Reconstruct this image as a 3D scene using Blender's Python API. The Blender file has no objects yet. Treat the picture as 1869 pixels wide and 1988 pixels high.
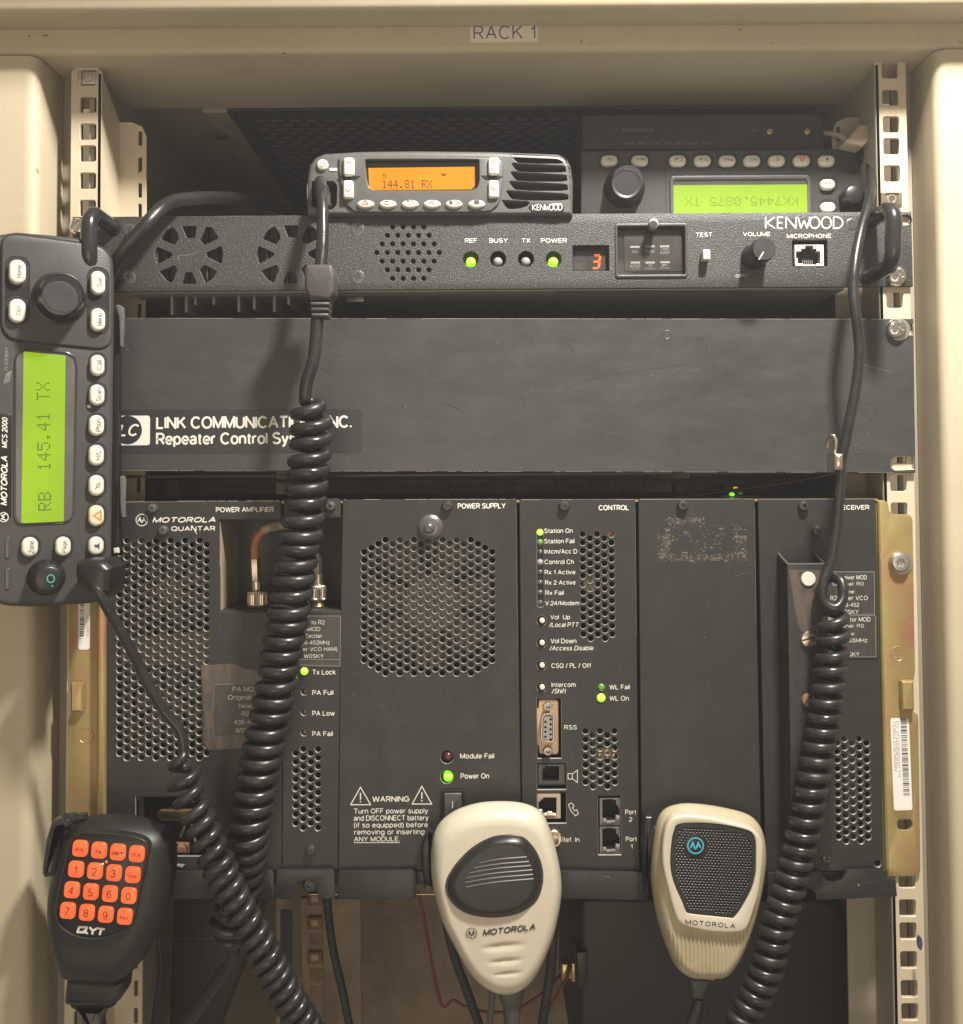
import bpy, math, random
from mathutils import Vector, Matrix
from mathutils.geometry import delaunay_2d_cdt
random.seed(7)
sc = bpy.context.scene
COL = sc.collection
# ---------------------------------------------------------------- camera
PW, PH = 1869.0, 1988.0            # pixel grid the measurements use
DIST = 0.60                        # camera to rack plane, metres
FPX = DIST / 0.0002935
THETA, ROLL = 0.0364, 0.0066
PX, PY = 925.0, 920.0 - FPX * math.tan(THETA)
CAM = Vector((0, -DIST, 0))
FW = Vector((0, math.cos(THETA), math.sin(THETA)))
U0 = Vector((0, -math.sin(THETA), math.cos(THETA)))
R0 = Vector((1, 0, 0))
RT = R0 * math.cos(ROLL) - U0 * math.sin(ROLL)
UP = U0 * math.cos(ROLL) + R0 * math.sin(ROLL)
cd = bpy.data.cameras.new('camera')
cam = bpy.data.objects.new('camera', cd)
COL.objects.link(cam)
cam.matrix_world = Matrix(((RT.x, UP.x, -FW.x, CAM.x), (RT.y, UP.y, -FW.y, CAM.y), (RT.z, UP.z, -FW.z, CAM.z), (0, 0, 0, 1)))
cd.sensor_fit = 'HORIZONTAL'
cd.sensor_width = 36
cd.lens = FPX / PW * 36
cd.shift_x = (PW / 2 - PX) / PW
cd.shift_y = (PY - PH / 2) / PW
cd.clip_start = 0.01
cd.clip_end = 20
sc.camera = cam
# ---------------------------------------------------------------- light
w = bpy.data.worlds.new('World')
sc.world = w
w.use_nodes = True
w.node_tree.nodes['Background'].inputs[0].default_value = (1.0, 0.87, 0.69, 1)
w.node_tree.nodes['Background'].inputs[1].default_value = 0.30

def ray(x, y):
    return (FW + RT * ((x - PX) / FPX) - UP * ((y - PY) / FPX))

def U(x, y, h=0.0):
    """world point seen at pixel x,y lying h millimetres in front of the rack plane"""
    d = ray(x, y)
    t = (-h * 0.001 - CAM.y) / d.y
    return CAM + d * t

def lamp(name, x, y, h, size, power, color, target):
    ld = bpy.data.lights.new(name, 'AREA')
    ld.shape = 'DISK'
    ld.size = size
    ld.energy = power
    ld.color = color
    o = bpy.data.objects.new(name, ld)
    COL.objects.link(o)
    s = 0.0002935
    o.location = Vector(((x - PX) * s, -h * 0.001, -(y - 920) * s))
    o.rotation_euler = (Vector(target) - o.location).to_track_quat('-Z', 'Y').to_euler()
    return o
lamp('ceiling_lamp', 1640, -1070, 345, 0.07, 14.5, (1.0, 0.95, 0.86), (0, 0, -0.05))
lamp('fill_lamp', 700, 1900, 1200, 0.9, 3.4, (1.0, 0.83, 0.62), (0, 0, 0))  # added soft fill, set low to brighten the underside of the beam
sc.view_settings.view_transform = 'Standard'
sc.view_settings.look = 'None'
sc.view_settings.exposure = 0
sc.view_settings.gamma = 1
sc.cycles.max_bounces = 8
# ---------------------------------------------------------------- materials
MATS = {}
def mat(name, col, rough=0.5, metal=0.0, var=0.0, vscale=60, bump=0.0, bscale=800, bdetail=2, speck=None, speckamt=0.62,
        speckscale=900, emit=None, estr=0.0, coat=0.0, col2=None, c2scale=30, c2lo=0.45, c2hi=0.65, trans=0.0, spec=0.5, rvar=0.0, stretch=None, smudge=None, evar=0.0, escale=60):
    m = bpy.data.materials.new(name)
    m.use_nodes = True
    nt = m.node_tree
    N, L = nt.nodes, nt.links
    b = N['Principled BSDF']
    b.inputs['Roughness'].default_value = rough
    b.inputs['Metallic'].default_value = metal
    b.inputs['Coat Weight'].default_value = coat
    b.inputs['Coat Roughness'].default_value = 0.15
    b.inputs['Specular IOR Level'].default_value = spec
    b.inputs['Transmission Weight'].default_value = trans
    if emit:
        b.inputs['Emission Color'].default_value = (*emit, 1)
        b.inputs['Emission Strength'].default_value = estr
    tc = N.new('ShaderNodeTexCoord')
    src = tc.outputs['Object']
    if stretch:
        mp = N.new('ShaderNodeMapping')
        mp.inputs['Scale'].default_value = stretch
        L.new(src, mp.inputs[0])
        src = mp.outputs[0]
    def noise(scale, detail=3, rgh=0.6, s=None):
        n = N.new('ShaderNodeTexNoise')
        n.inputs['Scale'].default_value = scale
        n.inputs['Detail'].default_value = detail
        n.inputs['Roughness'].default_value = rgh
        L.new(s or src, n.inputs['Vector'])
        return n.outputs['Fac']
    def ramp(f, lo, hi):
        r = N.new('ShaderNodeMapRange')
        r.inputs['From Min'].default_value = lo
        r.inputs['From Max'].default_value = hi
        L.new(f, r.inputs['Value'])
        return r.outputs['Result']
    def mix(f, a, c, blend='MIX'):
        x = N.new('ShaderNodeMix')
        x.data_type = 'RGBA'
        x.blend_type = blend
        L.new(f, x.inputs[0])
        for s, v in ((x.inputs[6], a), (x.inputs[7], c)):
            if isinstance(v, tuple):
                s.default_value = (*v, 1)
            else:
                L.new(v, s)
        return x.outputs[2]
    c = col
    if var or col2 or speck or smudge:
        cur = mix(ramp(noise(vscale, 4), 0.3, 0.7), tuple(k * (1 - var) for k in col), tuple(min(1, k * (1 + var)) for k in col))
        if col2:
            cur = mix(ramp(noise(c2scale, 5, 0.65), c2lo, c2hi), cur, col2)
        if smudge:
            cur = mix(ramp(noise(38, 5, 0.7), 0.5, 0.75), cur, smudge)
        if speck:
            cur = mix(ramp(noise(speckscale, 1, 0.5, tc.outputs['Object']), speckamt, speckamt + 0.04), cur, speck)
        L.new(cur, b.inputs['Base Color'])
        if trans:
            pass
    else:
        b.inputs['Base Color'].default_value = (*col, 1)
    if emit and evar:
        L.new(mix(ramp(noise(escale, 3), 0.3, 0.7), tuple(k * (1 - evar) for k in emit), tuple(k * (1 + evar) for k in emit)), b.inputs['Emission Color'])
    if rvar:
        rr = N.new('ShaderNodeMapRange')
        L.new(noise(vscale * 1.7 + 20, 4), rr.inputs['Value'])
        rr.inputs['From Min'].default_value = 0.3
        rr.inputs['From Max'].default_value = 0.7
        rr.inputs['To Min'].default_value = max(0.02, rough - rvar)
        rr.inputs['To Max'].default_value = min(1, rough + rvar)
        L.new(rr.outputs[0], b.inputs['Roughness'])
    if bump:
        bn = N.new('ShaderNodeBump')
        bn.inputs['Strength'].default_value = min(1.0, bump)
        bn.inputs['Distance'].default_value = 0.0002 * max(1, bump)
        L.new(noise(bscale, bdetail, 0.5, tc.outputs['Object']), bn.inputs['Height'])
        L.new(bn.outputs[0], b.inputs['Normal'])
    MATS[name] = m
    return m
M = MATS
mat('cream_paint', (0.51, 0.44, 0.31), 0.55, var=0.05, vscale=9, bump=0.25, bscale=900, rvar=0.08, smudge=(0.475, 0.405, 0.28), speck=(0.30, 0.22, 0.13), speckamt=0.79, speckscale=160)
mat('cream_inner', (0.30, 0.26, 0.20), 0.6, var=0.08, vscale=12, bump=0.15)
mat('rail_paint', (0.56, 0.48, 0.35), 0.45, var=0.06, vscale=25, bump=0.1, bscale=500, speck=(0.25, 0.19, 0.13), speckamt=0.76, speckscale=260)
mat('back_wall', (0.33, 0.26, 0.18), 0.8, var=0.25, vscale=14, col2=(0.20, 0.15, 0.10), c2scale=9, bump=0.4, bscale=120)
mat('dark_interior', (0.012, 0.011, 0.010), 0.8, var=0.2)
mat('vent_black', (0.028, 0.028, 0.030), 0.6, var=0.2)
mat('louvre_gray', (0.034, 0.034, 0.034), 0.5, var=0.1)
mat('wrinkle_black', (0.040, 0.040, 0.040), 0.45, var=0.25, vscale=700, bump=2.0, bscale=1300, bdetail=3, speck=(0.13, 0.125, 0.12), speckamt=0.64, speckscale=1150)
mat('plate_black', (0.045, 0.045, 0.045), 0.36, var=0.12, vscale=40, col2=(0.036, 0.036, 0.036), c2scale=24, c2lo=0.52, c2hi=0.72, bump=0.10, bscale=1200, rvar=0.12, stretch=(0.5, 1, 1.2), smudge=(0.056, 0.054, 0.051), speck=(0.2, 0.19, 0.17), speckamt=0.785, speckscale=420)
mat('module_black', (0.0205, 0.0205, 0.020), 0.46, var=0.14, vscale=22, bump=0.35, bscale=1500, rvar=0.08, smudge=(0.030, 0.0285, 0.026), speck=(0.14, 0.13, 0.12), speckamt=0.775, speckscale=480)
mat('tray_black', (0.018, 0.018, 0.018), 0.42, var=0.2, vscale=30, bump=0.3, bscale=1100, rvar=0.1, speck=(0.16, 0.15, 0.14), speckamt=0.75, speckscale=350)
mat('hole_edge', (0.34, 0.32, 0.28), 0.42, metal=0.35)
mat('chassis_gray', (0.16, 0.16, 0.155), 0.5, var=0.1)
mat('edge_metal_and_highlight', (0.45, 0.42, 0.38), 0.35, metal=0.8)
mat('plastic_gray', (0.050, 0.048, 0.047), 0.42, var=0.08, vscale=90, bump=0.5, bscale=1800, speck=(0.13, 0.13, 0.12), speckamt=0.74, speckscale=1500)
mat('plastic_dark', (0.011, 0.011, 0.011), 0.35, var=0.1, bump=0.2, bscale=1500)
mat('talk_black', (0.015, 0.015, 0.016), 0.33, var=0.15, bump=0.3, bscale=1500, rvar=0.08)
mat('plastic_mic', (0.015, 0.0145, 0.014), 0.42, var=0.1, bump=0.5, bscale=2200)
mat('radio_gray', (0.105, 0.104, 0.102), 0.40, metal=0.2, var=0.08, vscale=150, bump=0.4, bscale=2000)
mat('knob_black', (0.016, 0.016, 0.017), 0.34, var=0.05)
mat('knob_cap', (0.030, 0.030, 0.031), 0.42, var=0.1, vscale=200, bump=0.1)
mat('rubber', (0.018, 0.018, 0.018), 0.32, var=0.35, vscale=45, bump=0.15, bscale=900, rvar=0.14, speck=(0.12, 0.11, 0.10), speckamt=0.77, speckscale=500)
mat('rubber_soft', (0.058, 0.055, 0.053), 0.45, var=0.1, bump=0.2)
mat('handle_black', (0.020, 0.020, 0.021), 0.25, coat=0.3, rvar=0.05)
mat('button_white', (0.66, 0.63, 0.54), 0.35, var=0.03, vscale=100, coat=0.3)
mat('button_peach', (0.86, 0.62, 0.44), 0.35, coat=0.3)
mat('white_print', (0.72, 0.69, 0.62), 0.6)
mat('dim_print', (0.22, 0.22, 0.21), 0.6)
mat('faint_print', (0.12, 0.12, 0.12), 0.6)
mat('black_print', (0.03, 0.03, 0.035), 0.5)
mat('navy_print', (0.05, 0.06, 0.13), 0.5)
mat('gray_print', (0.07, 0.065, 0.065), 0.5)
mat('red_print', (0.85, 0.12, 0.08), 0.5)
mat('orange_print', (0.80, 0.22, 0.07), 0.5)
mat('blue_print', (0.05, 0.42, 0.62), 0.4)
mat('green_print', (0.06, 0.42, 0.28), 0.4)
mat('lcd_orange', (0.03, 0.01, 0.0), 0.35, emit=(1.0, 0.35, 0.0), estr=1.08, evar=0.10, escale=28)
mat('lcd_orange_ink', (0.05, 0.01, 0.0), 0.4, emit=(0.30, 0.04, 0.0), estr=0.6)
mat('lcd_green', (0.05, 0.09, 0.01), 0.35, emit=(0.31, 0.50, 0.0), estr=0.92, evar=0.13, escale=24)
mat('lcd_green_dim', (0.10, 0.17, 0.02), 0.35, emit=(0.36, 0.55, 0.0), estr=0.80, evar=0.13, escale=24)
mat('lcd_green_ink', (0.05, 0.09, 0.01), 0.5)
mat('lcd_green_ink2', (0.05, 0.09, 0.01), 0.5, emit=(0.16, 0.26, 0.0), estr=0.7)
mat('pane_dark', (0.050, 0.046, 0.044), 0.2, var=0.3, vscale=40, coat=0.3)
mat('glass_dark', (0.030, 0.029, 0.029), 0.12, coat=0.6)
mat('window_smoke', (0.10, 0.095, 0.09), 0.18, var=0.35, vscale=22, coat=0.8)
mat('led_green', (0.3, 0.8, 0.05), 0.2, emit=(0.25, 1.0, 0.02), estr=1.3, coat=0.5)
mat('led_lime', (0.5, 0.9, 0.1), 0.2, emit=(0.42, 1.0, 0.02), estr=1.1, coat=0.5)
mat('led_green_dim', (0.10, 0.22, 0.04), 0.2, emit=(0.10, 0.40, 0.02), estr=0.16, coat=0.5)
mat('led_gray', (0.30, 0.29, 0.28), 0.2, coat=0.6)
mat('led_smoke', (0.06, 0.062, 0.058), 0.2, coat=0.6)
mat('led_red_off', (0.10, 0.016, 0.022), 0.2, coat=0.6)
mat('led_amber', (0.8, 0.4, 0.05), 0.2, emit=(1.0, 0.4, 0.02), estr=1.0)
mat('digit_red', (0.8, 0.1, 0.02), 0.3, emit=(1.0, 0.09, 0.01), estr=1.6)
mat('key_orange', (0.30, 0.05, 0.01), 0.35, emit=(1.0, 0.135, 0.035), estr=0.92, evar=0.25, escale=110, var=0.06, vscale=80, coat=0.3)
mat('key_ink', (0.10, 0.01, 0.006), 0.5)
mat('chrome', (0.78, 0.75, 0.70), 0.22, metal=1.0, bump=0.35, bscale=350, rvar=0.08)
mat('zinc', (0.55, 0.52, 0.48), 0.38, metal=0.9, bump=0.2, bscale=500)
mat('screw_black', (0.075, 0.073, 0.07), 0.30, metal=0.5, bump=0.15)
mat('screw_gray', (0.15, 0.148, 0.142), 0.32, metal=0.6)
mat('brass', (0.55, 0.42, 0.20), 0.32, metal=0.9, var=0.15, vscale=150)
mat('gold_chromate', (0.40, 0.31, 0.13), 0.40, metal=0.45, var=0.10, vscale=15, col2=(0.40, 0.19, 0.11), c2scale=13, c2lo=0.46, c2hi=0.66, rvar=0.08, smudge=(0.34, 0.34, 0.12))
mat('copper_plate', (0.48, 0.33, 0.21), 0.42, metal=0.5, var=0.12, vscale=90)
mat('coax_jacket', (0.42, 0.15, 0.075), 0.5, var=0.12, vscale=120, bump=0.3, bscale=900)
mat('sleeve', (0.42, 0.33, 0.22), 0.5)
mat('nickel', (0.62, 0.54, 0.44), 0.28, metal=0.95, var=0.1, vscale=60)
mat('beige_side', (0.42, 0.34, 0.23), 0.6, var=0.1)
mat('label_white', (0.80, 0.77, 0.74), 0.45, var=0.03)
mat('label_cream', (0.74, 0.66, 0.55), 0.5)
mat('tape_brown', (0.085, 0.066, 0.055), 0.35, var=0.3, vscale=70, stretch=(6, 1, 1), smudge=(0.13, 0.10, 0.08), rvar=0.1)
mat('label_dark', (0.045, 0.041, 0.038), 0.4, var=0.25, vscale=90, stretch=(5, 1, 1), rvar=0.1)
mat('decal_black', (0.028, 0.028, 0.030), 0.33, var=0.1)
mat('ivory', (0.57, 0.52, 0.41), 0.32, var=0.03, vscale=30, coat=0.25, smudge=(0.53, 0.47, 0.36), bump=0.08, speck=(0.35,0.27,0.17), speckamt=0.80, speckscale=260)
mat('ivory_old', (0.45, 0.39, 0.26), 0.36, var=0.06, vscale=30, coat=0.15, smudge=(0.38, 0.32, 0.18))
mat('felt', (0.10, 0.10, 0.098), 0.95, var=0.4, vscale=900, bump=3.0, bscale=1500)
mat('cable_red', (0.16, 0.014, 0.018), 0.4)
mat('cable_orange', (0.15, 0.045, 0.02), 0.4)
mat('cable_gray', (0.10, 0.09, 0.075), 0.5)
mat('cable_blue', (0.015, 0.025, 0.06), 0.5)
mat('cable_beige', (0.40, 0.32, 0.24), 0.5)
mat('socket_gray', (0.30, 0.29, 0.28), 0.5, metal=0.3)
mat('socket_dark', (0.020, 0.020, 0.020), 0.4)
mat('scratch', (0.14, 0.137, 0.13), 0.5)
mat('dark_scratch', (0.030, 0.029, 0.029), 0.5)
mat('case_black', (0.008, 0.008, 0.0075), 0.5, bump=0.2)
mat('fin_gray', (0.24, 0.235, 0.22), 0.45, metal=0.3)
mat('fan_brown', (0.24, 0.20, 0.155), 0.5)
mat('fan_blade', (0.11, 0.10, 0.09), 0.5)
mat('residue', (0.13, 0.105, 0.085), 0.8, var=0.4, vscale=600)
mat('rusty_mark', (0.34, 0.27, 0.18), 0.6)
mat('rusty', (0.22, 0.12, 0.06), 0.6, var=0.3, vscale=100)
mat('pcb', (0.06, 0.09, 0.05), 0.5, var=0.3, vscale=300)
# ---------------------------------------------------------------- object helpers
def link(o, parent=None):
    COL.objects.link(o)
    if parent is not None:
        o.parent = parent
    return o

def tag(o, label=None, cat=None, group=None, kind=None):
    if label: o['label'] = label
    if cat: o['category'] = cat
    if group: o['group'] = group
    if kind: o['kind'] = kind
    return o

def mesh_obj(name, verts, faces, m, parent=None, smooth=30):
    me = bpy.data.meshes.new(name)
    me.from_pydata(verts, [], faces)
    me.validate()
    me.materials.append(M[m] if isinstance(m, str) else m)
    if smooth:
        me.shade_smooth()
        me.set_sharp_from_angle(angle=math.radians(smooth))
    me.update()
    return link(bpy.data.objects.new(name, me), parent)

class Zoom:
    """turns coordinates read off an enlarged crop into the pixel grid"""
    def __init__(s, ox, oy, k): s.ox, s.oy, s.k = ox, oy, k
    def __call__(s, x, y): return ((s.ox + x / s.k) / 1.618, (s.oy + y / s.k) / 1.618)
    def l(s, v): return v / (s.k * 1.618)
    def L(s, pts): return [s(*p) for p in pts]
A1 = Zoom(0, 0, 1.869); A2 = Zoom(900, 0, 1.699); A3 = Zoom(1900, 0, 1.663); A4 = Zoom(0, 700, 3.314); A5 = Zoom(0, 1300, 3.058)
B1 = Zoom(300, 900, 1.988); B2 = Zoom(1100, 1500, 1.988); B3 = Zoom(1900, 1400, 1.663); B4 = Zoom(0, 2200, 1.869)
B5 = Zoom(900, 2300, 1.78); B6 = Zoom(1900, 2400, 1.663)
C1 = Zoom(950, 450, 3.738); C2 = Zoom(1400, 450, 4.153); C3 = Zoom(1850, 340, 2.077); C4 = Zoom(200, 650, 3.398)
C5 = Zoom(600, 1500, 3.314); C6 = Zoom(600, 2000, 2.338); C7 = Zoom(1650, 1620, 3.681); C8 = Zoom(1650, 2150, 3.314)
D1 = Zoom(1320, 2500, 2.773); D2 = Zoom(2000, 2480, 2.698); D3 = Zoom(100, 2520, 2.852); D4 = Zoom(2550, 900, 2.84)
D5 = Zoom(2400, 1550, 3.314); D6 = Zoom(150, 1850, 2.338); D7 = Zoom(600, 2650, 2.336); D8 = Zoom(1900, 650, 1.869)
I = Zoom(0, 0, 1 / 1.618)

class Dev:
    """a thing with a face plane; every part is laid out on planes parallel to that face (heights in millimetres towards the viewer)"""
    def __init__(s, name, label, cat, x, y, h, yaw=0, pitch=0, roll=0, group=None):
        s.o = bpy.data.objects.new(name, None)
        s.o.empty_display_size = 0.01
        link(s.o)
        s.loc = U(x, y, h)
        s.ref = (x, y)
        s.R = (Matrix.Rotation(math.radians(yaw), 3, 'Z') @ Matrix.Rotation(math.radians(pitch), 3, 'X') @ Matrix.Rotation(math.radians(roll), 3, 'Y'))
        s.o.location = s.loc
        s.o.rotation_euler = s.R.to_euler()
        s.Ri = s.R.transposed()
        tag(s.o, label, cat, group)
    def p(s, x, y, h=0.0):
        o = s.Ri @ (CAM - s.loc)
        d = s.Ri @ ray(x, y)
        t = (-h * 0.001 - o.y) / d.y
        q = o + d * t
        return (q.x, q.z)
    def p3(s, x, y, h=0.0):
        q = s.p(x, y, h)
        return Vector((q[0], -h * 0.001, q[1]))
    def loc_of(s, v):
        return s.Ri @ (v - s.loc)
    def sc(s, h=0.0, at=None):
        x, y = at or s.ref
        q = s.R @ s.p3(x, y, h) + s.loc
        return (q - CAM).dot(FW) / FPX

def rrect(w, h, r, n=5):
    r = min(r, w / 2 - 1e-6, h / 2 - 1e-6)
    out = []
    if r <= 1e-7:
        return [(-w / 2, -h / 2), (w / 2, -h / 2), (w / 2, h / 2), (-w / 2, h / 2)]
    for cx, cy, a0 in ((w / 2 - r, -h / 2 + r, -90), (w / 2 - r, h / 2 - r, 0), (-w / 2 + r, h / 2 - r, 90), (-w / 2 + r, -h / 2 + r, 180)):
        for i in range(n + 1):
            a = math.radians(a0 + 90 * i / n)
            out.append((cx + r * math.cos(a), cy + r * math.sin(a)))
    return out

def place(dev, loop, cx, cy, h, rot=0):
    s = dev.sc(h, (cx, cy))
    q = dev.p(cx, cy, h)
    c, sn = math.cos(math.radians(rot)), math.sin(math.radians(rot))
    return [(q[0] + (x * c - y * sn) * s, q[1] + (x * sn + y * c) * s) for x, y in loop]

def RR(dev, cx, cy, w, h, r, hh=0, rot=0, n=5): return place(dev, rrect(w, h, r, n), cx, cy, hh, rot)
def CC(dev, cx, cy, r, hh=0, n=16, ry=None, rot=0):
    ry = ry or r
    return place(dev, [(r * math.cos(2 * math.pi * i / n), ry * math.sin(2 * math.pi * i / n)) for i in range(n)], cx, cy, hh, rot)
def PP(dev, pts, hh=0): return [dev.p(x, y, hh) for x, y in pts]

def smooth_loop(pts, k=4):
    n = len(pts); out = []
    for i in range(n):
        p0, p1, p2, p3 = pts[i - 1], pts[i], pts[(i + 1) % n], pts[(i + 2) % n]
        for j in range(k):
            t = j / k
            out.append(tuple(0.5 * ((2 * p1[a]) + (-p0[a] + p2[a]) * t + (2 * p0[a] - 5 * p1[a] + 4 * p2[a] - p3[a]) * t * t + (-p0[a] + 3 * p1[a] - 3 * p2[a] + p3[a]) * t ** 3) for a in (0, 1)))
    return out

def area(l): return 0.5 * sum(l[i - 1][0] * l[i][1] - l[i][0] * l[i - 1][1] for i in range(len(l)))
def inset(l, d):
    n = len(l); out = []
    for i in range(n):
        ax, ay = l[i][0] - l[i - 1][0], l[i][1] - l[i - 1][1]
        bx, by = l[(i + 1) % n][0] - l[i][0], l[(i + 1) % n][1] - l[i][1]
        la, lb = math.hypot(ax, ay) or 1e-9, math.hypot(bx, by) or 1e-9
        n1 = (-ay / la, ax / la); n2 = (-by / lb, bx / lb)
        k = 1 + n1[0] * n2[0] + n1[1] * n2[1]
        k = max(k, 0.35)
        out.append((l[i][0] + (n1[0] + n2[0]) / k * d, l[i][1] + (n1[1] + n2[1]) / k * d))
    # edges that would flip are closed up to a single point
    if d > 0:
        flip = []
        for i in range(n):
            j = (i + 1) % n
            flip.append((l[j][0] - l[i][0]) * (out[j][0] - out[i][0]) + (l[j][1] - l[i][1]) * (out[j][1] - out[i][1]) < 0)
        if any(flip) and not all(flip):
            st = next(i for i in range(n) if not flip[i - 1])
            i = 0
            while i < n:
                a = (st + i) % n
                if flip[a]:
                    run = [a]
                    while flip[run[-1]] and len(run) < n:
                        run.append((run[-1] + 1) % n)
                    mx = sum(out[q][0] for q in run) / len(run); my = sum(out[q][1] for q in run) / len(run)
                    for q in run: out[q] = (mx, my)
                    i += len(run)
                else: i += 1
    return out

def point_in(p, loop):
    c = False; n = len(loop); j = n - 1
    for i in range(n):
        if (loop[i][1] > p[1]) != (loop[j][1] > p[1]) and p[0] < (loop[j][0] - loop[i][0]) * (p[1] - loop[i][1]) / (loop[j][1] - loop[i][1]) + loop[i][0]: c = not c
        j = i
    return c

def orient(loops):
    res = []
    for i, l in enumerate(loops):
        a = area(l)
        if (a > 0) != (i == 0): l = l[::-1]
        res.append(l)
    return res

def solid(dev, name, loops, h0, h1, m, parent=None, bevel=0.0, seg=2, back=True, smooth=30, hole_bevel=None, hole_mat=None):
    """extruded outline (first loop) with holes (other loops); bevel in millimetres"""
    if loops and isinstance(loops[0][0], (int, float)): loops = [loops]
    loops = orient(loops)
    hb = bevel if hole_bevel is None else hole_bevel
    steps = [(0, h0)]
    if bevel > 0:
        for k in range(seg + 1):
            a = math.pi / 2 * k / seg
            steps.append((1 - math.cos(a), h1 - bevel + bevel * math.sin(a)))
    else:
        steps.append((0, h1))
    verts, faces, rings = [], [], []
    fm = []
    for ins, h in steps:
        base = len(verts); idx = []
        for li, l in enumerate(loops):
            b = (bevel if li == 0 else hb) * ins * 0.001
            l2 = inset(l, b) if b > 0 else l
            idx.append(list(range(len(verts), len(verts) + len(l2))))
            verts += [(x, -h * 0.001, z) for x, z in l2]
        rings.append(idx)
    for r in range(len(rings) - 1):
        for li in range(len(loops)):
            a, b = rings[r][li], rings[r + 1][li]
            n = len(a)
            for i in range(n):
                j = (i + 1) % n
                faces.append((a[i], a[j], b[j], b[i])); fm.append(1 if li else 0)
    if len(loops) == 1:
        faces.append(tuple(rings[-1][0])); fm.append(0)
        if back: faces.append(tuple(reversed(rings[0][0]))); fm.append(0)
    else:
        flat = [i for l in rings[-1] for i in l]
        own = [k for k, l in enumerate(rings[-1]) for i in l]
        co = [Vector((verts[i][0] * 1000, verts[i][2] * 1000)) for i in flat]
        ed = []; b = 0
        for l in rings[-1]:
            ed += [(b + i, b + (i + 1) % len(l)) for i in range(len(l))]; b += len(l)
        vo, eo, fo_, ov, oe, of = delaunay_2d_cdt(co, ed, [], 1, 1e-5)
        back_i = [o_[0] if o_ else -1 for o_ in ov]
        polys = [[(verts[i][0], verts[i][2]) for i in l] for l in rings[-1]]
        vid = []
        for k, bi in enumerate(back_i):
            if bi >= 0: vid.append(flat[bi])
            else:
                verts.append((vo[k][0] / 1000, -h1 * 0.001, vo[k][1] / 1000)); vid.append(len(verts) - 1)
        for t in fo_:
            ids = [vid[k] for k in t]
            if len(set(ids)) < 3: continue
            ks = {own[back_i[k]] if back_i[k] >= 0 else -1 for k in t}
            a, b_, c = ids
            va, vb, vc = verts[a], verts[b_], verts[c]
            if len(ks) == 1 or -1 in ks or len(loops) <= 12:
                cen = ((va[0] + vb[0] + vc[0]) / 3, (va[2] + vb[2] + vc[2]) / 3)
                if -1 in ks or len(loops) <= 12:
                    if not point_in(cen, polys[0]) or any(point_in(cen, q) for q in polys[1:]): continue
                else:
                    k0 = ks.pop()
                    if point_in(cen, polys[k0]) != (k0 == 0): continue
            cr = (vb[0] - va[0]) * (vc[2] - va[2]) - (vb[2] - va[2]) * (vc[0] - va[0])
            if abs(cr) < 1e-16: continue
            faces.append((a, b_, c) if cr > 0 else (a, c, b_)); fm.append(0)
    o = mesh_obj(name, verts, faces, m, parent or dev.o, smooth)
    if hole_mat and len(o.data.polygons) == len(fm):
        o.data.materials.append(M[hole_mat])
        o.data.polygons.foreach_set('material_index', fm)
    return o

def box(dev, name, cx, cy, w, h, h0, h1, m, parent=None, r=0, bevel=0.3, rot=0, **k):
    return solid(dev, name, [RR(dev, cx, cy, w, h, r, h1, rot)], h0, h1, m, parent, bevel=bevel, **k)

def rng(dev, name, z, x0, y0, x1, y1, h0, h1, m, parent=None, r=0, bevel=0.3, **k):
    a, b = z(x0, y0), z(x1, y1)
    return box(dev, name, (a[0] + b[0]) / 2, (a[1] + b[1]) / 2, abs(b[0] - a[0]), abs(b[1] - a[1]), h0, h1, m, parent, z.l(r), bevel, **k)

def lathe(dev, name, cx, cy, href, prof, m, parent=None, n=28, smooth=35):
    """prof = (radius in pixels or radius(angle), height mm)"""
    s = dev.sc(href, (cx, cy)); q = dev.p(cx, cy, href)
    verts, faces = [], []
    for pr in prof:
        r, h = pr[0], pr[1]
        for i in range(n):
            a = 2 * math.pi * i / n
            rr = (r(a) if callable(r) else r) * s
            verts.append((q[0] + rr * math.cos(a), -h * 0.001, q[1] + rr * math.sin(a)))
    for k in range(len(prof) - 1):
        for i in range(n):
            j = (i + 1) % n
            faces.append((k * n + i, k * n + j, (k + 1) * n + j, (k + 1) * n + i))
    faces.append(tuple((len(prof) - 1) * n + i for i in range(n)))
    return mesh_obj(name, verts, faces, m, parent or dev.o, smooth)

def star(r0, amp, k, ph=0):
    return lambda a: r0 + amp * math.cos(k * (a + ph))
def cross(r):
    def f(a):
        a = (a + 0.4) % (math.pi / 2) - math.pi / 4
        t = r * 0.30
        return min(r, t / max(1e-6, abs(math.sin(abs(a) - 0 if False else math.pi / 4 - abs(a)))) )
    return f

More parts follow.
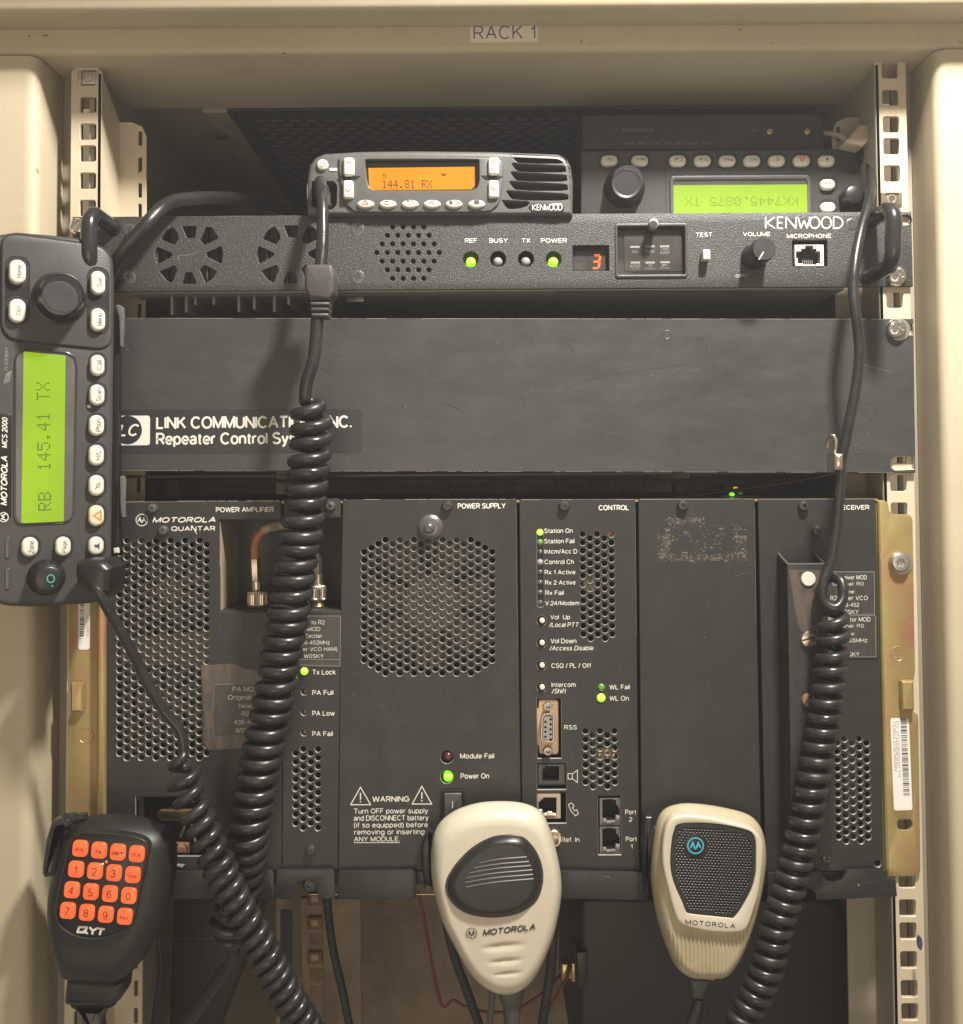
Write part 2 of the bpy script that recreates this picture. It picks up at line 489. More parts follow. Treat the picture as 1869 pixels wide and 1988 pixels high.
def screw(dev, cx, cy, r, h0, hh, m, kind='torx', parent=None, socket='socket_dark', name='screw', twist=0.2):
    """domed head with a real socket; r pixels, heights mm"""
    n = 36
    if kind == 'torx': rf = star(r * 0.38, r * 0.07, 6, twist)
    elif kind == 'phillips':
        def rf(a):
            b = (a + twist) % (math.pi / 2)
            b = min(b, math.pi / 2 - b)
            return min(r * 0.62, r * 0.15 / max(0.12, math.sin(b)))
    else: rf = star(r * 0.3, 0, 1)
    dom = 0.55 if kind != 'flat' else 0.1
    prof = [(r, h0), (r, h0 + hh * 0.35), (r * 0.93, h0 + hh * 0.68), (r * 0.78, h0 + hh * 0.9), (lambda a: max(rf(a), r * 0.5) if kind != 'phillips' else max(rf(a), r * 0.5), h0 + hh), (rf, h0 + hh * 0.98), (lambda a: rf(a) * 0.85, h0 + hh * 0.98 - min(hh, 1.4) * 0.8)]
    return lathe(dev, name, cx, cy, h0 + hh, prof, m, parent, n=n, smooth=30)

def flat_screw(dev, cx, cy, r, h, m='screw_black', parent=None):
    def rf(a):
        b = (a + 0.3) % (math.pi / 2); b = min(b, math.pi / 2 - b)
        return min(r * 0.55, r * 0.14 / max(0.12, math.sin(b)))
    prof = [(r, h), (r, h + 0.10), (r * 0.93, h + 0.22), (lambda a: max(rf(a), r * 0.45), h + 0.16), (rf, h + 0.14), (lambda a: rf(a) * 0.8, h - 0.9)]
    return lathe(dev, 'screw', cx, cy, h, prof, m, parent, n=36)

def strip_mesh(lines, wid, hts):
    verts, faces = [], []
    parts = []
    for pts, closed in lines:
        # break at sharp corners; each leg gets its own square end
        P = list(pts) + ([pts[0]] if closed else [])
        cuts = [0]
        for i in range(1, len(P) - 1):
            ax, ay = P[i][0] - P[i - 1][0], P[i][1] - P[i - 1][1]; bx, by = P[i + 1][0] - P[i][0], P[i + 1][1] - P[i][1]
            la, lb = math.hypot(ax, ay), math.hypot(bx, by)
            if la > 1e-12 and lb > 1e-12 and (ax * bx + ay * by) / (la * lb) < -0.05: cuts.append(i)
        if len(cuts) == 1: parts.append((pts, closed)); continue
        cuts.append(len(P) - 1)
        for c0, c1 in zip(cuts, cuts[1:]):
            q = [list(z) for z in P[c0:c1 + 1]]
            for e0, e1, do in ((0, 1, c0 > 0 or closed), (-1, -2, c1 < len(P) - 1 or closed)):
                if do:
                    dx, dy = q[e0][0] - q[e1][0], q[e0][1] - q[e1][1]; l_ = math.hypot(dx, dy)
                    q[e0][0] += dx / l_ * wid * 0.38; q[e0][1] += dy / l_ * wid * 0.38
            parts.append(([tuple(z) for z in q], False))
    for k, (pts, closed) in enumerate(parts):
        n = len(pts); b = len(verts)
        h = hts + 0.004 * (k % 12)
        for i in range(n):
            if closed: a, c = pts[i - 1], pts[(i + 1) % n]
            else: a, c = pts[max(0, i - 1)], pts[min(n - 1, i + 1)]
            p = pts[i]
            def nrm(u, v):
                dx, dy = v[0] - u[0], v[1] - u[1]; l = math.hypot(dx, dy)
                return (-dy / l, dx / l) if l > 1e-12 else None
            n1, n2 = nrm(a, p), nrm(p, c)
            n1 = n1 or n2 or (0, 1); n2 = n2 or n1
            kk = max(0.5, 1 + n1[0] * n2[0] + n1[1] * n2[1])
            ox, oy = (n1[0] + n2[0]) / kk * wid / 2, (n1[1] + n2[1]) / kk * wid / 2
            verts += [(p[0] + ox, -h * 0.001, p[1] + oy), (p[0] - ox, -h * 0.001, p[1] - oy)]
        for i in range(n if closed else n - 1):
            j = (i + 1) % n
            faces.append((b + 2 * i, b + 2 * i + 1, b + 2 * j + 1, b + 2 * j))
    return verts, faces

def strokes(dev, name, lines, width, h, m, parent=None, closed=False):
    """printed line work; lines in pixels, width in pixels"""
    L = [([dev.p(x, y, h) for x, y in l], closed) for l in lines]
    v, f = strip_mesh(L, width * dev.sc(h, lines[0][0]), h)
    return mesh_obj(name, v, f, m, parent or dev.o, 0)

# ---------------------------------------------------------------- plain sans lettering drawn as strokes
def _a(cx, cy, rx, ry, a0, a1, n=0):
    n = n or max(4, int(abs(a1 - a0) / 22))
    return [(cx + rx * math.cos(math.radians(a0 + (a1 - a0) * i / n)), cy + ry * math.sin(math.radians(a0 + (a1 - a0) * i / n))) for i in range(n + 1)]
_bowl = _a(3.1, 3.6, 3.1, 3.6, 0, 360, 16)
GL = {
 'A': (8, [[(0, 0), (4, 10), (8, 0)], [(1.5, 3.4), (6.5, 3.4)]]),
 'B': (6.9, [[(0, 0), (0, 10), (3.9, 10)] + _a(4.0, 7.7, 2.4, 2.3, 90, -90) + [(0, 5.4)], [(3.8, 5.4)] + _a(4.1, 2.7, 2.8, 2.7, 90, -90) + [(0, 0)]]),
 'C': (8.2, [_a(4.3, 5, 4.3, 5, 42, 318, 14)]),
 'D': (7.8, [[(0, 0), (0, 10), (3.3, 10)] + _a(3.5, 5, 4.3, 5, 90, -90, 10) + [(0, 0)]]),
 'E': (6.4, [[(6.4, 10), (0, 10), (0, 0), (6.5, 0)], [(0, 5.2), (5.9, 5.2)]]),
 'F': (6.0, [[(6.0, 10), (0, 10), (0, 0)], [(0, 5.1), (5.3, 5.1)]]),
 'G': (8.6, [_a(4.3, 5, 4.3, 5, 44, 340, 14) + [(8.5, 4.6), (4.9, 4.6)]]),
 'H': (7.2, [[(0, 0), (0, 10)], [(7.2, 0), (7.2, 10)], [(0, 5.2), (7.2, 5.2)]]),
 'I': (0, [[(0, 0), (0, 10)]]),
 'J': (5, [[(5, 10), (5, 2.6)] + _a(2.5, 2.6, 2.5, 2.6, 0, -180)]),
 'K': (7.2, [[(0, 0), (0, 10)], [(6.8, 10), (0, 3.6)], [(2.6, 6.0), (7.3, 0)]]),
 'L': (5.8, [[(0, 10), (0, 0), (5.8, 0)]]),
 'M': (8.8, [[(0, 0), (0, 10), (4.4, 0.6), (8.8, 10), (8.8, 0)]]),
 'N': (7.4, [[(0, 0), (0, 10), (7.4, 0), (7.4, 10)]]),
 'O': (8.8, [_a(4.4, 5, 4.4, 5, 90, 450, 18)]),
 'P': (6.6, [[(0, 0), (0, 10), (3.8, 10)] + _a(3.9, 7.3, 2.7, 2.7, 90, -90) + [(0, 4.6)]]),
 'Q': (8.8, [_a(4.4, 5, 4.4, 5, 90, 450, 18), [(5.2, 2.6), (8.4, -0.5)]]),
 'R': (7.0, [[(0, 0), (0, 10), (4.0, 10)] + _a(4.1, 7.3, 2.7, 2.7, 90, -90) + [(0, 4.6)], [(3.9, 4.4), (7.0, 0)]]),
 'S': (7.2, [_a(3.6, 7.5, 3.2, 2.5, 25, 180, 7) + [(1.2, 6.0), (5.9, 4.4)] + _a(3.6, 2.7, 3.6, 2.7, 25, -155, 9)]),
 'T': (7.4, [[(0, 10), (7.4, 10)], [(3.7, 10), (3.7, 0)]]),
 'U': (7.2, [[(0, 10), (0, 3.4)] + _a(3.6, 3.4, 3.6, 3.4, 180, 360, 8) + [(7.2, 10)]]),
 'V': (7.6, [[(0, 10), (3.8, 0), (7.6, 10)]]),
 'W': (11.4, [[(0, 10), (2.7, 0), (5.7, 9.6), (8.7, 0), (11.4, 10)]]),
 'X': (7.4, [[(0, 10), (7.4, 0)], [(7.4, 10), (0, 0)]]),
 'Y': (7.6, [[(0, 10), (3.8, 4.6), (7.6, 10)], [(3.8, 4.6), (3.8, 0)]]),
 'Z': (6.8, [[(0.3, 10), (6.8, 10), (0, 0), (6.9, 0)]]),
 'a': (5.6, [_a(2.8, 5.2, 2.5, 2.1, 165, 0, 7) + [(5.3, 1.2), (5.9, 0)], [(5.3, 4.2), (2.4, 3.7)] + _a(2.1, 1.9, 2.1, 1.8, 90, 270, 7) + [(4.2, 0.5), (5.3, 2.2)]]),
 'b': (6.0, [[(0, 10), (0, 0)], [(0, 3.6)] + _a(3.0, 3.6, 3.0, 3.6, 170, -170, 14)]),
 'c': (5.8, [_a(3.0, 3.6, 3.0, 3.6, 45, 315, 12)]),
 'd': (6.0, [[(6, 10), (6, 0)], [(6, 3.6)] + _a(3.0, 3.6, 3.0, 3.6, 10, 350, 14)]),
 'e': (6.0, [[(0.1, 3.5), (6.0, 3.5)] + _a(3.0, 3.6, 3.0, 3.6, 0, 318, 13)]),
 'f': (3.4, [[(1.3, 0), (1.3, 8.2)] + _a(3.1, 8.2, 1.8, 1.8, 180, 80, 4), [(0, 6.9), (3.3, 6.9)]]),
 'g': (6.0, [[(6, 3.6)] + _a(3.0, 3.6, 3.0, 3.6, 10, 350, 14), [(6, 7.2), (6, -0.4)] + _a(3.1, -0.4, 2.9, 2.3, 0, -160, 7)]),
 'h': (5.6, [[(0, 10), (0, 0)], [(0, 4.4)] + _a(2.8, 4.4, 2.8, 2.8, 165, 0, 7) + [(5.6, 0)]]),
 'i': (0, [[(0, 0), (0, 7.2)], [(0, 9.0), (0, 10.1)]]),
 'j': (1.4, [[(1.4, 7.2), (1.4, -1), (0, -2.4)], [(1.4, 9.0), (1.4, 10.1)]]),
 'k': (5.4, [[(0, 10), (0, 0)], [(5.0, 7.2), (0, 2.6)], [(2.0, 4.4), (5.5, 0)]]),
 'l': (0, [[(0, 0), (0, 10)]]),
 'm': (9.2, [[(0, 0), (0, 7.2)], [(0, 4.8)] + _a(2.3, 4.9, 2.3, 2.3, 165, 0, 6) + [(4.6, 0)], [(4.6, 4.8)] + _a(6.9, 4.9, 2.3, 2.3, 165, 0, 6) + [(9.2, 0)]]),
 'n': (5.6, [[(0, 0), (0, 7.2)], [(0, 4.4)] + _a(2.8, 4.4, 2.8, 2.8, 165, 0, 7) + [(5.6, 0)]]),
 'o': (6.2, [_bowl]),
 'p': (6.0, [[(0, 7.2), (0, -2.7)], [(0, 3.6)] + _a(3.0, 3.6, 3.0, 3.6, 170, -170, 14)]),
 'q': (6.0, [[(6, 7.2), (6, -2.7)], [(6, 3.6)] + _a(3.0, 3.6, 3.0, 3.6, 10, 350, 14)]),
 'r': (3.2, [[(0, 0), (0, 7.2)], [(0, 4.2)] + _a(3.0, 4.2, 3.0, 3.0, 170, 82, 4)]),
 's': (5.2, [_a(2.6, 5.4, 2.3, 1.8, 30, 180, 6) + [(0.9, 4.2), (4.4, 3.1)] + _a(2.6, 1.9, 2.6, 1.9, 25, -155, 8)]),
 't': (3.2, [[(1.4, 9.2), (1.4, 1.6)] + _a(2.9, 1.6, 1.5, 1.5, 180, 275, 4), [(0, 6.9), (3.2, 6.9)]]),
 'u': (5.6, [[(0, 7.2), (0, 2.8)] + _a(2.8, 2.8, 2.8, 2.8, 180, 345, 7) + [(5.6, 3.2)], [(5.6, 7.2), (5.6, 0)]]),
 'v': (5.6, [[(0, 7.2), (2.8, 0), (5.6, 7.2)]]),
 'w': (8.6, [[(0, 7.2), (2.1, 0), (4.3, 6.8), (6.5, 0), (8.6, 7.2)]]),
 'x': (5.4, [[(0, 7.2), (5.4, 0)], [(5.4, 7.2), (0, 0)]]),
 'y': (5.6, [[(0, 7.2), (2.8, 0.2)], [(5.6, 7.2), (2.4, -1.6), (1.4, -2.5), (0.2, -2.5)]]),
 'z': (5.0, [[(0.2, 7.2), (5.0, 7.2), (0, 0), (5.2, 0)]]),
 '0': (6.2, [_a(3.1, 5, 3.1, 5, 90, 450, 16)]),
 '1': (3.0, [[(0, 7.6), (1.6, 8.0), (2.8, 10), (2.8, 0)]]),
 '2': (6.2, [_a(3.1, 7.0, 3.0, 3.0, 170, -20, 8) + [(4.6, 4.2), (1.6, 2.2), (0, 0), (6.2, 0)]]),
 '3': (6.2, [_a(3.0, 7.5, 2.6, 2.5, 165, -90, 9) + [(2.4, 5.1)], [(3.0, 5.1)] + _a(3.0, 2.6, 3.1, 2.6, 88, -165, 10)]),
 '4': (6.4, [[(4.9, 0), (4.9, 10), (0, 3.0), (6.6, 3.0)]]),
 '5': (6.2, [[(5.6, 10), (1.3, 10), (0.6, 5.2)] + _a(3.0, 3.1, 3.2, 3.1, 125, -160, 11)]),
 '6': (6.2, [_a(3.2, 6.5, 3.1, 3.5, 35, 175, 7) + [(0.1, 3.5)] + _a(3.1, 3.2, 3.0, 3.2, 175, 535, 14)]),
 '7': (6.2, [[(0, 10), (6.2, 10), (3.6, 5.4), (2.2, 0)]]),
 '8': (6.2, [_a(3.1, 7.6, 2.6, 2.4, -90, 270, 14), _a(3.1, 2.7, 3.1, 2.6, 90, 450, 14)]),
 '9': (6.2, [_a(3.1, 6.8, 3.0, 3.2, 0, 360, 14), [(6.1, 6.8), (6.1, 4.4)] + _a(3.1, 3.6, 3.0, 3.6, 0, -145, 7)]),
 '.': (0.8, [[(0.4, -0.2), (0.4, 1.1)]]), ':': (0.8, [[(0.4, -0.2), (0.4, 1.1)], [(0.4, 5.6), (0.4, 6.9)]]),
 '/': (3.4, [[(0, -0.3), (3.4, 10.3)]]), '-': (3.6, [[(0, 4), (3.6, 4)]]), '(': (2.2, [_a(5, 3.9, 4.8, 7.4, 125, 235, 6)]), ')': (2.2, [_a(-2.8, 3.9, 4.8, 7.4, 55, -55, 6)]),
 '*': (4, [[(2, 10), (2, 6.4)], [(0.4, 9.2), (3.6, 7.2)], [(0.4, 7.2), (3.6, 9.2)]]), '#': (6, [[(1.6, 0), (2.4, 10)], [(4.2, 0), (5.0, 10)], [(0, 3.4), (6, 3.4)], [(0.4, 6.8), (6.4, 6.8)]]),
}
def text(dev, s, cx, cy, w, h, hh, m, rot=0, bold=0.012, shear=0.0, parent=None, spacing=1.0, name='lettering', zoom=None):
    """flat print whose bounding box is fitted to w x h pixels round cx, cy"""
    if zoom:
        cx, cy = zoom(cx, cy); w = zoom.l(w); h = zoom.l(h)
    x = 0.0; lines = []
    for ch in s:
        if ch == ' ': x += 3.4 * spacing + 1.0; continue
        adv, ls = GL[ch]
        for l in ls: lines.append([(x + a + shear * b, b) for a, b in l])
        x += adv + 2.5 * spacing
    xs = [p[0] for l in lines for p in l]; ys = [p[1] for l in lines for p in l]
    x0, x1, y0, y1 = min(xs), max(xs), min(ys), max(ys)
    cap = h * 10.0 / (y1 - y0 + 1.2)
    sw = cap * max(0.08, 0.115 + 2.0 * bold)
    kx, ky = (w - sw) / max(1e-6, x1 - x0), (h - sw) / max(1e-6, y1 - y0)
    if x1 - x0 < 1e-6: kx = 0
    sc_ = dev.sc(hh, (cx, cy))
    verts, faces = [], []
    for k, l in enumerate(lines):
        pts = place(dev, [((a - (x0 + x1) / 2) * kx, (b - (y0 + y1) / 2) * ky) for a, b in l], cx, cy, hh, rot)
        closed = math.dist(l[0], l[-1]) < 1e-6
        v, f = strip_mesh([(pts[:-1] if closed else pts, closed)], sw * sc_, hh + 0.0013 * (k % 3))
        b = len(verts); verts += v; faces += [tuple(i + b for i in q) for q in f]
    return mesh_obj(name, verts, faces, m, parent or dev.o, 0)

G57 = {'A': '01110 10001 10001 11111 10001 10001 10001', 'B': '11110 10001 10001 11110 10001 10001 11110', 'R': '11110 10001 10001 11110 10100 10010 10001',
       'T': '11111 00100 00100 00100 00100 00100 00100', 'X': '10001 10001 01010 00100 01010 10001 10001', 'K': '10001 10010 10100 11000 10100 10010 10001',
       '0': '01110 10001 10011 10101 11001 10001 01110', '1': '00100 01100 00100 00100 00100 00100 01110', '4': '00010 00110 01010 10010 11111 00010 00010',
       '5': '11111 10000 11110 00001 00001 10001 01110', '7': '11111 00001 00010 00100 00100 00100 00100', '8': '01110 10001 10001 01110 10001 10001 01110',
       '.': '00000 00000 00000 00000 00000 01100 01100', ' ': '00000 00000 00000 00000 00000 00000 00000'}
def dots(dev, s, cx, cy, w, h, hh, m, rot=0, fill=0.78, parent=None, zoom=None):
    if zoom:
        cx, cy = zoom(cx, cy); w = zoom.l(w); h = zoom.l(h)
    nx = len(s) * 6 - 1
    ux, uy = w / nx, h / 7
    loop = []; faces = []
    for k, ch in enumerate(s):
        for r, row in enumerate(G57[ch].split()):
            for c, b in enumerate(row):
                if b == '1':
                    x = (k * 6 + c + 0.5) * ux - w / 2; y = h / 2 - (r + 0.5) * uy
                    i = len(loop)
                    loop += [(x - ux * fill / 2, y - uy * fill / 2), (x + ux * fill / 2, y - uy * fill / 2), (x + ux * fill / 2, y + uy * fill / 2), (x - ux * fill / 2, y + uy * fill / 2)]
                    faces.append((i, i + 1, i + 2, i + 3))
    pts = place(dev, loop, cx, cy, hh, rot)
    return mesh_obj('lettering', [(x, -hh * 0.001, z) for x, z in pts], faces, m, parent or dev.o, 0)

def catmull(pts, k=8):
    P = [Vector(p) for p in pts]
    out = []
    for i in range(len(P) - 1):
        p0 = P[max(0, i - 1)]; p1 = P[i]; p2 = P[i + 1]; p3 = P[min(len(P) - 1, i + 2)]
        for j in range(k):
            t = j / k
            out.append(0.5 * ((2 * p1) + (-p0 + p2) * t + (2 * p0 - 5 * p1 + 4 * p2 - p3) * t * t + (-p0 + 3 * p1 - 3 * p2 + p3) * t ** 3))
    out.append(P[-1])
    return out

def tube_mesh(pts, rad, sides=10):
    n = len(pts)
    R = rad if isinstance(rad, (list, tuple)) else [rad] * n
    T = [(pts[min(n - 1, i + 1)] - pts[max(0, i - 1)]).normalized() for i in range(n)]
    u = T[0].orthogonal().normalized()
    verts, faces = [], []
    for i in range(n):
        u = (u - T[i] * u.dot(T[i])).normalized()
        v = T[i].cross(u)
        for k in range(sides):
            a = 2 * math.pi * k / sides
            verts.append(pts[i] + (u * math.cos(a) + v * math.sin(a)) * R[i])
    for i in range(n - 1):
        for k in range(sides):
            l = (k + 1) % sides
            faces.append((i * sides + k, i * sides + l, (i + 1) * sides + l, (i + 1) * sides + k))
    faces.append(tuple(reversed(range(sides))))
    faces.append(tuple((n - 1) * sides + k for k in range(sides)))
    return verts, faces

def tube(name, pts, rad, m, parent=None, sides=10, origin=None):
    v, f = tube_mesh(pts, rad, sides)
    if origin is not None: v = [q - origin for q in v]
    return mesh_obj(name, v, f, m, parent, 50)

def cable(name, label, cat, pts, rpx, m, k=8, sides=10, group=None, root=None):
    """a cable of its own: pts = (x, y, height mm), radius in pixels at the rack plane"""
    P = catmull([U(*p) for p in pts], k)
    o = P[0].copy()
    ob = tube(name, P, rpx * 0.0002935, m, None, sides, o)
    ob.location = o
    if label: tag(ob, label, cat, group)
    return ob
# ================================================================ the cabinet
def prism(name, prof, axis, c0, c1, m, parent, origin=Vector((0, 0, 0)), smooth=30):
    """outline extruded along an axis; prof = list of (a, b): axis X -> (y, z), axis Z -> (x, y)"""
    if area(prof) < 0: prof = prof[::-1]
    n = len(prof); v = []
    for c in (c0, c1):
        for a, b in prof:
            q = Vector((c, a, b)) if axis == 'X' else Vector((a, b, c))
            v.append(q - origin)
    f = [(i, (i + 1) % n, n + (i + 1) % n, n + i) for i in range(n)]
    f += [tuple(range(n))[::-1], tuple(range(n, 2 * n))]
    return mesh_obj(name, v, f, m, parent, smooth)

def round_prof(pts, rad, n=6):
    """polygon with chosen corners rounded; rad list per corner"""
    out = []
    for i, p in enumerate(pts):
        r = rad[i]
        if r <= 0: out.append(p); continue
        a, c = Vector(pts[i - 1]), Vector(pts[(i + 1) % len(pts)])
        p = Vector(p); r = min(r, 0.46 * (a - p).length, 0.46 * (c - p).length)
        if r < 1e-7: out.append((p.x, p.y)); continue
        d1 = (a - p).normalized(); d2 = (c - p).normalized()
        s, e = p + d1 * r, p + d2 * r
        for k in range(n + 1):
            t = k / n
            q = s * (1 - t) ** 2 + p * 2 * t * (1 - t) + e * t * t
            out.append((q.x, q.y))
    return out

cab = Dev('equipment_cabinet', 'cream painted steel equipment cabinet with rounded corner posts around the black radio gear', 'cabinet', 925, 920, 0)
CL = cab.loc.copy()
XL, XR = -0.42, 0.42
zf0 = U(925, 100, 20).z            # lower edge of the top beam
zf1 = U(925, 14, 20).z
beam_prof = round_prof([(-0.020, zf1), (-0.020, zf0), (0.070, zf0), (0.070, zf1)], [0, 0.004, 0.002, 0])
prism('top_beam', beam_prof, 'X', XL, XR, 'cream_paint', cab.o, CL)
zl = U(925, 15, 44).z
prism('top_lid', round_prof([(-0.044, zl + 0.06), (-0.044, zl), (-0.0205, zl + 0.0), (-0.0205, zl + 0.06)], [0, 0.004, 0, 0]), 'X', XL, XR, 'cream_paint', cab.o, CL)
s_px = 0.0002935
prism('shade_overhang', round_prof([(-0.088, (920 + 100) * s_px + 0.03), (-0.088, (920 + 100) * s_px), (-0.0445, (920 + 100) * s_px), (-0.0445, (920 + 100) * s_px + 0.03)], [0, 0.003, 0, 0]), 'X', XL, XR, 'cream_paint', cab.o, CL)  # unseen overhang added above the view to shade lid and beam front
for sx, sy in ((335, 22), (1553, 10)):
    screw(cab, sx, sy, 10, 20.0, 1.6, 'screw_gray', 'phillips')
# marks on the beam
for cx, cy, wd, hh in ((88, 69, 12, 3), (57, 70, 4, 4), (551, 104, 7, 3), (1128, 80, 5, 3), (1500, 84, 5, 2)):
    solid(cab, 'paint_chip', [CC(cab, cx, cy, wd / 2, 20.05, 8, hh / 2)], 20.0, 20.05, 'rusty')
# sticker
box(cab, 'label_sticker', 978.5, 63.5, 131, 38, 20.0, 20.15, 'label_cream', r=2, bevel=0.05)
text(cab, 'RACK 1', 979, 63, 120, 27, 20.2, 'navy_print', bold=-0.004, spacing=1.08)
# roof inside
zr = zf0 + 0.002
xw0, xw1 = U(176, 600, 0).x, U(1716, 600, 0).x      # inner faces of the side walls
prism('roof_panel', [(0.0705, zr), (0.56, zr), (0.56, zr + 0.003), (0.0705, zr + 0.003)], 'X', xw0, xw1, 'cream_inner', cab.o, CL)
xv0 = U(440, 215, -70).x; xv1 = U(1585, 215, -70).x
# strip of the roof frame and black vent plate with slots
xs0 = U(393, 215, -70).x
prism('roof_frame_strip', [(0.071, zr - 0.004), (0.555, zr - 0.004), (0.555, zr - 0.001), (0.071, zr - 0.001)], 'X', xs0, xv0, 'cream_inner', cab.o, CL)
v, f = [], []
def addbox(v, f, x0, x1, y0, y1, z0, z1):
    b = len(v)
    v += [(x, y, z) for z in (z0, z1) for y in (y0, y1) for x in (x0, x1)]
    f += [(b, b + 1, b + 3, b + 2)[::-1], (b + 4, b + 5, b + 7, b + 6), (b, b + 1, b + 5, b + 4), (b + 2, b + 3, b + 7, b + 6)[::-1], (b, b + 2, b + 6, b + 4)[::-1], (b + 1, b + 3, b + 7, b + 5)]
addbox(v, f, xv0, xv1, 0.071, 0.555, zr - 0.003, zr - 0.0012)
vent = mesh_obj('vent_plate', [Vector(q) - CL for q in v], f, 'vent_black', cab.o, 0)
v, f = [], []
for r in range(26):
    y = 0.088 + r * 0.0088
    for c in range(28):
        x = xv0 + 0.014 + c * 0.0115 + (0.0058 if r % 2 else 0)
        if x < xv1 - 0.02: addbox(v, f, x, x + 0.0068, y, y + 0.0012, zr - 0.0046, zr - 0.0030)
lv = mesh_obj('louvre', [Vector(q) - CL for q in v], f, 'louvre_gray', vent, 0)
tag(lv, kind='stuff')
hx = U(430, 248, -115)
q = cab.p(430, 248, -115)
v, f = tube_mesh([Vector((hx.x, hx.y, zr - 0.0060)), Vector((hx.x, hx.y, zr - 0.0035))], 0.0048, 14)
mesh_obj('screw', [a - CL for a in v], f, 'screw_gray', cab.o, 40)
# side walls, back, floor
def wbox(name, x0, x1, y0, y1, z0, z1, m, parent=cab.o, o=CL):
    v, f = [], []
    addbox(v, f, x0, x1, y0, y1, z0, z1)
    return mesh_obj(name, [Vector(q) - o for q in v], f, m, parent, 0)
zb = -0.42
zbw = -0.85
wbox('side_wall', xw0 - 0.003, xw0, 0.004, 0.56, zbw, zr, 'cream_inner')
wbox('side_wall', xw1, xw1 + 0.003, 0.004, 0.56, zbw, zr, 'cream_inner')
wl_ = wbox('wall', -1.1, 1.1, 0.58, 0.6, -1.3, 0.8, 'back_wall', None, Vector((0, 0, 0)))
tag(wl_, kind='structure')
# corner posts
def post(sign, xc, xb, ytop, chips):
    # xc = corner of the front face, xb = far edge of its side face (pixels)
    x_c = U(xc, 300, 20).x; x_b = U(xb, 300, -18).x; x_o = XL if sign < 0 else XR
    pr = [(x_o, -0.0197), (x_c, -0.0197), (x_b, 0.018), (x_o, 0.018)]
    zt = U(xc, ytop, 20).z
    prism('corner_post', round_prof(pr, [0, 0.0075, 0.001, 0], 8), 'Z', zb, zt, 'cream_paint', cab.o, CL)
post(-1, 70, 123, 108, 0)
post(1, 1820, 1769, 96, 0)
# dark gap plates beside the rails
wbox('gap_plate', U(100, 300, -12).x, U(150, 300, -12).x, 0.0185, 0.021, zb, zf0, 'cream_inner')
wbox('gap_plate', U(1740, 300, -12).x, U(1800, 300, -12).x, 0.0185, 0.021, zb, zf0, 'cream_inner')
# marks on the posts
for cx, cy, a, b in ((100, 335, 5, 8), (1790, 1832, 5, 13), (1795, 640, 3, 2), (1850, 720, 2, 2), (90, 1470, 2, 3)):
    s_h = 2.0 if cx < 1000 else 2.0
solid(cab, 'paint_chip', [CC(cab, 1787, 1832, 3.5, 12.2, 10, 13)], 9.0, 12.2, 'navy_print')

rs = random.Random(21)
L_s = []
for i in range(26):
    x = rs.uniform(20, 1850); y = rs.uniform(36, 100); l = rs.uniform(3, 16) * rs.random(); a = rs.uniform(-0.4, 0.4)
    L_s.append([(x, y), (x + l * 0.5, y + a * l * 0.4), (x + l, y + a * l)])
tag(strokes(cab, 'scuff_marks', L_s, 0.7, 20.1, 'rusty_mark'), kind='stuff')
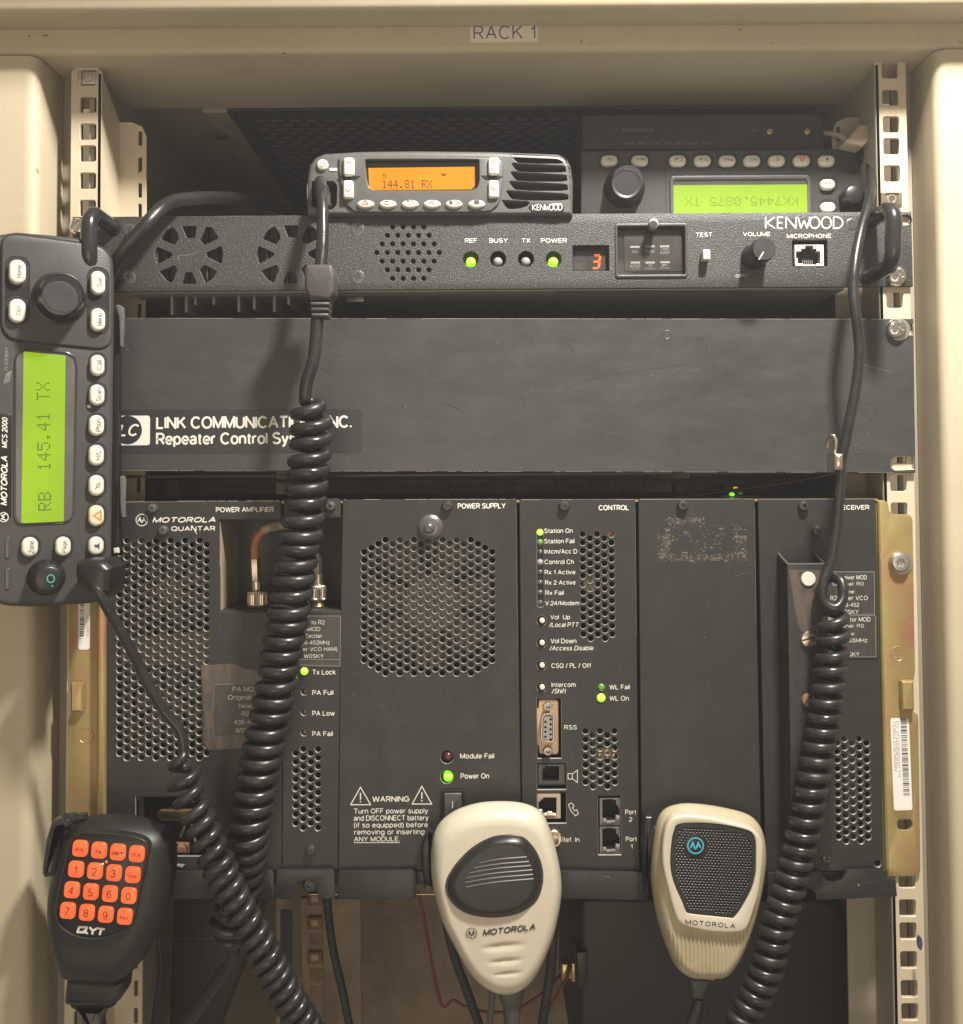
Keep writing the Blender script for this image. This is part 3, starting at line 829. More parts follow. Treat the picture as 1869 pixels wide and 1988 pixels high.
# ---------------------------------------------------------------- rack rails
def rail(side, label):
    left = side < 0
    x0, x1 = (137, 197) if left else (1700, 1760.5)
    yref = 256 if left else 242
    d = Dev('rack_rail', label, 'rack rail', (x0 + x1) / 2, yref, 0, group='perforated mounting rails at the sides of the rack')
    s = d.sc(0)
    a, b = d.p(x0, yref)[0], d.p(x1, yref)[0]
    ztop = d.p((x0 + x1) / 2, 130.5 if left else 113)[1]
    zbot = -0.40 - d.loc.z
    r = 0.0025
    outer = [(a, zbot), (b, zbot), (b, ztop - r), (b - r, ztop), (a + r, ztop), (a, ztop - r)]
    hx = d.p(170.7 if left else 1725 + (1730 - 1725) * 0, yref)[0] if left else d.p(1729.5, yref)[0]
    zs = [0.0]
    steps = [12.7, 15.875, 15.875]
    z = 0.0; k = 0
    while z - 0.02 > zbot:
        z -= steps[k % 3] / 1000; k += 1
        if z - 0.008 > zbot: zs.append(z)
    zs += [0.015875, 0.03175]
    hs = 0.0092
    holes = [[(hx + x * 1, z + y) for x, y in rrect(hs, hs, 0.0012, 2)] for z in zs]
    solid(d, 'front_flange', [outer] + holes, -2.0, 0.0, 'rail_paint', bevel=0.35, seg=1)
    # slanted web and rear flange; the right pair has its shade painted in
    if left: wx = U(232, 300, -30).x - d.loc.x; fx = U(284, 300, -30).x - d.loc.x; e = b
    else: wx = U(1668, 300, -30).x - d.loc.x; fx = U(1616, 300, -30).x - d.loc.x; e = a
    v = []
    zt2 = U(270, 237, -30).z - d.loc.z
    sg = 1 if left else -1
    t = 0.002
    for zz0, zz1, P in ((zbot, min(ztop, zt2 + 0.028), [(e, 0.0), (e - sg * t, 0.0), (wx - sg * t, 0.030), (wx, 0.030)]),):
        n = len(P)
        vv = [(x, y, z) for z in (zz0,) for x, y in P]
        top = [(P[0][0], P[0][1], ztop - 0.004), (P[1][0], P[1][1], ztop - 0.004), (P[2][0], P[2][1], zt2), (P[3][0], P[3][1], zt2)]
        ff = [(0, 1, 5, 4), (1, 2, 6, 5), (2, 3, 7, 6), (3, 0, 4, 7), (4, 5, 6, 7)]
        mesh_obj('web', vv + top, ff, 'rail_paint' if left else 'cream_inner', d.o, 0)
    rr = 0.009
    if left: out2 = [(wx - t, zbot), (fx, zbot), (fx, zt2 - rr), (fx - 0.3 * rr, zt2 - 0.3 * rr), (fx - rr, zt2), (wx - t, zt2)]
    else: out2 = [(fx, zbot), (wx + t, zbot), (wx + t, zt2), (fx + rr, zt2), (fx + 0.3 * rr, zt2 - 0.3 * rr), (fx, zt2 - rr)]
    sx = fx - sg * 0.0038
    zz = U(275, 268.7, -30).z - d.loc.z
    sl = []
    k = 0
    while zz - 0.01 > zbot:
        sl.append([(sx + x, zz + y) for x, y in rrect(0.0022, 0.0088, 0.0006, 2)])
        zz -= (15.875, 15.875, 12.7)[k % 3] / 1000; k += 1
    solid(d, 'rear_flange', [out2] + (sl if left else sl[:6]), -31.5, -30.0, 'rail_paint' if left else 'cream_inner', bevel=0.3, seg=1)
    return d
RL = rail(-1, 'perforated cream mounting rail beside the left cabinet post, square holes above the black handle')
RG = rail(1, 'perforated cream mounting rail beside the right cabinet post, beyond the hanging straight cord')
# cage nuts
def cage_nut(d, cx, cy, m):
    box(d, 'cage_nut', cx, cy, 30, 26, -4, -1.2, m, r=2, bevel=0.5)
    lathe(d, 'nut_thread', cx, cy, -0.8, [(9, -1.3), (9, -0.8), (6.5, -0.8), (6.0, -3.0)], 'zinc', None, 18)
    for sx in (-17, 17): box(d, 'cage_clip', cx + sx, cy, 6, 26, -3, 0.9, m, r=1, bevel=0.3)
cage_nut(RL, 171, 151, 'zinc')
cage_nut(RG, 1731, 386, 'nickel')
# ================================================================ 1U repeater
K = Dev('rack_repeater', 'black wrinkle painted one unit repeater with volume knob, four round indicators and two handles', 'radio repeater', 955, 492, 3)
pan = PP(K, [(140.5, 421), (1769, 411), (1772.5, 556), (140, 567)])
fan_slots = [[(1262, 207), (1415, 207), (1400, 330), (1310, 330)], [(1520, 213), (1580, 225), (1640, 310), (1645, 340), (1500, 405), (1450, 355)],
             [(1520, 490), (1680, 420), (1700, 500), (1680, 605), (1530, 530)], [(1500, 620), (1635, 690), (1590, 760), (1510, 815), (1450, 670)],
             [(1300, 700), (1370, 700), (1415, 820), (1255, 820)], [(1190, 625), (1210, 680), (1150, 815), (1090, 780), (1020, 690)],
             [(990, 425), (1160, 500), (1150, 530), (1000, 610), (970, 520)], [(1160, 215), (1215, 290), (1225, 340), (1180, 405), (1035, 345), (1090, 260)]]
holes = []
for dx, dy in ((0, 0), (197.5, -1)):
    for sl in fan_slots:
        P = [C4(*q) for q in sl]
        P = [(x + dx, y + dy) for x, y in P]
        R3 = round_prof(P, [2.5] * len(P), 3)
        holes.append(PP(K, R3))
rows = [(1212, 565, 4), (1257, 537, 5), (1303, 509, 6), (1349, 481, 7), (1395, 509, 6), (1441, 537, 5), (1487, 565, 4)]
for y, x0, n in rows:
    for i in range(n):
        holes.append(CC(K, *A2(x0 + 55.5 * i, y), 4.7, 0, 14))
LEDS = [(983, 1383), (1128, 1383), (1277, 1383), (1425, 1383)]
for q in LEDS: holes.append(CC(K, *A2(*q), 15.3, 0, 28))
wd = [A2(1525, 1310), A2(1720, 1448)]
def zr_(dev, z, x0, y0, x1, y1, r=0, h=0):
    a, b = z(x0, y0), z(x1, y1)
    return RR(dev, (a[0] + b[0]) / 2, (a[1] + b[1]) / 2, abs(b[0] - a[0]), abs(b[1] - a[1]), z.l(r), h)
holes.append(zr_(K, A2, 1527, 1310, 1720, 1448, 2))
holes.append(zr_(K, D8, 66, 101, 479, 409, 14))
holes.append(zr_(K, D8, 1100, 195, 1305, 350, 4))
holes.append(RR(K, 1757.5, 427.5, 24, 19, 9))
holes.append(CC(K, *D8(588, 303), 7, 0, 12))
solid(K, 'front_panel', [pan] + holes, -3.0, 0.0, 'wrinkle_black', bevel=0.45, seg=2, hole_bevel=0.3)
# chassis behind, its underside and left flank show under the panel
ch = PP(K, [(240, 424), (1642, 416), (1642, 561), (240, 564)])
solid(K, 'chassis', [ch], -300, -16, 'chassis_gray', bevel=0.3)
frame_in = [PP(K, [(240, 424), (1642, 416), (1642, 561), (240, 564)]), PP(K, [(246, 430), (1636, 422), (1636, 557), (246, 560)])]
solid(K, 'chassis_rim', frame_in, -16, -3.2, 'chassis_gray')
box(K, 'bottom_lip', 935, 563.5, 1400, 3.0, -18, -3.1, 'hole_edge', bevel=0.2)
# heat sink fins hanging under the left half and the ones seen through the fan slots
for x, yb in ((475, 170), (565, 155), (622, 105), (737, 105), (893, 150), (990, 135), (1115, 150), (1205, 105), (430, 60)):
    a, b = B1(x, 30), B1(x, yb)
    box(K, 'heat_sink_fin', a[0], (a[1] + b[1]) / 2 + 1, 5.5, b[1] - a[1] + 4, -75, -14 - (170 - yb) * 0.1, 'fin_gray', bevel=0.3)
for i in range(18):
    x = 304 + i * 19.5
    box(K, 'cooling_rib', x, 493, 3.0, 122, -15.8, -9.5, 'screw_gray', bevel=0.2)
box(K, 'vent_block', 690, 579, 34, 14, -40, -19, 'screw_gray', bevel=0.4)
# screws
for z, x, y, r in ((A2, 377, 1222, 37), (A2, 377, 1478, 37), (C4, 697, 245, 70), (C4, 695, 750, 74), (D8, 1448, 102, 35), (D8, 1475, 395, 33)):
    q = z(x, y)
    flat_screw(K, q[0], q[1], z.l(r), 0.02, 'screw_gray')
q = A3(1530, 1435)
def chrome(d, x, y, r, h0=0.0, hh=4.2):
    return screw(d, x, y, r, h0, hh, 'chrome', 'phillips', twist=0.5)
chrome(K, q[0] + 0.5, q[1] + 1, 20)
chrome(K, 148, 438, 17)
# indicators
for i, (q, m) in enumerate(zip(LEDS, ('led_lime', 'led_gray', 'led_gray', 'led_lime'))):
    x, y = A2(*q)
    l = lathe(K, 'indicator_socket', x, y, 0, [(15.3, -0.4), (15.2, -3.0), (14.0, -6.5), (11, -7.5)], 'plastic_dark', None, 28)
    if m == 'led_gray': pr = [(10, -7.4), (10, -4.2), (9, -2.6), (6.5, -1.4), (3, -0.9)]
    else: pr = [(10, -7.4), (10, -4.8), (9.2, -3.0), (7, -1.6), (3.5, -0.9)]
    lathe(K, 'indicator_lens', x, y + 3.2, 0, pr, m, l, 24)
for s, x, wdt in (('REF', 984, 66), ('BUSY', 1131, 98), ('TX', 1277, 46), ('POWER', 1426, 138)):
    text(K, s, x, 1284, wdt, 24, 0.06, 'white_print', bold=0.02, zoom=A2)
# channel display
rng(K, 'display_window', A2, 1527, 1310, 1720, 1448, -6, -4.2, 'pane_dark', r=2)
sg = []
def seg7(cx, cy, w, h, sk):
    X = lambda x, y: (cx + x + sk * (y), cy - y)
    return [[X(-w, h), X(w, h)], [X(w, h), X(w, 0)], [X(w, 0), X(w, -h)], [X(-w, -h), X(w, -h)], [X(-w, 0), X(w, 0)]]
c = A2(1652, 1397)
for l in seg7(c[0], c[1], 6.2, 12.5, 0.12):
    (ax, ay), (bx, by) = l
    l2 = [(ax + (bx - ax) * 0.10, ay + (by - ay) * 0.10), (ax + (bx - ax) * 0.90, ay + (by - ay) * 0.90)]
    sg.append(l2)
strokes(K, 'digit', sg, 3.7, -4.1, 'digit_red')
# cover window with its thumb screw
wn = rng(K, 'cover_window', D8, 60, 95, 486, 415, -5, -3.4, 'glass_dark', r=14)
a = D8(273, 255)
fr = [RR(K, a[0], a[1], D8.l(426), D8.l(320), D8.l(16), 1.0), RR(K, a[0], a[1], D8.l(396), D8.l(286), D8.l(10), 1.0)]
solid(K, 'window_frame', fr, -3.4, 1.0, 'plastic_gray', wn, bevel=0.5)
rng(K, 'window_pane', D8, 112, 150, 450, 380, -3.4, -3.0, 'pane_dark', wn, r=4)
b = D8(283, 103)
lathe(K, 'thumb_screw', b[0], b[1], 6, [(9, 0.5), (9, 4.5), (10, 4.8), (10, 7.2), (9.2, 7.9), (7.8, 8.0)], 'zinc', None, 26)
lathe(K, 'thumb_screw_cap', b[0], b[1], 8, [(8.0, 8.01), (7.8, 8.12), (6, 8.15)], 'knob_cap', None, 26)
for x, y in ((175, 235), (265, 232), (350, 231), (178, 327), (265, 327), (352, 325)):
    p = D8(x, y)
    box(K, 'status_bar', p[0], p[1], D8.l(55), D8.l(12), -3.0, -2.85, 'dim_print', wn, bevel=0)
for s, x, y, wdt, h in (('CH', 173, 263, 28, 18), ('MON', 265, 262, 46, 18), ('TAKE', 350, 247, 55, 17), ('OVER', 350, 269, 55, 17), ('INTER', 178, 348, 60, 18), ('TX', 265, 346, 26, 17), ('RPT', 352, 344, 36, 17), ('COM', 180, 364, 46, 8), ('DISABLE', 266, 362, 60, 9), ('DISABLE', 353, 360, 60, 9)):
    text(K, s, x, y, wdt, h, -2.85, 'dim_print', bold=0.01, parent=wn, zoom=D8)
for s, x, y, wdt, h, b in (('TEST', 581, 163, 98, 24, 0.02), ('VOLUME', 890, 160, 160, 24, 0.02), ('MICROPHONE', 1198, 171, 262, 25, 0.02), ('OFF/', 800, 405, 66, 19, 0.01)):
    text(K, s, x, y, wdt, h, 0.06, 'white_print', bold=b, zoom=D8)
# maker's name in thin strokes
def kenwood(dev, cx, cy, w, h, hh, m, sw, parent=None):
    x = lambda u: cx - w / 2 + u * w
    T, B, Mi = cy - h / 2, cy + h / 2, cy
    def arc(c0, rx, ry, a0, a1, n=26): return [(x(c0) + rx * w * math.cos(math.radians(a0 + (a1 - a0) * i / n)), cy - ry * h * math.sin(math.radians(a0 + (a1 - a0) * i / n))) for i in range(n + 1)]
    L = [[(x(0.01), T), (x(0.01), B)], [(x(0.125), T), (x(0.025), Mi + h * 0.02)], [(x(0.025), Mi + h * 0.02), (x(0.13), B)],
         [(x(0.232), T), (x(0.163), T), (x(0.163), B), (x(0.232), B)], [(x(0.163), Mi), (x(0.225), Mi)],
         [(x(0.272), B), (x(0.272), T)], [(x(0.272), T), (x(0.400), B)], [(x(0.400), B), (x(0.400), T)],
         [(x(0.424), T), (x(0.462), B)], [(x(0.462), B), (x(0.502), Mi - h * 0.2)], [(x(0.502), Mi - h * 0.2), (x(0.540), B)], [(x(0.540), B), (x(0.578), T)],
         arc(0.640, 0.062, 0.5, 90, 445), arc(0.788, 0.062, 0.5, 90, 445),
         [(x(0.880), T), (x(0.880), B)] + arc(0.915, 0.082, 0.5, -90, 90) + [(x(0.880), T)]]
    return strokes(dev, 'lettering', L, sw, hh, m, parent)
q = D8(1167, 93)
kenwood(K, q[0], q[1], D8.l(458), D8.l(66), 0.06, 'white_print', 2.5)
# test switch
p = D8(588, 303)
lathe(K, 'switch_bush', p[0], p[1], 0, [(7.5, -1), (7.5, 0.5), (5, 0.5), (4.5, -1)], 'plastic_dark', None, 18)
p = D8(598, 279)
sw_ = box(K, 'switch_lever', p[0], p[1], 14.5, 19.5, 0, 7.0, 'button_white', r=2, bevel=0.9)
# volume knob
p = (1483, 483.5)
def ridged(r, k=0.6, n=18): return lambda a: r + k * (1 if int(a / (2 * math.pi) * n * 2) % 2 else 0) * 0 + r * 0
lathe(K, 'volume_knob', p[0], p[1], 22, [(26, 0.6), (26, 3), (24.5, 4), (24.0, 16), (23.6, 20.2), (23.0, 21.4), (21.8, 22)], 'knob_black', None, 40)
lathe(K, 'knob_cap', p[0], p[1], 22, [(21.7, 22.0), (21.2, 22.12), (15, 22.12)], 'knob_cap', None, 36)
strokes(K, 'pointer', [[(1482, 489), (1473, 504)]], 2.2, 22.2, 'white_print')
# microphone jack
jk = rng(K, 'microphone_jack', D8, 1100, 195, 1305, 350, -9, -8, 'socket_dark')
j0 = zr_(K, D8, 1114, 222, 1284, 348, 3, -0.6)
op = PP(K, [D8(*q) for q in [(1132, 338), (1132, 300), (1122, 300), (1122, 262), (1152, 262), (1152, 246), (1176, 246), (1176, 228), (1220, 228), (1220, 246), (1240, 246), (1240, 262), (1262, 262), (1262, 338)]], -0.6)
solid(K, 'jack_frame', [j0, op], -8, -0.6, 'button_white', jk, bevel=0.2, seg=1, hole_mat='socket_gray')
solid(K, 'jack_back', [zr_(K, D8, 1120, 222, 1284, 345, 0, -6)], -8, -6, 'socket_dark', jk)
for i in range(6):
    q = D8(1160 + i * 11, 326)
    box(K, 'contact', q[0], q[1], 1.2, 8, -6, -3, 'zinc', jk, bevel=0)
for x in (1140, 1262):
    q = D8(x, 340); box(K, 'jack_foot', q[0], q[1], 15, 5, -0.6, 0.6, 'button_white', jk, bevel=0.2)
# handles
def handle(dev, x, ya, yb):
    s = dev.sc(0)
    a, b = dev.p(x, ya), dev.p(x, yb)
    hx = 0.036
    P = []
    r = 0.0095
    A = Vector((a[0], 0, a[1])); Bm = Vector((b[0], 0, b[1]))
    P.append(A)
    P.append(A + Vector((0, -(hx - r), 0)))
    for k in range(1, 9):
        t = math.pi / 2 * k / 8
        P.append(A + Vector((0, -(hx - r) - r * math.sin(t), -r * (1 - math.cos(t)))))
    for k in range(0, 9):
        t = math.pi / 2 * (8 - k) / 8
        P.append(Bm + Vector((0, -(hx - r) - r * math.sin(t), r * (1 - math.cos(t)))))
    P.append(Bm)
    h = tube('handle', P, 0.0044, 'handle_black', dev.o, 18)
    for yy in (ya, yb):
        lathe(dev, 'handle_foot', x, yy, 1, [(17, 0), (17, 0.9), (15.5, 1.4), (14, 1.4)], 'handle_black', h, 26)
    return h
handle(K, 1686, 431, 538)
handle(K, 218, 440, 545)
strokes(K, 'scratch', [[C4(1220, 570), C4(1213, 535), C4(1230, 522), C4(1320, 515), C4(1415, 492)]], 1.2, 0.07, 'scratch')
strokes(K, 'scratch', [[C4(1215, 540), C4(1245, 585)], [C4(1730, 640), C4(1800, 632)], [C4(1760, 690), C4(1785, 700)], [A1(1427, 1505), A1(1430, 1545)]], 0.8, 0.07, 'scratch')

def worn_edge_highlight(dev, x0, x1, y0, y1, h, seed, m='edge_metal_and_highlight', wd=0.9, fill=0.8):
    """painted highlight along an edge, broken up like metal worn through paint"""
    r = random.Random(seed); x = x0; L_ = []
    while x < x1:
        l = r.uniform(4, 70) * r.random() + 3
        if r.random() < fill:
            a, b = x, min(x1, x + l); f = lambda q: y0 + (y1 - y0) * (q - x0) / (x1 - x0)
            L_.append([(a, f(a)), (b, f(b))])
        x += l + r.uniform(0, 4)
    return tag(strokes(dev, 'worn_edge_highlight', L_, wd, h, m), kind='stuff')
worn_edge_highlight(K, 300, 1760, 420.8, 411.8, 0.03, 4, 'scratch', 0.9, 0.6)
# ================================================================ compact mobile radio on top
Mo = Dev('mobile_radio', 'compact dark grey mobile radio with orange display and slotted speaker, standing on the repeater', 'two-way radio', 855, 350, -3)
out = [A2(*q) for q in [(110, 1150), (104, 1050), (105, 960), (118, 880), (150, 838), (200, 816), (400, 804), (700, 801), (1100, 805), (1450, 818), (1490, 835), (1518, 880), (1530, 970), (1528, 1150)]]
def spk(xl, xr, y0, y1):
    h = y1 - y0
    return [(xl, y0 + 8), (xl + 12, y0), (xr - 90, y0 + h * 0.34), (xr - 20, y0 + h * 0.50), (xr, y0 + h * 0.66), (xr - 18, y0 + h * 0.84), (xr - 110, y0 + h), (xl + 260, y0 + h * 0.98), (xl + 72, y0 + h * 0.86), (xl + 40, y0 + h * 0.6)]
slots = [spk(870, 1575, 155, 258), spk(870, 1607, 265, 373), spk(858, 1610, 380, 493), (spk(840, 1612, 503, 613)), spk(800, 1612, 626, 740)]
hl = [PP(Mo, [C2(*q) for q in s], 10) for s in slots]
hl.append(PP(Mo, [C2(*q) for q in [(742, 752), (1060, 768), (1082, 780), (1060, 808), (985, 838), (880, 850), (815, 848), (775, 808)]], 10))
jack = PP(Mo, round_prof([A2(114, 985), A2(135, 972), A2(250, 972), A2(264, 990), A2(262, 1090), A2(245, 1112), A2(200, 1118), A2(130, 1095), A2(116, 1060)], [3] * 9, 3), 10)
isl = [A2(*q) for q in [(275, 862), (292, 840), (430, 834), (700, 833), (1020, 837), (1120, 843), (1150, 862), (1158, 920), (1150, 1010), (1135, 1080), (1105, 1112), (1050, 1130), (700, 1134), (400, 1132), (340, 1112), (302, 1065), (285, 970)]]
win_px = [A2(*q) for q in [(418, 850), (1026, 848), (1028, 960), (1018, 1000), (985, 1014), (470, 1014), (440, 1000), (425, 950)]]
win = PP(Mo, round_prof(win_px, [4, 4, 4, 4, 3, 3, 4, 4], 3), 12)
Mb = solid(Mo, 'front_housing', [PP(Mo, round_prof(out, [0.1, 4, 4, 4, 4, 4, 3, 3, 3, 4, 4, 4, 4, 0.1], 3), 10)] + hl + [jack, PP(Mo, win_px, 10)], -4, 10, 'radio_gray', bevel=3.2, seg=4, hole_bevel=0.7)
solid(Mo, 'speaker_backing', [PP(Mo, [(1080, 306), (1108, 330), (1108, 416), (1080, 416), (995, 416), (995, 306)], 0)], -6, 1.5, 'socket_dark', Mb)
solid(Mo, 'housing_body', [PP(Mo, [(606, 312), (1100, 308), (1102, 415), (606, 416)], 0)], -120, -4, 'plastic_dark', bevel=1)
isl_o = solid(Mo, 'control_plate', [PP(Mo, smooth_loop(isl, 3), 12), win], 9.0, 11.6, 'radio_gray', bevel=1.1, seg=3, hole_bevel=0.5)
rng(Mo, 'display_glass', A2, 415, 846, 1030, 1018, 5.0, 7.4, 'glass_dark', isl_o, bevel=0)
lcd = solid(Mo, 'display', [PP(Mo, [A2(436, 897), A2(1003, 890), A2(1003, 992), A2(985, 1010), A2(452, 1013), A2(440, 1000)], 8)], 7.2, 8.0, 'lcd_orange', isl_o, bevel=0)
text(Mo, '5', 522, 938, 20, 25, 8.1, 'lcd_orange_ink', bold=0.02, parent=lcd, zoom=A2)
dots(Mo, '144.81 RX', 643, 983, 268, 44, 8.1, 'lcd_orange_ink', fill=1.0, parent=lcd, zoom=A2)
solid(Mo, 'marker', [PP(Mo, [A2(820, 927), A2(857, 927), A2(838, 943)], 8.1)], 8.05, 8.1, 'lcd_orange_ink', lcd)
def dome_btn(dev, name, loop, h0, h1, m, parent=None, b=None):
    return solid(dev, name, [loop], h0, h1, m, parent, bevel=b or min(1.6, (h1 - h0) * 0.8), seg=4)
pb = dome_btn(Mo, 'power_button', CC(Mo, *A2(190, 878), A2.l(31), 12, 24), 8, 12.2, 'button_white')
p = A2(190, 878)
strokes(Mo, 'symbol', [[(p[0] + 4.5 * math.sin(a), p[1] + 0.5 - 4.5 * math.cos(a)) for a in [0.6 + i * (2 * math.pi - 1.2) / 14 for i in range(15)]], [(p[0], p[1] - 6), (p[0], p[1])]], 1.2, 12.3, 'gray_print', pb)
rng(Mo, 'indicator', A2, 228, 897, 268, 913, 8, 10.6, 'label_white', r=4)
btns = [('up', 331, 888, 58, 100, [[(-12, 4), (0, -9), (12, 4)]], -14), ('down', 328, 1010, 56, 100, [[(-12, -6), (0, 6), (12, -6)]], 6),
        ('up2', 1105, 885, 58, 96, [[(-12, -4), (0, -14), (12, -4)], [(-12, 8), (0, -2), (12, 8)]], -14), ('down2', 1105, 1008, 56, 98, [[(-12, -10), (0, 0), (12, -10)], [(-12, 0), (0, 11), (12, 0)]], 0)]
for n_, x, y, wd_, ht, ln, dy in btns:
    q = A2(x, y)
    bt = dome_btn(Mo, 'button', RR(Mo, q[0], q[1], A2.l(wd_), A2.l(ht), 5.5, 14, n=5), 10, 14.2, 'button_white')
    strokes(Mo, 'symbol', [[(q[0] + u * 0.45, q[1] + (v + dy) * 0.42) for u, v in l] for l in ln], 1.3, 14.3, 'gray_print', bt)
for x, y in ((336, 945), (1096, 945)):
    q = A2(x, y)
    solid(Mo, 'divider', [PP(Mo, [(q[0] - 21, q[1] - 3), (q[0] + 21, q[1] - 1.5), (q[0] + 12, q[1] + 4.5), (q[0] - 12, q[1] + 5)], 11.9)], 11.3, 11.9, 'plastic_dark', isl_o)
for i, x in enumerate((420, 539, 658, 776, 893, 1014)):
    q = A2(x, 1087)
    lathe(Mo, 'button_well', q[0], q[1] - 3.5, 11.7, [(19, 11.55), (19.2, 11.75), (17.6, 11.75), (17, 11.6)], 'plastic_gray', isl_o, 30) if False else None
    bt = dome_btn(Mo, 'button', CC(Mo, q[0], q[1], A2.l(46), 14, 28, A2.l(24)), 10, 13.6, 'button_white')
    h = 13.7
    c = (q[0], q[1] - 2.6)
    if i == 0: strokes(Mo, 'symbol', [[(c[0] - 5.5, c[1] + 3.5), (c[0] + 5.5, c[1] + 3.5), (c[0], c[1] - 4)]], 2.4, h, 'red_print', bt, closed=True)
    if i == 1:
        strokes(Mo, 'symbol', [[(c[0] - 5, c[1] - 2), (c[0] + 1, c[1] - 2), (c[0] + 1, c[1] + 4), (c[0] - 5, c[1] + 4)]], 1.3, h, 'gray_print', bt, closed=True)
        strokes(Mo, 'symbol', [[(c[0] - 1, c[1] - 4.5), (c[0] + 5, c[1] - 4.5), (c[0] + 4.6, c[1] + 1)]], 1.2, h, 'gray_print', bt)
    if i == 2: strokes(Mo, 'symbol', [[(c[0] - 5, c[1] - 3), (c[0] + 5, c[1] - 3), (c[0] + 8, c[1]), (c[0] + 5, c[1] + 3.2), (c[0] - 7, c[1] + 3.2)], [(c[0] - 2, c[1] - 5.5), (c[0] - 6, c[1] - 3), (c[0] - 2, c[1] - 0.5)]], 1.2, h, 'gray_print', bt)
    if i == 3: strokes(Mo, 'symbol', [[(c[0] + 5, c[1] - 4), (c[0] - 5, c[1]), (c[0] + 6, c[1] + 4)]], 1.3, h, 'gray_print', bt)
    if i == 4:
        solid(Mo, 'symbol', [PP(Mo, [(c[0] - 9, c[1] + 4), (c[0] - 9, c[1]), (c[0] - 11, c[1]), (c[0] - 6, c[1] - 4), (c[0] - 1, c[1]), (c[0] - 3, c[1]), (c[0] - 3, c[1] + 4)], h)], h - 0.05, h, 'gray_print', bt)
        strokes(Mo, 'symbol', [[(c[0] + 1, c[1] - 4), (c[0] + 11, c[1]), (c[0] + 1, c[1] + 4)]], 1.2, h, 'gray_print', bt)
    if i == 5: box(Mo, 'symbol', c[0], c[1], 10, 8, h - 0.05, h, 'gray_print', bt, bevel=0)
bd = solid(Mo, 'name_badge', [PP(Mo, [C2(*q) for q in [(1080, 830), (1120, 778), (1500, 790), (1545, 830), (1540, 885), (1520, 905), (1130, 890)]], 10.8)], 9, 10.8, 'glass_dark', bevel=0.6)
q = C2(1322, 836)
kenwood(Mo, q[0], q[1], C2.l(392), C2.l(72), 10.9, 'white_print', 1.35, bd)
rng(Mo, 'microphone_socket', A2, 118, 975, 262, 1115, -5, -1, 'socket_dark')
solid(Mo, 'socket_clip', [PP(Mo, [A2(195, 990), A2(232, 985), A2(236, 1100), A2(205, 1090)], 6)], -1, 6, 'plastic_gray', bevel=0.5)

# ================================================================ remote control head, laid out once, used twice
def pill(dev, cx, cy, w, h, h0, h1, m='button_white', rot=0, parent=None, well=True):
    if well:
        W_ = [RR(dev, cx, cy, w + 9, h + 9, min(w, h) / 2 + 2, h0 + 0.1, rot, 6)]
        solid(dev, 'button_well', W_, h0 - 0.3, h0 + 0.12, 'socket_dark', parent)
    return solid(dev, 'button', [RR(dev, cx, cy, w, h, min(w, h) / 2 - 0.3, h1, rot, 7)], h0, h1, m, parent, bevel=1.7, seg=4)

# ---- upside-down head at the back right
N_ = Dev('radio_control_head', 'upside-down control head with dim green display, behind the repeater on the right', 'radio control head', 1400, 350, -28)
solid(N_, 'housing', [PP(N_, round_prof([(1127, 292), (1690, 288), (1690, 470), (1127, 470)], [6, 6, 0.1, 0.1]), 0)], -110, 0, 'plastic_gray', bevel=1.5)
strokes(N_, 'groove', [[(1292, 292), (1293, 470)]], 2.0, 0.05, 'socket_dark')
bz = solid(N_, 'display_bezel', [RR(N_, *A3(708, 1060), A3.l(735), A3.l(290), 8, 1), RR(N_, *A3(708, 1068), A3.l(700), A3.l(262), 6, 1)], 0, 1.4, 'radio_gray', bevel=0.5)
solid(N_, 'display_glass', [RR(N_, *A3(708, 1065), A3.l(710), A3.l(270), 6, 0.4)], 0, 0.35, 'window_smoke', bz)
l2 = solid(N_, 'display', [RR(N_, *A3(705, 1080), A3.l(718), A3.l(230), 3, 0.6)], 0.3, 0.6, 'lcd_green_dim', bz)
dots(N_, 'KK7445.0875 TX', 995, 607, 735, 60, 0.7, 'lcd_green_ink2', rot=180, fill=0.75, parent=l2, zoom=C3)
for s, x in (('Sel', 133), ('Menu', 332), ('Call', 580), ('Scan', 742), ('Phon', 904), ('H/L', 1065), ('0', 1227), ('', 1390), ('', 1553)):
    q = C3(x, 340)
    b_ = pill(N_, q[0], q[1], C3.l(112), C3.l(74), 0, 3.2, 'button_white')
    if s: text(N_, s, q[0] + 1, q[1] - 2, {'Sel': 13, 'Menu': 19, 'Call': 17, 'Scan': 19, 'Phon': 19, 'H/L': 15, '0': 6}[s], 7, 3.25, 'gray_print', rot=180, bold=0.01, parent=b_)
    elif x == 1390: strokes(N_, 'symbol', [[(q[0] - 6, q[1] - 6), (q[0] + 6, q[1] - 6), (q[0], q[1] + 1)]], 2.2, 3.3, 'red_print', b_, closed=True)
    else: solid(N_, 'symbol', [PP(N_, [(q[0] - 3, q[1] - 2), (q[0] + 2, q[1] - 6), (q[0] + 2, q[1] + 2)], 3.3)], 3.22, 3.3, 'navy_print', b_)
for s, x, y in (('Page', 1560, 495), ('Zone', 1562, 645)):
    q = C3(x, y)
    b_ = pill(N_, q[0], q[1], C3.l(100), C3.l(72), 0, 3.2)
    text(N_, s, q[0] + 1, q[1] - 2, 18, 7, 3.25, 'gray_print', rot=180, bold=0.0, parent=b_)
q = C3(246, 487)
lathe(N_, 'knob', q[0] - 1, q[1] + 2, 10, [(40, 0.2), (40, 2.5), (37, 4), (34, 11), (32, 15), (29.5, 17)], 'knob_black', None, 40)
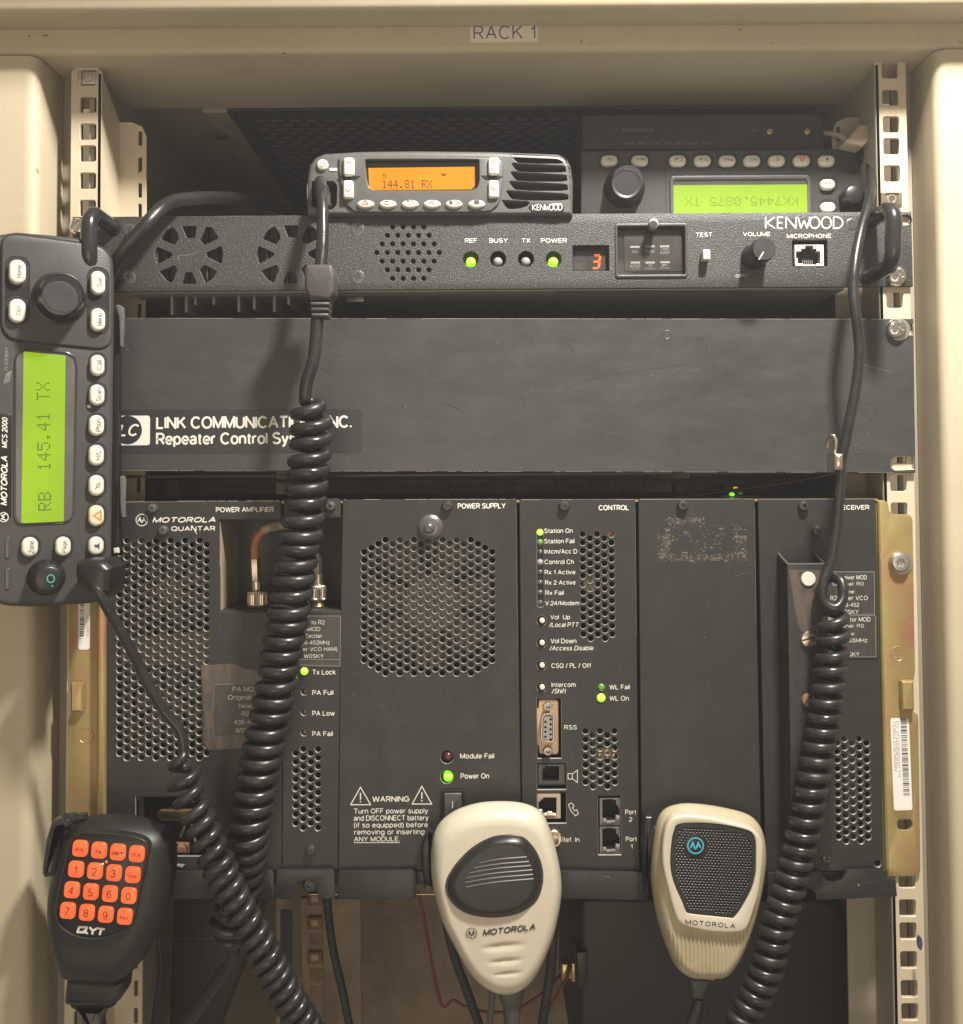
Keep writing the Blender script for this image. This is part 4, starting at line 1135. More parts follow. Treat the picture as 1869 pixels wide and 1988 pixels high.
lathe(N_, 'knob_face', q[0] - 1, q[1] + 2, 17, [(29.3, 17), (28.3, 17.5), (27, 17.2), (20, 16.8)], 'knob_cap', None, 36)
q = C3(1715, 575)
lathe(N_, 'power_knob', q[0], q[1], 5, [(21, 0), (20, 6), (17, 9), (13, 9.6)], 'knob_black', None, 30)
q = C3(1765, 330)
lathe(N_, 'cord_socket', q[0] + 14, q[1] - 6, 2, [(20, 0), (19, 4), (14, 6), (11, 6)], 'plastic_dark', None, 24)
# ---- dark unit above it
T_ = Dev('modem_unit', 'low black communication unit with two small brass screws, above the upside-down control head', 'radio equipment', 1360, 255, -36)
solid(T_, 'housing', [PP(T_, round_prof([(1130, 223), (1598, 221), (1600, 291), (1130, 291)], [4, 10, 0.1, 0.1], 5), 0)], -150, 0, 'vent_black', bevel=1.2)
text(T_, 'MOTOROLA', 172, 680, 162, 14, 0.1, 'dim_print', zoom=A3)
text(T_, 'M', 52, 680, 22, 14, 0.1, 'faint_print', zoom=A3)
text(T_, 'OPR', 778, 683, 32, 11, 0.1, 'dim_print', zoom=A3)
for s, x in (('PWR', 127), ('DISC', 193), ('LINK', 263), ('TXD', 327), ('RXD', 392), ('BUSY', 460), ('XMIT', 528)):
    text(T_, s, x, 750, 42, 11, 0.1, 'dim_print', zoom=A3)
for x in (862, 1058):
    q = A3(x, 686); screw(T_, q[0], q[1], 7, 0, 1.6, 'brass', 'phillips')
for x in (113, 528):
    q = A3(x, 800); box(T_, 'status_lamp', q[0], q[1] - 3, 12, 3, 0, 0.3, 'faint_print', bevel=0)
# ---- beige connector at the far right
Bc = Dev('beige_plug', 'beige moulded cable plug poking out behind the top of the right rail', 'plug', 1672, 264, -14)
pl = solid(Bc, 'plug_body', [PP(Bc, [A3(*q) for q in [(1250, 742), (1332, 650), (1428, 648), (1425, 705), (1345, 768), (1268, 752)]], 0)], -12, 0, 'cable_beige', bevel=1.6, seg=3)
P = catmull([U(*A3(x, y), h) for x, y, h in ((1262, 735, -20), (1230, 712, -24), (1185, 700, -30), (1120, 690, -45), (1060, 650, -70))], 6)
tube('cable', P, 0.0016, 'cable_beige', Bc.o, 8, Bc.loc)

# ================================================================ left control head, standing on end
G = Dev('radio_control_head', 'control head standing on end with bright green display, in front of the left rail', 'radio control head', 110, 820, 46, yaw=27)
outG = [(-30, 470), (-8, 456), (30, 449), (110, 456), (170, 463), (200, 478), (219, 505), (223, 545), (220, 800), (217, 1100), (216, 1148), (205, 1165), (180, 1172), (60, 1179), (10, 1177), (-15, 1166), (-30, 1140)]
gb = solid(G, 'housing', [PP(G, round_prof(outG, [6] + [10] * (len(outG) - 2) + [6], 3), 0)], -26, 0, 'plastic_gray', bevel=3.0, seg=4)
solid(G, 'back_case', [PP(G, [(x + 0, y) for x, y in [(0, 480), (200, 492), (216, 560), (212, 1140), (190, 1160), (0, 1165)]], 0)], -34, -26, 'plastic_dark', bevel=2)
# raised upper field with knob
tp = [A4(*q) for q in [(30, 165), (90, 130), (180, 124), (560, 170), (980, 228), (1080, 272), (1145, 350), (1163, 430), (1166, 800), (1163, 1200), (1140, 1270), (1080, 1305), (1000, 1308), (600, 1268), (180, 1222), (90, 1190), (30, 1120), (12, 1050), (12, 600), (14, 230)]]
solid(G, 'knob_field', [PP(G, round_prof(tp, [6] * len(tp), 3), 1.6)], -0.5, 1.6, 'plastic_gray', bevel=1.0, seg=3)
solid(G, 'field_groove', [inset(orient([PP(G, round_prof(tp, [6] * len(tp), 3), 0.1)])[0], -0.0007)], -0.2, 0.1, 'socket_dark')
# button channels
for z, x, y, w_, h_ in ((A4, 183, 700, 225, 700), (A4, 1022, 810, 205, 690)):
    q = z(x, y)
    solid(G, 'button_channel', [RR(G, q[0], q[1], z.l(w_) + 3, z.l(h_) + 3, 19, 1.75, 0, 8), RR(G, q[0], q[1], z.l(w_), z.l(h_), 17, 1.75, 0, 8)], 1.5, 2.0, 'plastic_gray', bevel=0.25, seg=1)
    solid(G, 'channel_floor', [RR(G, q[0], q[1], z.l(w_), z.l(h_), 17, 1.65, 0, 8)], 1.4, 1.66, 'plastic_dark')
GB = [(A4, 'Home', 183, 505, 165, 255, 1.6), (A4, 'Opt', 181, 912, 165, 250, 1.6), (A4, 'Sel', 1022, 620, 147, 247, 1.6), (A4, 'Menu', 1022, 1005, 147, 240, 1.6), (A4, 'Call', 1017, 1480, 142, 218, 0), (A4, 'Scan', 1013, 1790, 150, 218, 0),
      (A5, 'Phon', 930, 110, 140, 200, 0), (A5, 'H/L', 928, 397, 140, 200, 0), (A5, '0', 928, 688, 140, 200, 0), (A5, '!', 928, 978, 140, 200, 0), (A5, '<', 926, 1270, 140, 178, 0), (A5, 'Zone', 287, 1280, 150, 188, 0), (A5, 'Page', 608, 1275, 140, 186, 0)]
TW = {'Home': 25, 'Opt': 19, 'Sel': 17, 'Menu': 24, 'Call': 20, 'Scan': 25, 'Phon': 24, 'H/L': 19, 'Zone': 24, 'Page': 23, '0': 9}
for z, s, x, y, w_, h_, b0 in GB:
    q = z(x, y)
    b_ = pill(G, q[0], q[1], z.l(w_), z.l(h_), b0, b0 + 4.2, 'button_peach' if s == '!' else 'button_white', well=True)
    hh = b0 + 4.25
    if s in TW:
        text(G, s, q[0] + 3, q[1], TW[s], 9.5 if s not in ('0',) else 8, hh, 'gray_print', rot=90, bold=0.012, parent=b_)
        if s == '0': strokes(G, 'symbol', [[(q[0] - 3, q[1] + 7), (q[0] + 8, q[1] - 6)]], 1.3, hh, 'gray_print', b_)
    elif s == '!': strokes(G, 'symbol', [[(q[0] + 8, q[1] - 9), (q[0] + 8, q[1] + 9), (q[0] - 6, q[1])]], 3.6, hh, 'orange_print', b_, closed=True)
    else: solid(G, 'symbol', [PP(G, [(q[0] - 4, q[1] - 3), (q[0] - 4, q[1] + 2), (q[0] + 2, q[1] + 3), (q[0] + 6, q[1] + 7), (q[0] + 6, q[1] - 7), (q[0] + 2, q[1] - 3)], hh)], hh - 0.05, hh, 'navy_print', b_)
# big knob
q = A4(600, 795)
kn = lathe(G, 'knob', q[0] + 4, q[1] - 2, 2, [(51, 1.4), (51, 2.6), (46, 3.2), (45, 8), (42, 15), (40.5, 17.6), (37.5, 19.2), (36, 19.4), (35.2, 19.0), (33, 18.9)], 'knob_black', None, 56)
lathe(G, 'knob_face', q[0] + 4, q[1] - 2, 19, [(33.2, 18.9), (33.0, 19.25), (31.5, 19.3), (20, 19.1)], 'knob_cap', kn, 48)
# display
bzo = [(28, 700), (33, 684), (45, 678), (70, 677), (130, 683), (147, 692), (151, 712), (145, 995), (140, 1008), (128, 1015), (45, 1019), (33, 1016), (27, 1003)]
lo = PP(G, round_prof(bzo, [5] * len(bzo), 3), 0.9)
lo = orient([lo])[0]
db = solid(G, 'display_bezel', [lo, inset(lo, 0.0009)], -0.2, 1.0, 'glass_dark', bevel=0.3)
solid(G, 'display_glass', [inset(lo, 0.0005)], -0.2, 0.25, 'window_smoke', db)
dl = solid(G, 'display', [PP(G, round_prof([A4(245, 1340), A4(682, 1382), A5(612, 1052), A5(204, 1055)], [3] * 4), 0.4)], 0.2, 0.45, 'lcd_green', db)
dots(G, 'RB  145.41 TX', 85.0, 866.8, 249, 24, 0.5, 'lcd_green_ink', rot=91.2, fill=0.8, parent=dl)
sp = solid(G, 'name_strip', [RR(G, 3, 905, 36, 205, 8, 0.3)], -0.2, 0.3, 'plastic_dark', bevel=0.2)
text(G, 'MOTOROLA', 8, 933.5, 96, 12, 0.4, 'white_print', rot=90, bold=0.05, shear=0.25, parent=sp)
text(G, 'MCS 2000', 9, 840, 60, 10, 0.4, 'white_print', rot=90, bold=0.03, shear=0.25, parent=sp)
text(G, 'FLASHport', 12.5, 697, 45, 9, 0.2, 'dim_print', rot=90, bold=0.01, shear=0.25)
strokes(G, 'emblem', [[(8 + k * 3, 745 - k), (11 + k * 3, 730 - k), (16 + k * 2, 723 - k)] for k in range(4)], 1.3, 0.2, 'dim_print')
strokes(G, 'emblem', [[(7 + 9 * math.cos(a / 12 * 2 * math.pi * 0.5), 1004 + 9 * math.sin(a / 12 * 2 * math.pi * 0.5)) for a in range(24)]], 1.5, 0.4, 'white_print', sp, closed=True)
strokes(G, 'emblem', [[(12, 998), (3, 1001), (8, 1004), (3, 1007), (12, 1010)]], 2.0, 0.42, 'white_print', sp)
for y in (1285, 1585):
    q = A5(75, y); dome_btn(G, 'indicator_bar', RR(G, q[0], q[1], 9.5, 42, 4.5, 0.7), 0, 0.8, 'led_smoke', None, 0.5)
q = A4(925, 1910)
dome_btn(G, 'paint_dot', CC(G, q[0], q[1], 3.4, 0.3, 12), 0, 0.3, 'white_print', None, 0.2)
# power knob
q = A5(430, 1570)
def ribs(r): return lambda a: r + 0.9 * math.cos(12 * a)
pk = lathe(G, 'power_knob', q[0] + 3, q[1], 1, [(35, 0.2), (35, 1.5), (ribs(32), 3), (ribs(30), 8), (27, 11.5), (24, 12.8), (21.5, 13.2)], 'knob_black', None, 72)
q = A5(488, 1583)
strokes(G, 'symbol', [[(q[0] + 7 * math.cos(a / 20 * 2 * math.pi), q[1] + 7.5 * math.sin(a / 20 * 2 * math.pi)) for a in range(20)]], 2.0, 13.3, 'green_print', pk, closed=True)
q = A5(502, 1653)
strokes(G, 'symbol', [[(q[0] - 1.5, q[1]), (q[0] + 1.5, q[1])]], 3, 13.3, 'green_print', pk)
# black bracket edge, felt pads
Fb = Dev('mounting_bracket', 'thin black bracket edge with fuzzy grey pads, right behind the standing control head', 'bracket', 226, 850, 12)
solid(Fb, 'bracket_plate', [PP(Fb, [(205, 592), (230, 600), (231, 640), (231, 1065), (222, 1085), (205, 1085)], 0)], -4, 0, 'plastic_dark', bevel=0.8)
solid(Fb, 'felt_pad', [PP(Fb, round_prof([A4(1195, 855), A4(1240, 850), A4(1278, 880), A4(1282, 960), A4(1272, 1290), A4(1245, 1298), A4(1230, 1000)], [2] * 7, 2), 3)], 0, 3.4, 'felt', bevel=1.2, seg=3)
solid(Fb, 'felt_pad', [PP(Fb, [B1(148, 1185), B1(172, 1180), B1(182, 1205), B1(178, 1320), B1(180, 1440), B1(160, 1450), B1(150, 1400)], 3)], 0, 3.4, 'felt', bevel=1.2, seg=3)
solid(Fb, 'bracket_end', [PP(Fb, [A5(1090, 1290), A5(1135, 1283), A5(1137, 1335), A5(1092, 1338)], 1)], -1, 1, 'label_cream', bevel=0.3)
# ================================================================ 2U controller with blank front
Lc = Dev('repeater_controller', 'wide scratched black blank plate with white company lettering, across the middle of the rack', 'rack controller', 955, 768, 3)
o2 = [(138, 617), (1773, 619), (1777, 918), (138, 914)]
hl = [PP(Lc, round_prof([D4(690, 352), D4(720, 332), D4(900, 332), D4(900, 430), D4(720, 438), D4(690, 415)], [4, 4, 0.1, 0.1, 4, 4])),
      PP(Lc, round_prof([D4(700, 1580), D4(712, 1540), D4(745, 1520), D4(908, 1516), D4(908, 1628), D4(740, 1640), D4(712, 1620)], [3, 4, 4, 0.1, 0.1, 4, 4]))]
solid(Lc, 'front_panel', [PP(Lc, o2)] + hl, -3.2, 0, 'plate_black', bevel=0.35, seg=1, hole_mat='edge_metal_and_highlight')
solid(Lc, 'chassis', [PP(Lc, [(250, 626), (1645, 628), (1645, 905), (250, 903)])], -260, -3.3, 'tray_black', bevel=0.5)
wbl = box(Lc, 'bottom_flange', 940, 921, 1490, 6, -14, -3.3, 'tray_black', bevel=0.4)
chrome(Lc, *D4(768, 372), 19.5)
q = D4(768, 372)
lathe(Lc, 'washer', q[0] + 1, q[1] + 3, 0, [(22, 0.0), (21.5, 0.7), (18, 0.75)], 'zinc', None, 28)
for z, x, y, r in ((B1, 213, 380, 28), (D4, 407, 1447, 42), (B1, 1372, 295, 26), (I, 1295, 650, 9), (B1, 200, 1010, 40)):
    q = z(x, y); r = z.l(r) if z is not I else r
    lathe(Lc, 'rivet', q[0], q[1], 0, [(r, -0.1), (r, 0.12), (r * 0.93, 0.2), (r * 0.85, 0.1), (r * 0.5, 0.08)], 'plate_black', None, 26)
dc = solid(Lc, 'name_decal', [RR(Lc, 463, 837, 479, 85, 9, 0.15, -0.3)], 0, 0.16, 'decal_black', bevel=0.08, seg=1)
lg = solid(Lc, 'emblem_plate', [RR(Lc, 254, 835.8, 74, 57.5, 5, 0.2)], 0.15, 0.21, 'white_print', dc)
lathe(Lc, 'emblem_disc', 247.5, 835, 0.22, [(28, 0.21), (28, 0.24)], 'decal_black', dc, 36)
text(Lc, 'LC', 250, 835, 41, 24, 0.28, 'white_print', bold=0.03, shear=0.3, parent=dc)
text(Lc, 'LINK COMMUNICATIONS INC.', 989, 848, 1222, 80, 0.22, 'white_print', bold=0.035, parent=dc, zoom=B1, spacing=0.92)
text(Lc, 'Repeater Control Systems', 915, 957, 1075, 94, 0.22, 'white_print', bold=0.035, parent=dc, zoom=B1, spacing=0.92)
rnd = random.Random(3)
def scratches(dev, n, x0, y0, x1, y1, h, m, lmin=6, lmax=40, wd=0.6, curve=0.3):
    Ls = []
    for i in range(n):
        x, y = rnd.uniform(x0, x1), rnd.uniform(y0, y1)
        a = rnd.gauss(0, 0.25) if rnd.random() < 0.6 else rnd.uniform(0, 6.28)
        l = rnd.uniform(lmin, lmax) * rnd.random()
        c = rnd.uniform(-curve, curve)
        pts = [(x + math.cos(a + c * t) * l * t, y + math.sin(a + c * t) * l * t) for t in (0, 0.33, 0.66, 1)]
        Ls.append(pts)
    o = strokes(dev, 'scratches', Ls, wd, h, m)
    return tag(o, kind='stuff')
scratches(Lc, 55, 300, 635, 1740, 900, 0.05, 'scratch', 4, 46, 0.4)
scratches(Lc, 22, 300, 635, 1740, 900, 0.2, 'dark_scratch', 8, 70, 0.7)
scratches(Lc, 30, 260, 900, 1760, 914, 0.05, 'scratch', 3, 20, 0.6)
strokes(Lc, 'scratch', [[(1075, 770), (1120, 745), (1180, 728), (1250, 718), (1330, 709)]], 0.6, 0.08, 'dark_scratch')
strokes(Lc, 'scratch', [[(1150, 860), (1200, 820), (1290, 740), (1330, 715)], [(1090, 800), (1100, 740), (1110, 700)], [(1500, 690), (1505, 668), (1515, 660)]], 0.7, 0.08, 'dark_scratch')
strokes(Lc, 'scratch', [[(1655, 712), (1665, 706), (1690, 712), (1730, 722)]], 0.9, 0.08, 'scratch')

# ================================================================ large base station in the lower half
H = 5.0
St = Dev('station_frame', 'gold coloured metal frame brackets and black tray holding the row of station modules', 'equipment frame', 955, 1350, 2)
# brackets (outline in enlarged crops)
def slot_hole(cx, cy, w, h): return RR(St, cx, cy, w, h, h / 2 - 0.1, 0)
rb = [B3(1405, 283), B3(1462, 285), B3(1478, 300), B3(1486, 342), B3(1502, 357), B3(1590, 360), B3(1607, 378), B3(1620, 1185), B3(1612, 1200), B3(1612, 1392), B3(1630, 1400), B3(1637, 1420), B6(1648, 560), B6(1635, 585), B6(1465, 590), B6(1450, 540), B3(1445, 1700), B3(1420, 600)]
solid(St, 'side_bracket', [PP(St, round_prof(rb, [0.1, 4, 4, 4, 4, 5, 5, 3, 3, 3, 3, 3, 5, 5, 3, 0.1, 0.1, 0.1], 3)), slot_hole(*B6(1565, 315), 50 * 0.62, 23)], -1.8, 0, 'gold_chromate', bevel=0.4, seg=2)
lb = [(208, 960), (150, 962), (136, 975), (132, 1100), (133, 1300), (137, 1312), (137, 1388), (132, 1400), (131, 1640), (140, 1700), (206, 1700)]
solid(St, 'side_bracket', [PP(St, round_prof(lb, [0.1, 4, 5, 3, 3, 3, 3, 3, 3, 6, 0.1], 3))], -1.8, 0, 'gold_chromate', bevel=0.4, seg=2)
solid(St, 'bracket_fold', [PP(St, [(186, 965), (203, 965), (203, 1700), (184, 1700)], 6)], 0, 5.5, 'gold_chromate', bevel=2.5, seg=4)
solid(St, 'bracket_fold', [PP(St, [(1704, 972), (1709, 972), (1727, 1690), (1720, 1690)], 3)], 0, 2.8, 'gold_chromate', bevel=1.2, seg=3)
# spring tabs
for z, x0, y0, x1, y1 in ((D6, 163, 690, 255, 905), (B3, 1550, 1228, 1617, 1385)):
    t_ = rng(St, 'spring_tab', z, x0, y0, x1, y1, 0.6, 4.4, 'gold_chromate', r=6, bevel=1.7, seg=4)
# ground symbols pressed into the brackets
def ground(cx, cy, r, flip=1):
    lathe(St, 'embossed_ring', cx, cy, 0, [(r, -0.1), (r - 0.8, 0.22), (r - 1.8, -0.1), (r - 2.4, -0.2)], 'gold_chromate', None, 36)
    strokes(St, 'ground_mark', [[(cx - r * 0.8, cy + flip * r * 0.1), (cx + r * 0.8, cy + flip * r * 0.1)], [(cx, cy + flip * r * 0.1), (cx, cy + flip * r * 0.75)], [(cx - r * 0.5, cy - flip * r * 0.3), (cx + r * 0.5, cy - flip * r * 0.3)], [(cx - r * 0.3, cy - flip * r * 0.6), (cx + r * 0.3, cy - flip * r * 0.6)]], 0.9, 0.06, 'brass')
q = D6(282, 1075); ground(q[0], q[1], D6.l(60), -1)
q = D5(1385, 1670); ground(q[0], q[1], D5.l(78), 1)
q = B3(1548, 612); screw(St, q[0], q[1], B3.l(54), 0, 4.6, 'zinc', 'torx')
lathe(St, 'washer', q[0], q[1], 0, [(B3.l(60), 0), (B3.l(60), 0.6), (B3.l(50), 0.7)], 'zinc', None, 28)
# barcode labels
def barcode(dev, cx, cy, w, h, hh, m, vertical=True, seed=1, parent=None, rot=0):
    r = random.Random(seed); y = -h / 2; loops = []; faces = []
    while y < h / 2:
        b = r.choice((1, 1, 1.6, 2.6)) * 0.95
        i = len(loops)
        loops += [(-w / 2, y), (w / 2, y), (w / 2, y + b), (-w / 2, y + b)]; faces.append((i, i + 1, i + 2, i + 3))
        y += b + r.choice((1, 1, 1.8, 2.6)) * 0.95
    pts = place(dev, loops, cx, cy, hh, rot)
    return mesh_obj('barcode', [(x, -hh * 0.001, z) for x, z in pts], faces, m, parent or dev.o, 0)
bl = solid(St, 'barcode_label', [RR(St, 1749.5, 1483.5, 36, 177, 4, 0.15, 1.1)], 0, 0.16, 'label_white', bevel=0.05, seg=1)
barcode(St, 1756.5, 1470, 12, 146, 0.2, 'black_print', seed=5, parent=bl, rot=1.1)
text(St, 'FO: 3732026900007 517', 1743.2, 1455, 108, 6, 0.2, 'gray_print', rot=-88.9, bold=-0.01, parent=bl)
text(St, 'T5365A ID:567M00RN', 1736.5, 1448, 94, 6, 0.2, 'gray_print', rot=-88.9, bold=-0.01, parent=bl)
bl = solid(St, 'barcode_label', [RR(St, 163, 1210, 22, 102, 5, 0.15, 0)], 0, 0.16, 'label_white', bevel=0.05, seg=1)
barcode(St, 159, 1204, 8.5, 62, 0.2, 'black_print', seed=9, parent=bl)
text(St, 'T5365A  37/04', 170.5, 1215, 43, 5, 0.2, 'gray_print', rot=90, bold=-0.01, parent=bl)
# body behind the modules
solid(St, 'card_cage', [PP(St, [(204, 976), (1702, 968), (1718, 1690), (204, 1690)])], -230, -52, 'dark_interior')
prv = []
for (xa, ya, xb, yb) in ((204, 985, 208, 1690), (1700, 975, 1706, 1690)):
    box(St, 'cage_wall', (xa + xb) / 2, (ya + yb) / 2, xb - xa, yb - ya, -52, 0, 'tray_black', bevel=0)
rng(St, 'top_rail', I, 204, 0, 1702, 0, 0, 0.1, 'tray_black') if False else None
solid(St, 'top_rail', [PP(St, [(204, 975), (1702, 968), (1702, 972), (204, 979)])], -52, 1.0, 'gold_chromate')
solid(St, 'bottom_rail', [PP(St, [(330, 1690), (1718, 1692), (1718, 1716), (330, 1716)])], -60, 0.5, 'tray_black', bevel=0.3)
# tray tabs at the bottom
def tab(px, r=None):
    px = [q for q in px]
    return solid(St, 'tray_tab', [PP(St, round_prof(px, r or [3] * len(px), 3), 7.5)], 5.6, 7.5, 'tray_black', bevel=0.3, seg=2)
tab([(300, 1691), D7(580, 195), D7(606, 215), D7(607, 408), (300, 1746)], [0.1, 3, 3, 1, 0.1])
tab([D7(628, 192), D7(1032, 190), D7(1053, 210), D7(1055, 405), D7(930, 405), D7(925, 345), D7(900, 295), D7(850, 268), D7(790, 280), D7(750, 330), D7(735, 405), D7(617, 408)], [2, 4, 4, 1, 1] + [3] * 5 + [1, 1])
tab([D7(1082, 200), D7(1630, 195), D7(1650, 212), D7(1652, 400), D7(1072, 408)], [3, 3, 3, 2, 2])
tab([(1062, 1690), B6(210, 566), B6(216, 580), B6(222, 712), (1062, 1744)], [2, 2, 2, 2, 2])
tab([B6(850, 570), B6(1075, 562), B6(1128, 560), B6(1140, 590), B6(1165, 615), B6(1200, 622), B6(1240, 605), B6(1265, 555), B6(1450, 548), B6(1470, 595), B6(1518, 600), B6(1526, 692), B6(1105, 712), B6(1098, 668), B6(1065, 650), B6(1030, 700), B6(850, 712)], [2] * 17)
for q, r in ((D7(868, 308), 15), (D7(1745, 308), 11), (B4(1118, 1085), 16)):
    screw(St, q[0], q[1], r, 2, 3.6, 'screw_black', 'torx')
strokes(St, 'wire_rod', [[(600, 1736.5), (1000, 1736.5)]], 1.3, -6, 'brass')
solid(St, 'clip_spring', [PP(St, [B4(1020, 965), B4(1080, 968), B4(1055, 1010), B4(1180, 1000), B4(1180, 1012), B4(1025, 1012)], 6)], 4, 6, 'socket_gray', bevel=0.4)
solid(St, 'clip_spring', [PP(St, [B4(1000, 1102), B4(1080, 1100), B4(1080, 1110), B4(1005, 1135)], 6)], 4, 6, 'socket_gray', bevel=0.4)

def module(name, label, outline, holes=(), extra=True, h=H, hole_mat='hole_edge', mtl='module_black', rad=None):
    xs = [p[0] for p in outline]; ys = [p[1] for p in outline]
    d = Dev(name, label, 'station module', (min(xs) + max(xs)) / 2, (min(ys) + max(ys)) / 2, h)
    o = PP(d, round_prof(outline, rad or [2] * len(outline), 3))
    hs = [g(d) for g in holes]
    flat = []
    for g in hs: flat += g
    d.panel = solid(d, 'front_panel', [o] + flat, -1.6, 0, mtl, bevel=0.3, seg=1, hole_bevel=0.22, hole_mat=hole_mat if flat else None)
    return d
R_H = 6.15
def perf(cols, n=12):
    """cols = (x, y of the first hole, count)"""
    def g(d):
        return [CC(d, x + dx * k, y + PITY * k, R_H, 0, n) for x, y, c, dx in cols for k in range(c)]
    return g
PITY = 16.2
def tor(d, x, y, r=10, m='screw_black', z=None, h0=0):
    if z: q = z(x, y); r = z.l(r)
    else: q = (x, y)
    return screw(d, q[0], q[1], r, h0, 3.4, m, 'torx')
def led(d, x, y, r, m, hole=True, h=1.2, off=-4.0):
    s = lathe(d, 'indicator_lens', x, y, 0, [(r, -1.0 + off * 0), (r, h * 0.3), (r * 0.85, h * 0.7), (r * 0.55, h), (r * 0.2, h * 1.08)], m, None, 20)
    return s

# ---- power amplifier
cols = [(231.8 + 14.08 * c, 1057.4 if c % 2 == 0 else 1049.5, 26 if c % 2 == 0 else 27, 0) for c in range(13)]
pa_hole = lambda d: [PP(d, round_prof([(263, 1546), (397, 1546), (400, 1552), (400, 1662), (263, 1662)], [1, 2, 2, 2, 1]))]
pa_out = [(204, 976), (543, 972), (545, 975), (546.5, 1007), (545, 1009), (426, 1009), (427, 1188), (547, 1188), (547, 1689), (204, 1689)]
PA = module('power_amplifier', 'leftmost module, large perforated field behind the standing control head, power amplifier heading', pa_out, [perf(cols), pa_hole], rad=[1, 2, 2, 2, 2, 1, 1, 1, 1, 1])
solid(PA, 'header_lip', [PP(PA, round_prof([(430, 1007), (545, 1007), (546, 1012), (430, 1012)], [1, 2, 2, 1]), 0)], -6, -0.5, 'module_black', bevel=0.5)
text(PA, 'POWER AMPLIFIER', 932, 1393, 362, 32, 0.08, 'white_print', bold=0.04, zoom=B1, spacing=0.95)
text(PA, 'MOTOROLA', 552, 1457, 394, 35, 0.08, 'white_print', bold=0.06, shear=0.2, zoom=B1)
text(PA, 'QUANTAR', 610, 1512, 276, 32, 0.08, 'white_print', bold=0.05, zoom=B1)
strokes(PA, 'lettering', [[B1(600, 1490), B1(632, 1545)]], 1.6, 0.1, 'white_print')
def batwing(dev, cx, cy, r, hh, m, sw, parent=None, fill=True):
    g = strokes(dev, 'emblem', [[(cx + r * math.cos(a / 30 * 2 * math.pi), cy + r * math.sin(a / 30 * 2 * math.pi)) for a in range(30)]], sw, hh, m, parent, closed=True)
    k = r
    pts = [(-0.74, 0.42), (-0.62, -0.05), (-0.34, -0.62), (-0.04, 0.18), (0.04, 0.18), (0.34, -0.62), (0.62, -0.05), (0.74, 0.42), (0.52, 0.22), (0.34, 0.02), (0.16, 0.38), (0.0, 0.52), (-0.16, 0.38), (-0.34, 0.02), (-0.52, 0.22)]
    solid(dev, 'emblem', [PP(dev, [(cx + a * k, cy + b * k) for a, b in pts], hh)], hh - 0.02, hh, m, parent or dev.o)
    return g
q = B1(289, 1458)
batwing(PA, q[0], q[1], B1.l(36), 0.1, 'white_print', 1.6)
tor(PA, 348, 1387, 32, z=B1, m='screw_gray'); tor(PA, 415, 1525, 32, z=B1, m='screw_gray')
lathe(PA, 'blind_hole', *B4(942, 490), 0, [(B4.l(20), 0.02), (B4.l(20), 0.06)], 'socket_dark', None, 16)
# fan hubs seen through the perforation
for cx, cy, r in ((330, 1145, 70), (330, 1362, 72)):
    f_ = lathe(PA, 'fan_ring', cx, cy, -10, [(r + 8, -22), (r + 8, -9), (r, -9), (r, -22)], 'plastic_dark', None, 40)
    lathe(PA, 'fan_hub', cx, cy, -10, [(26, -18), (26, -6), (23, -5), (12, -5), (9, -4), (4, -4)], 'fan_brown', f_, 28)
    for k in range(7):
        a = 2 * math.pi * k / 7
        P_ = [(cx + 26 * math.cos(a), cy + 26 * math.sin(a)), (cx + (r - 3) * math.cos(a + 0.15), cy + (r - 3) * math.sin(a + 0.15)), (cx + (r - 3) * math.cos(a + 0.75), cy + (r - 3) * math.sin(a + 0.75)), (cx + 26 * math.cos(a + 0.6), cy + 26 * math.sin(a + 0.6))]
        solid(PA, 'fan_blade', [PP(PA, P_, -7)], -9, -7, 'fan_blade', f_)
solid(PA, 'inner_plate', [PP(PA, [(215, 1240), (426, 1222), (426, 1298), (215, 1286)], -8)], -10, -8, 'fan_brown')
# interior of the lower opening
solid(PA, 'opening_box', [PP(PA, [(255, 1540), (406, 1540), (406, 1670), (255, 1670)], -40)], -42, -40, 'dark_interior')
box(PA, 'brass_bar', 345, 1582, 84, 26, -14, -8, 'brass', r=12, bevel=2)
box(PA, 'brass_bar', 330, 1650, 70, 20, -14, -9, 'rusty', r=3, bevel=2)
strokes(PA, 'yellow_wire', [[(362, 1575), (358, 1605), (350, 1625)], [(372, 1600), (378, 1628), (382, 1650)]], 5, -5, 'brass')
# recess behind the coax
solid(PA, 'recess_back', [PP(PA, [(426, 1000), (546, 1000), (546, 1200), (426, 1200)], -44)], -48, -46, 'tray_black')
v = [PA.p3(427, 1012, 0), PA.p3(427, 1187, 0)]
a0, a1 = PA.p3(426.5, 1012, 0), PA.p3(426.5, 1187, 0)
off = Vector((0, 0.045, 0))
mesh_obj('recess_side', [a0, a1, a1 + off, a0 + off], [(0, 1, 2, 3)], 'beige_side', PA.o, 0)
bb = solid(PA, 'shelf', [PP(PA, [(428, 1185), (547, 1185), (547, 1190), (428, 1190)])], -46, -0.4, 'module_black', bevel=0.8)
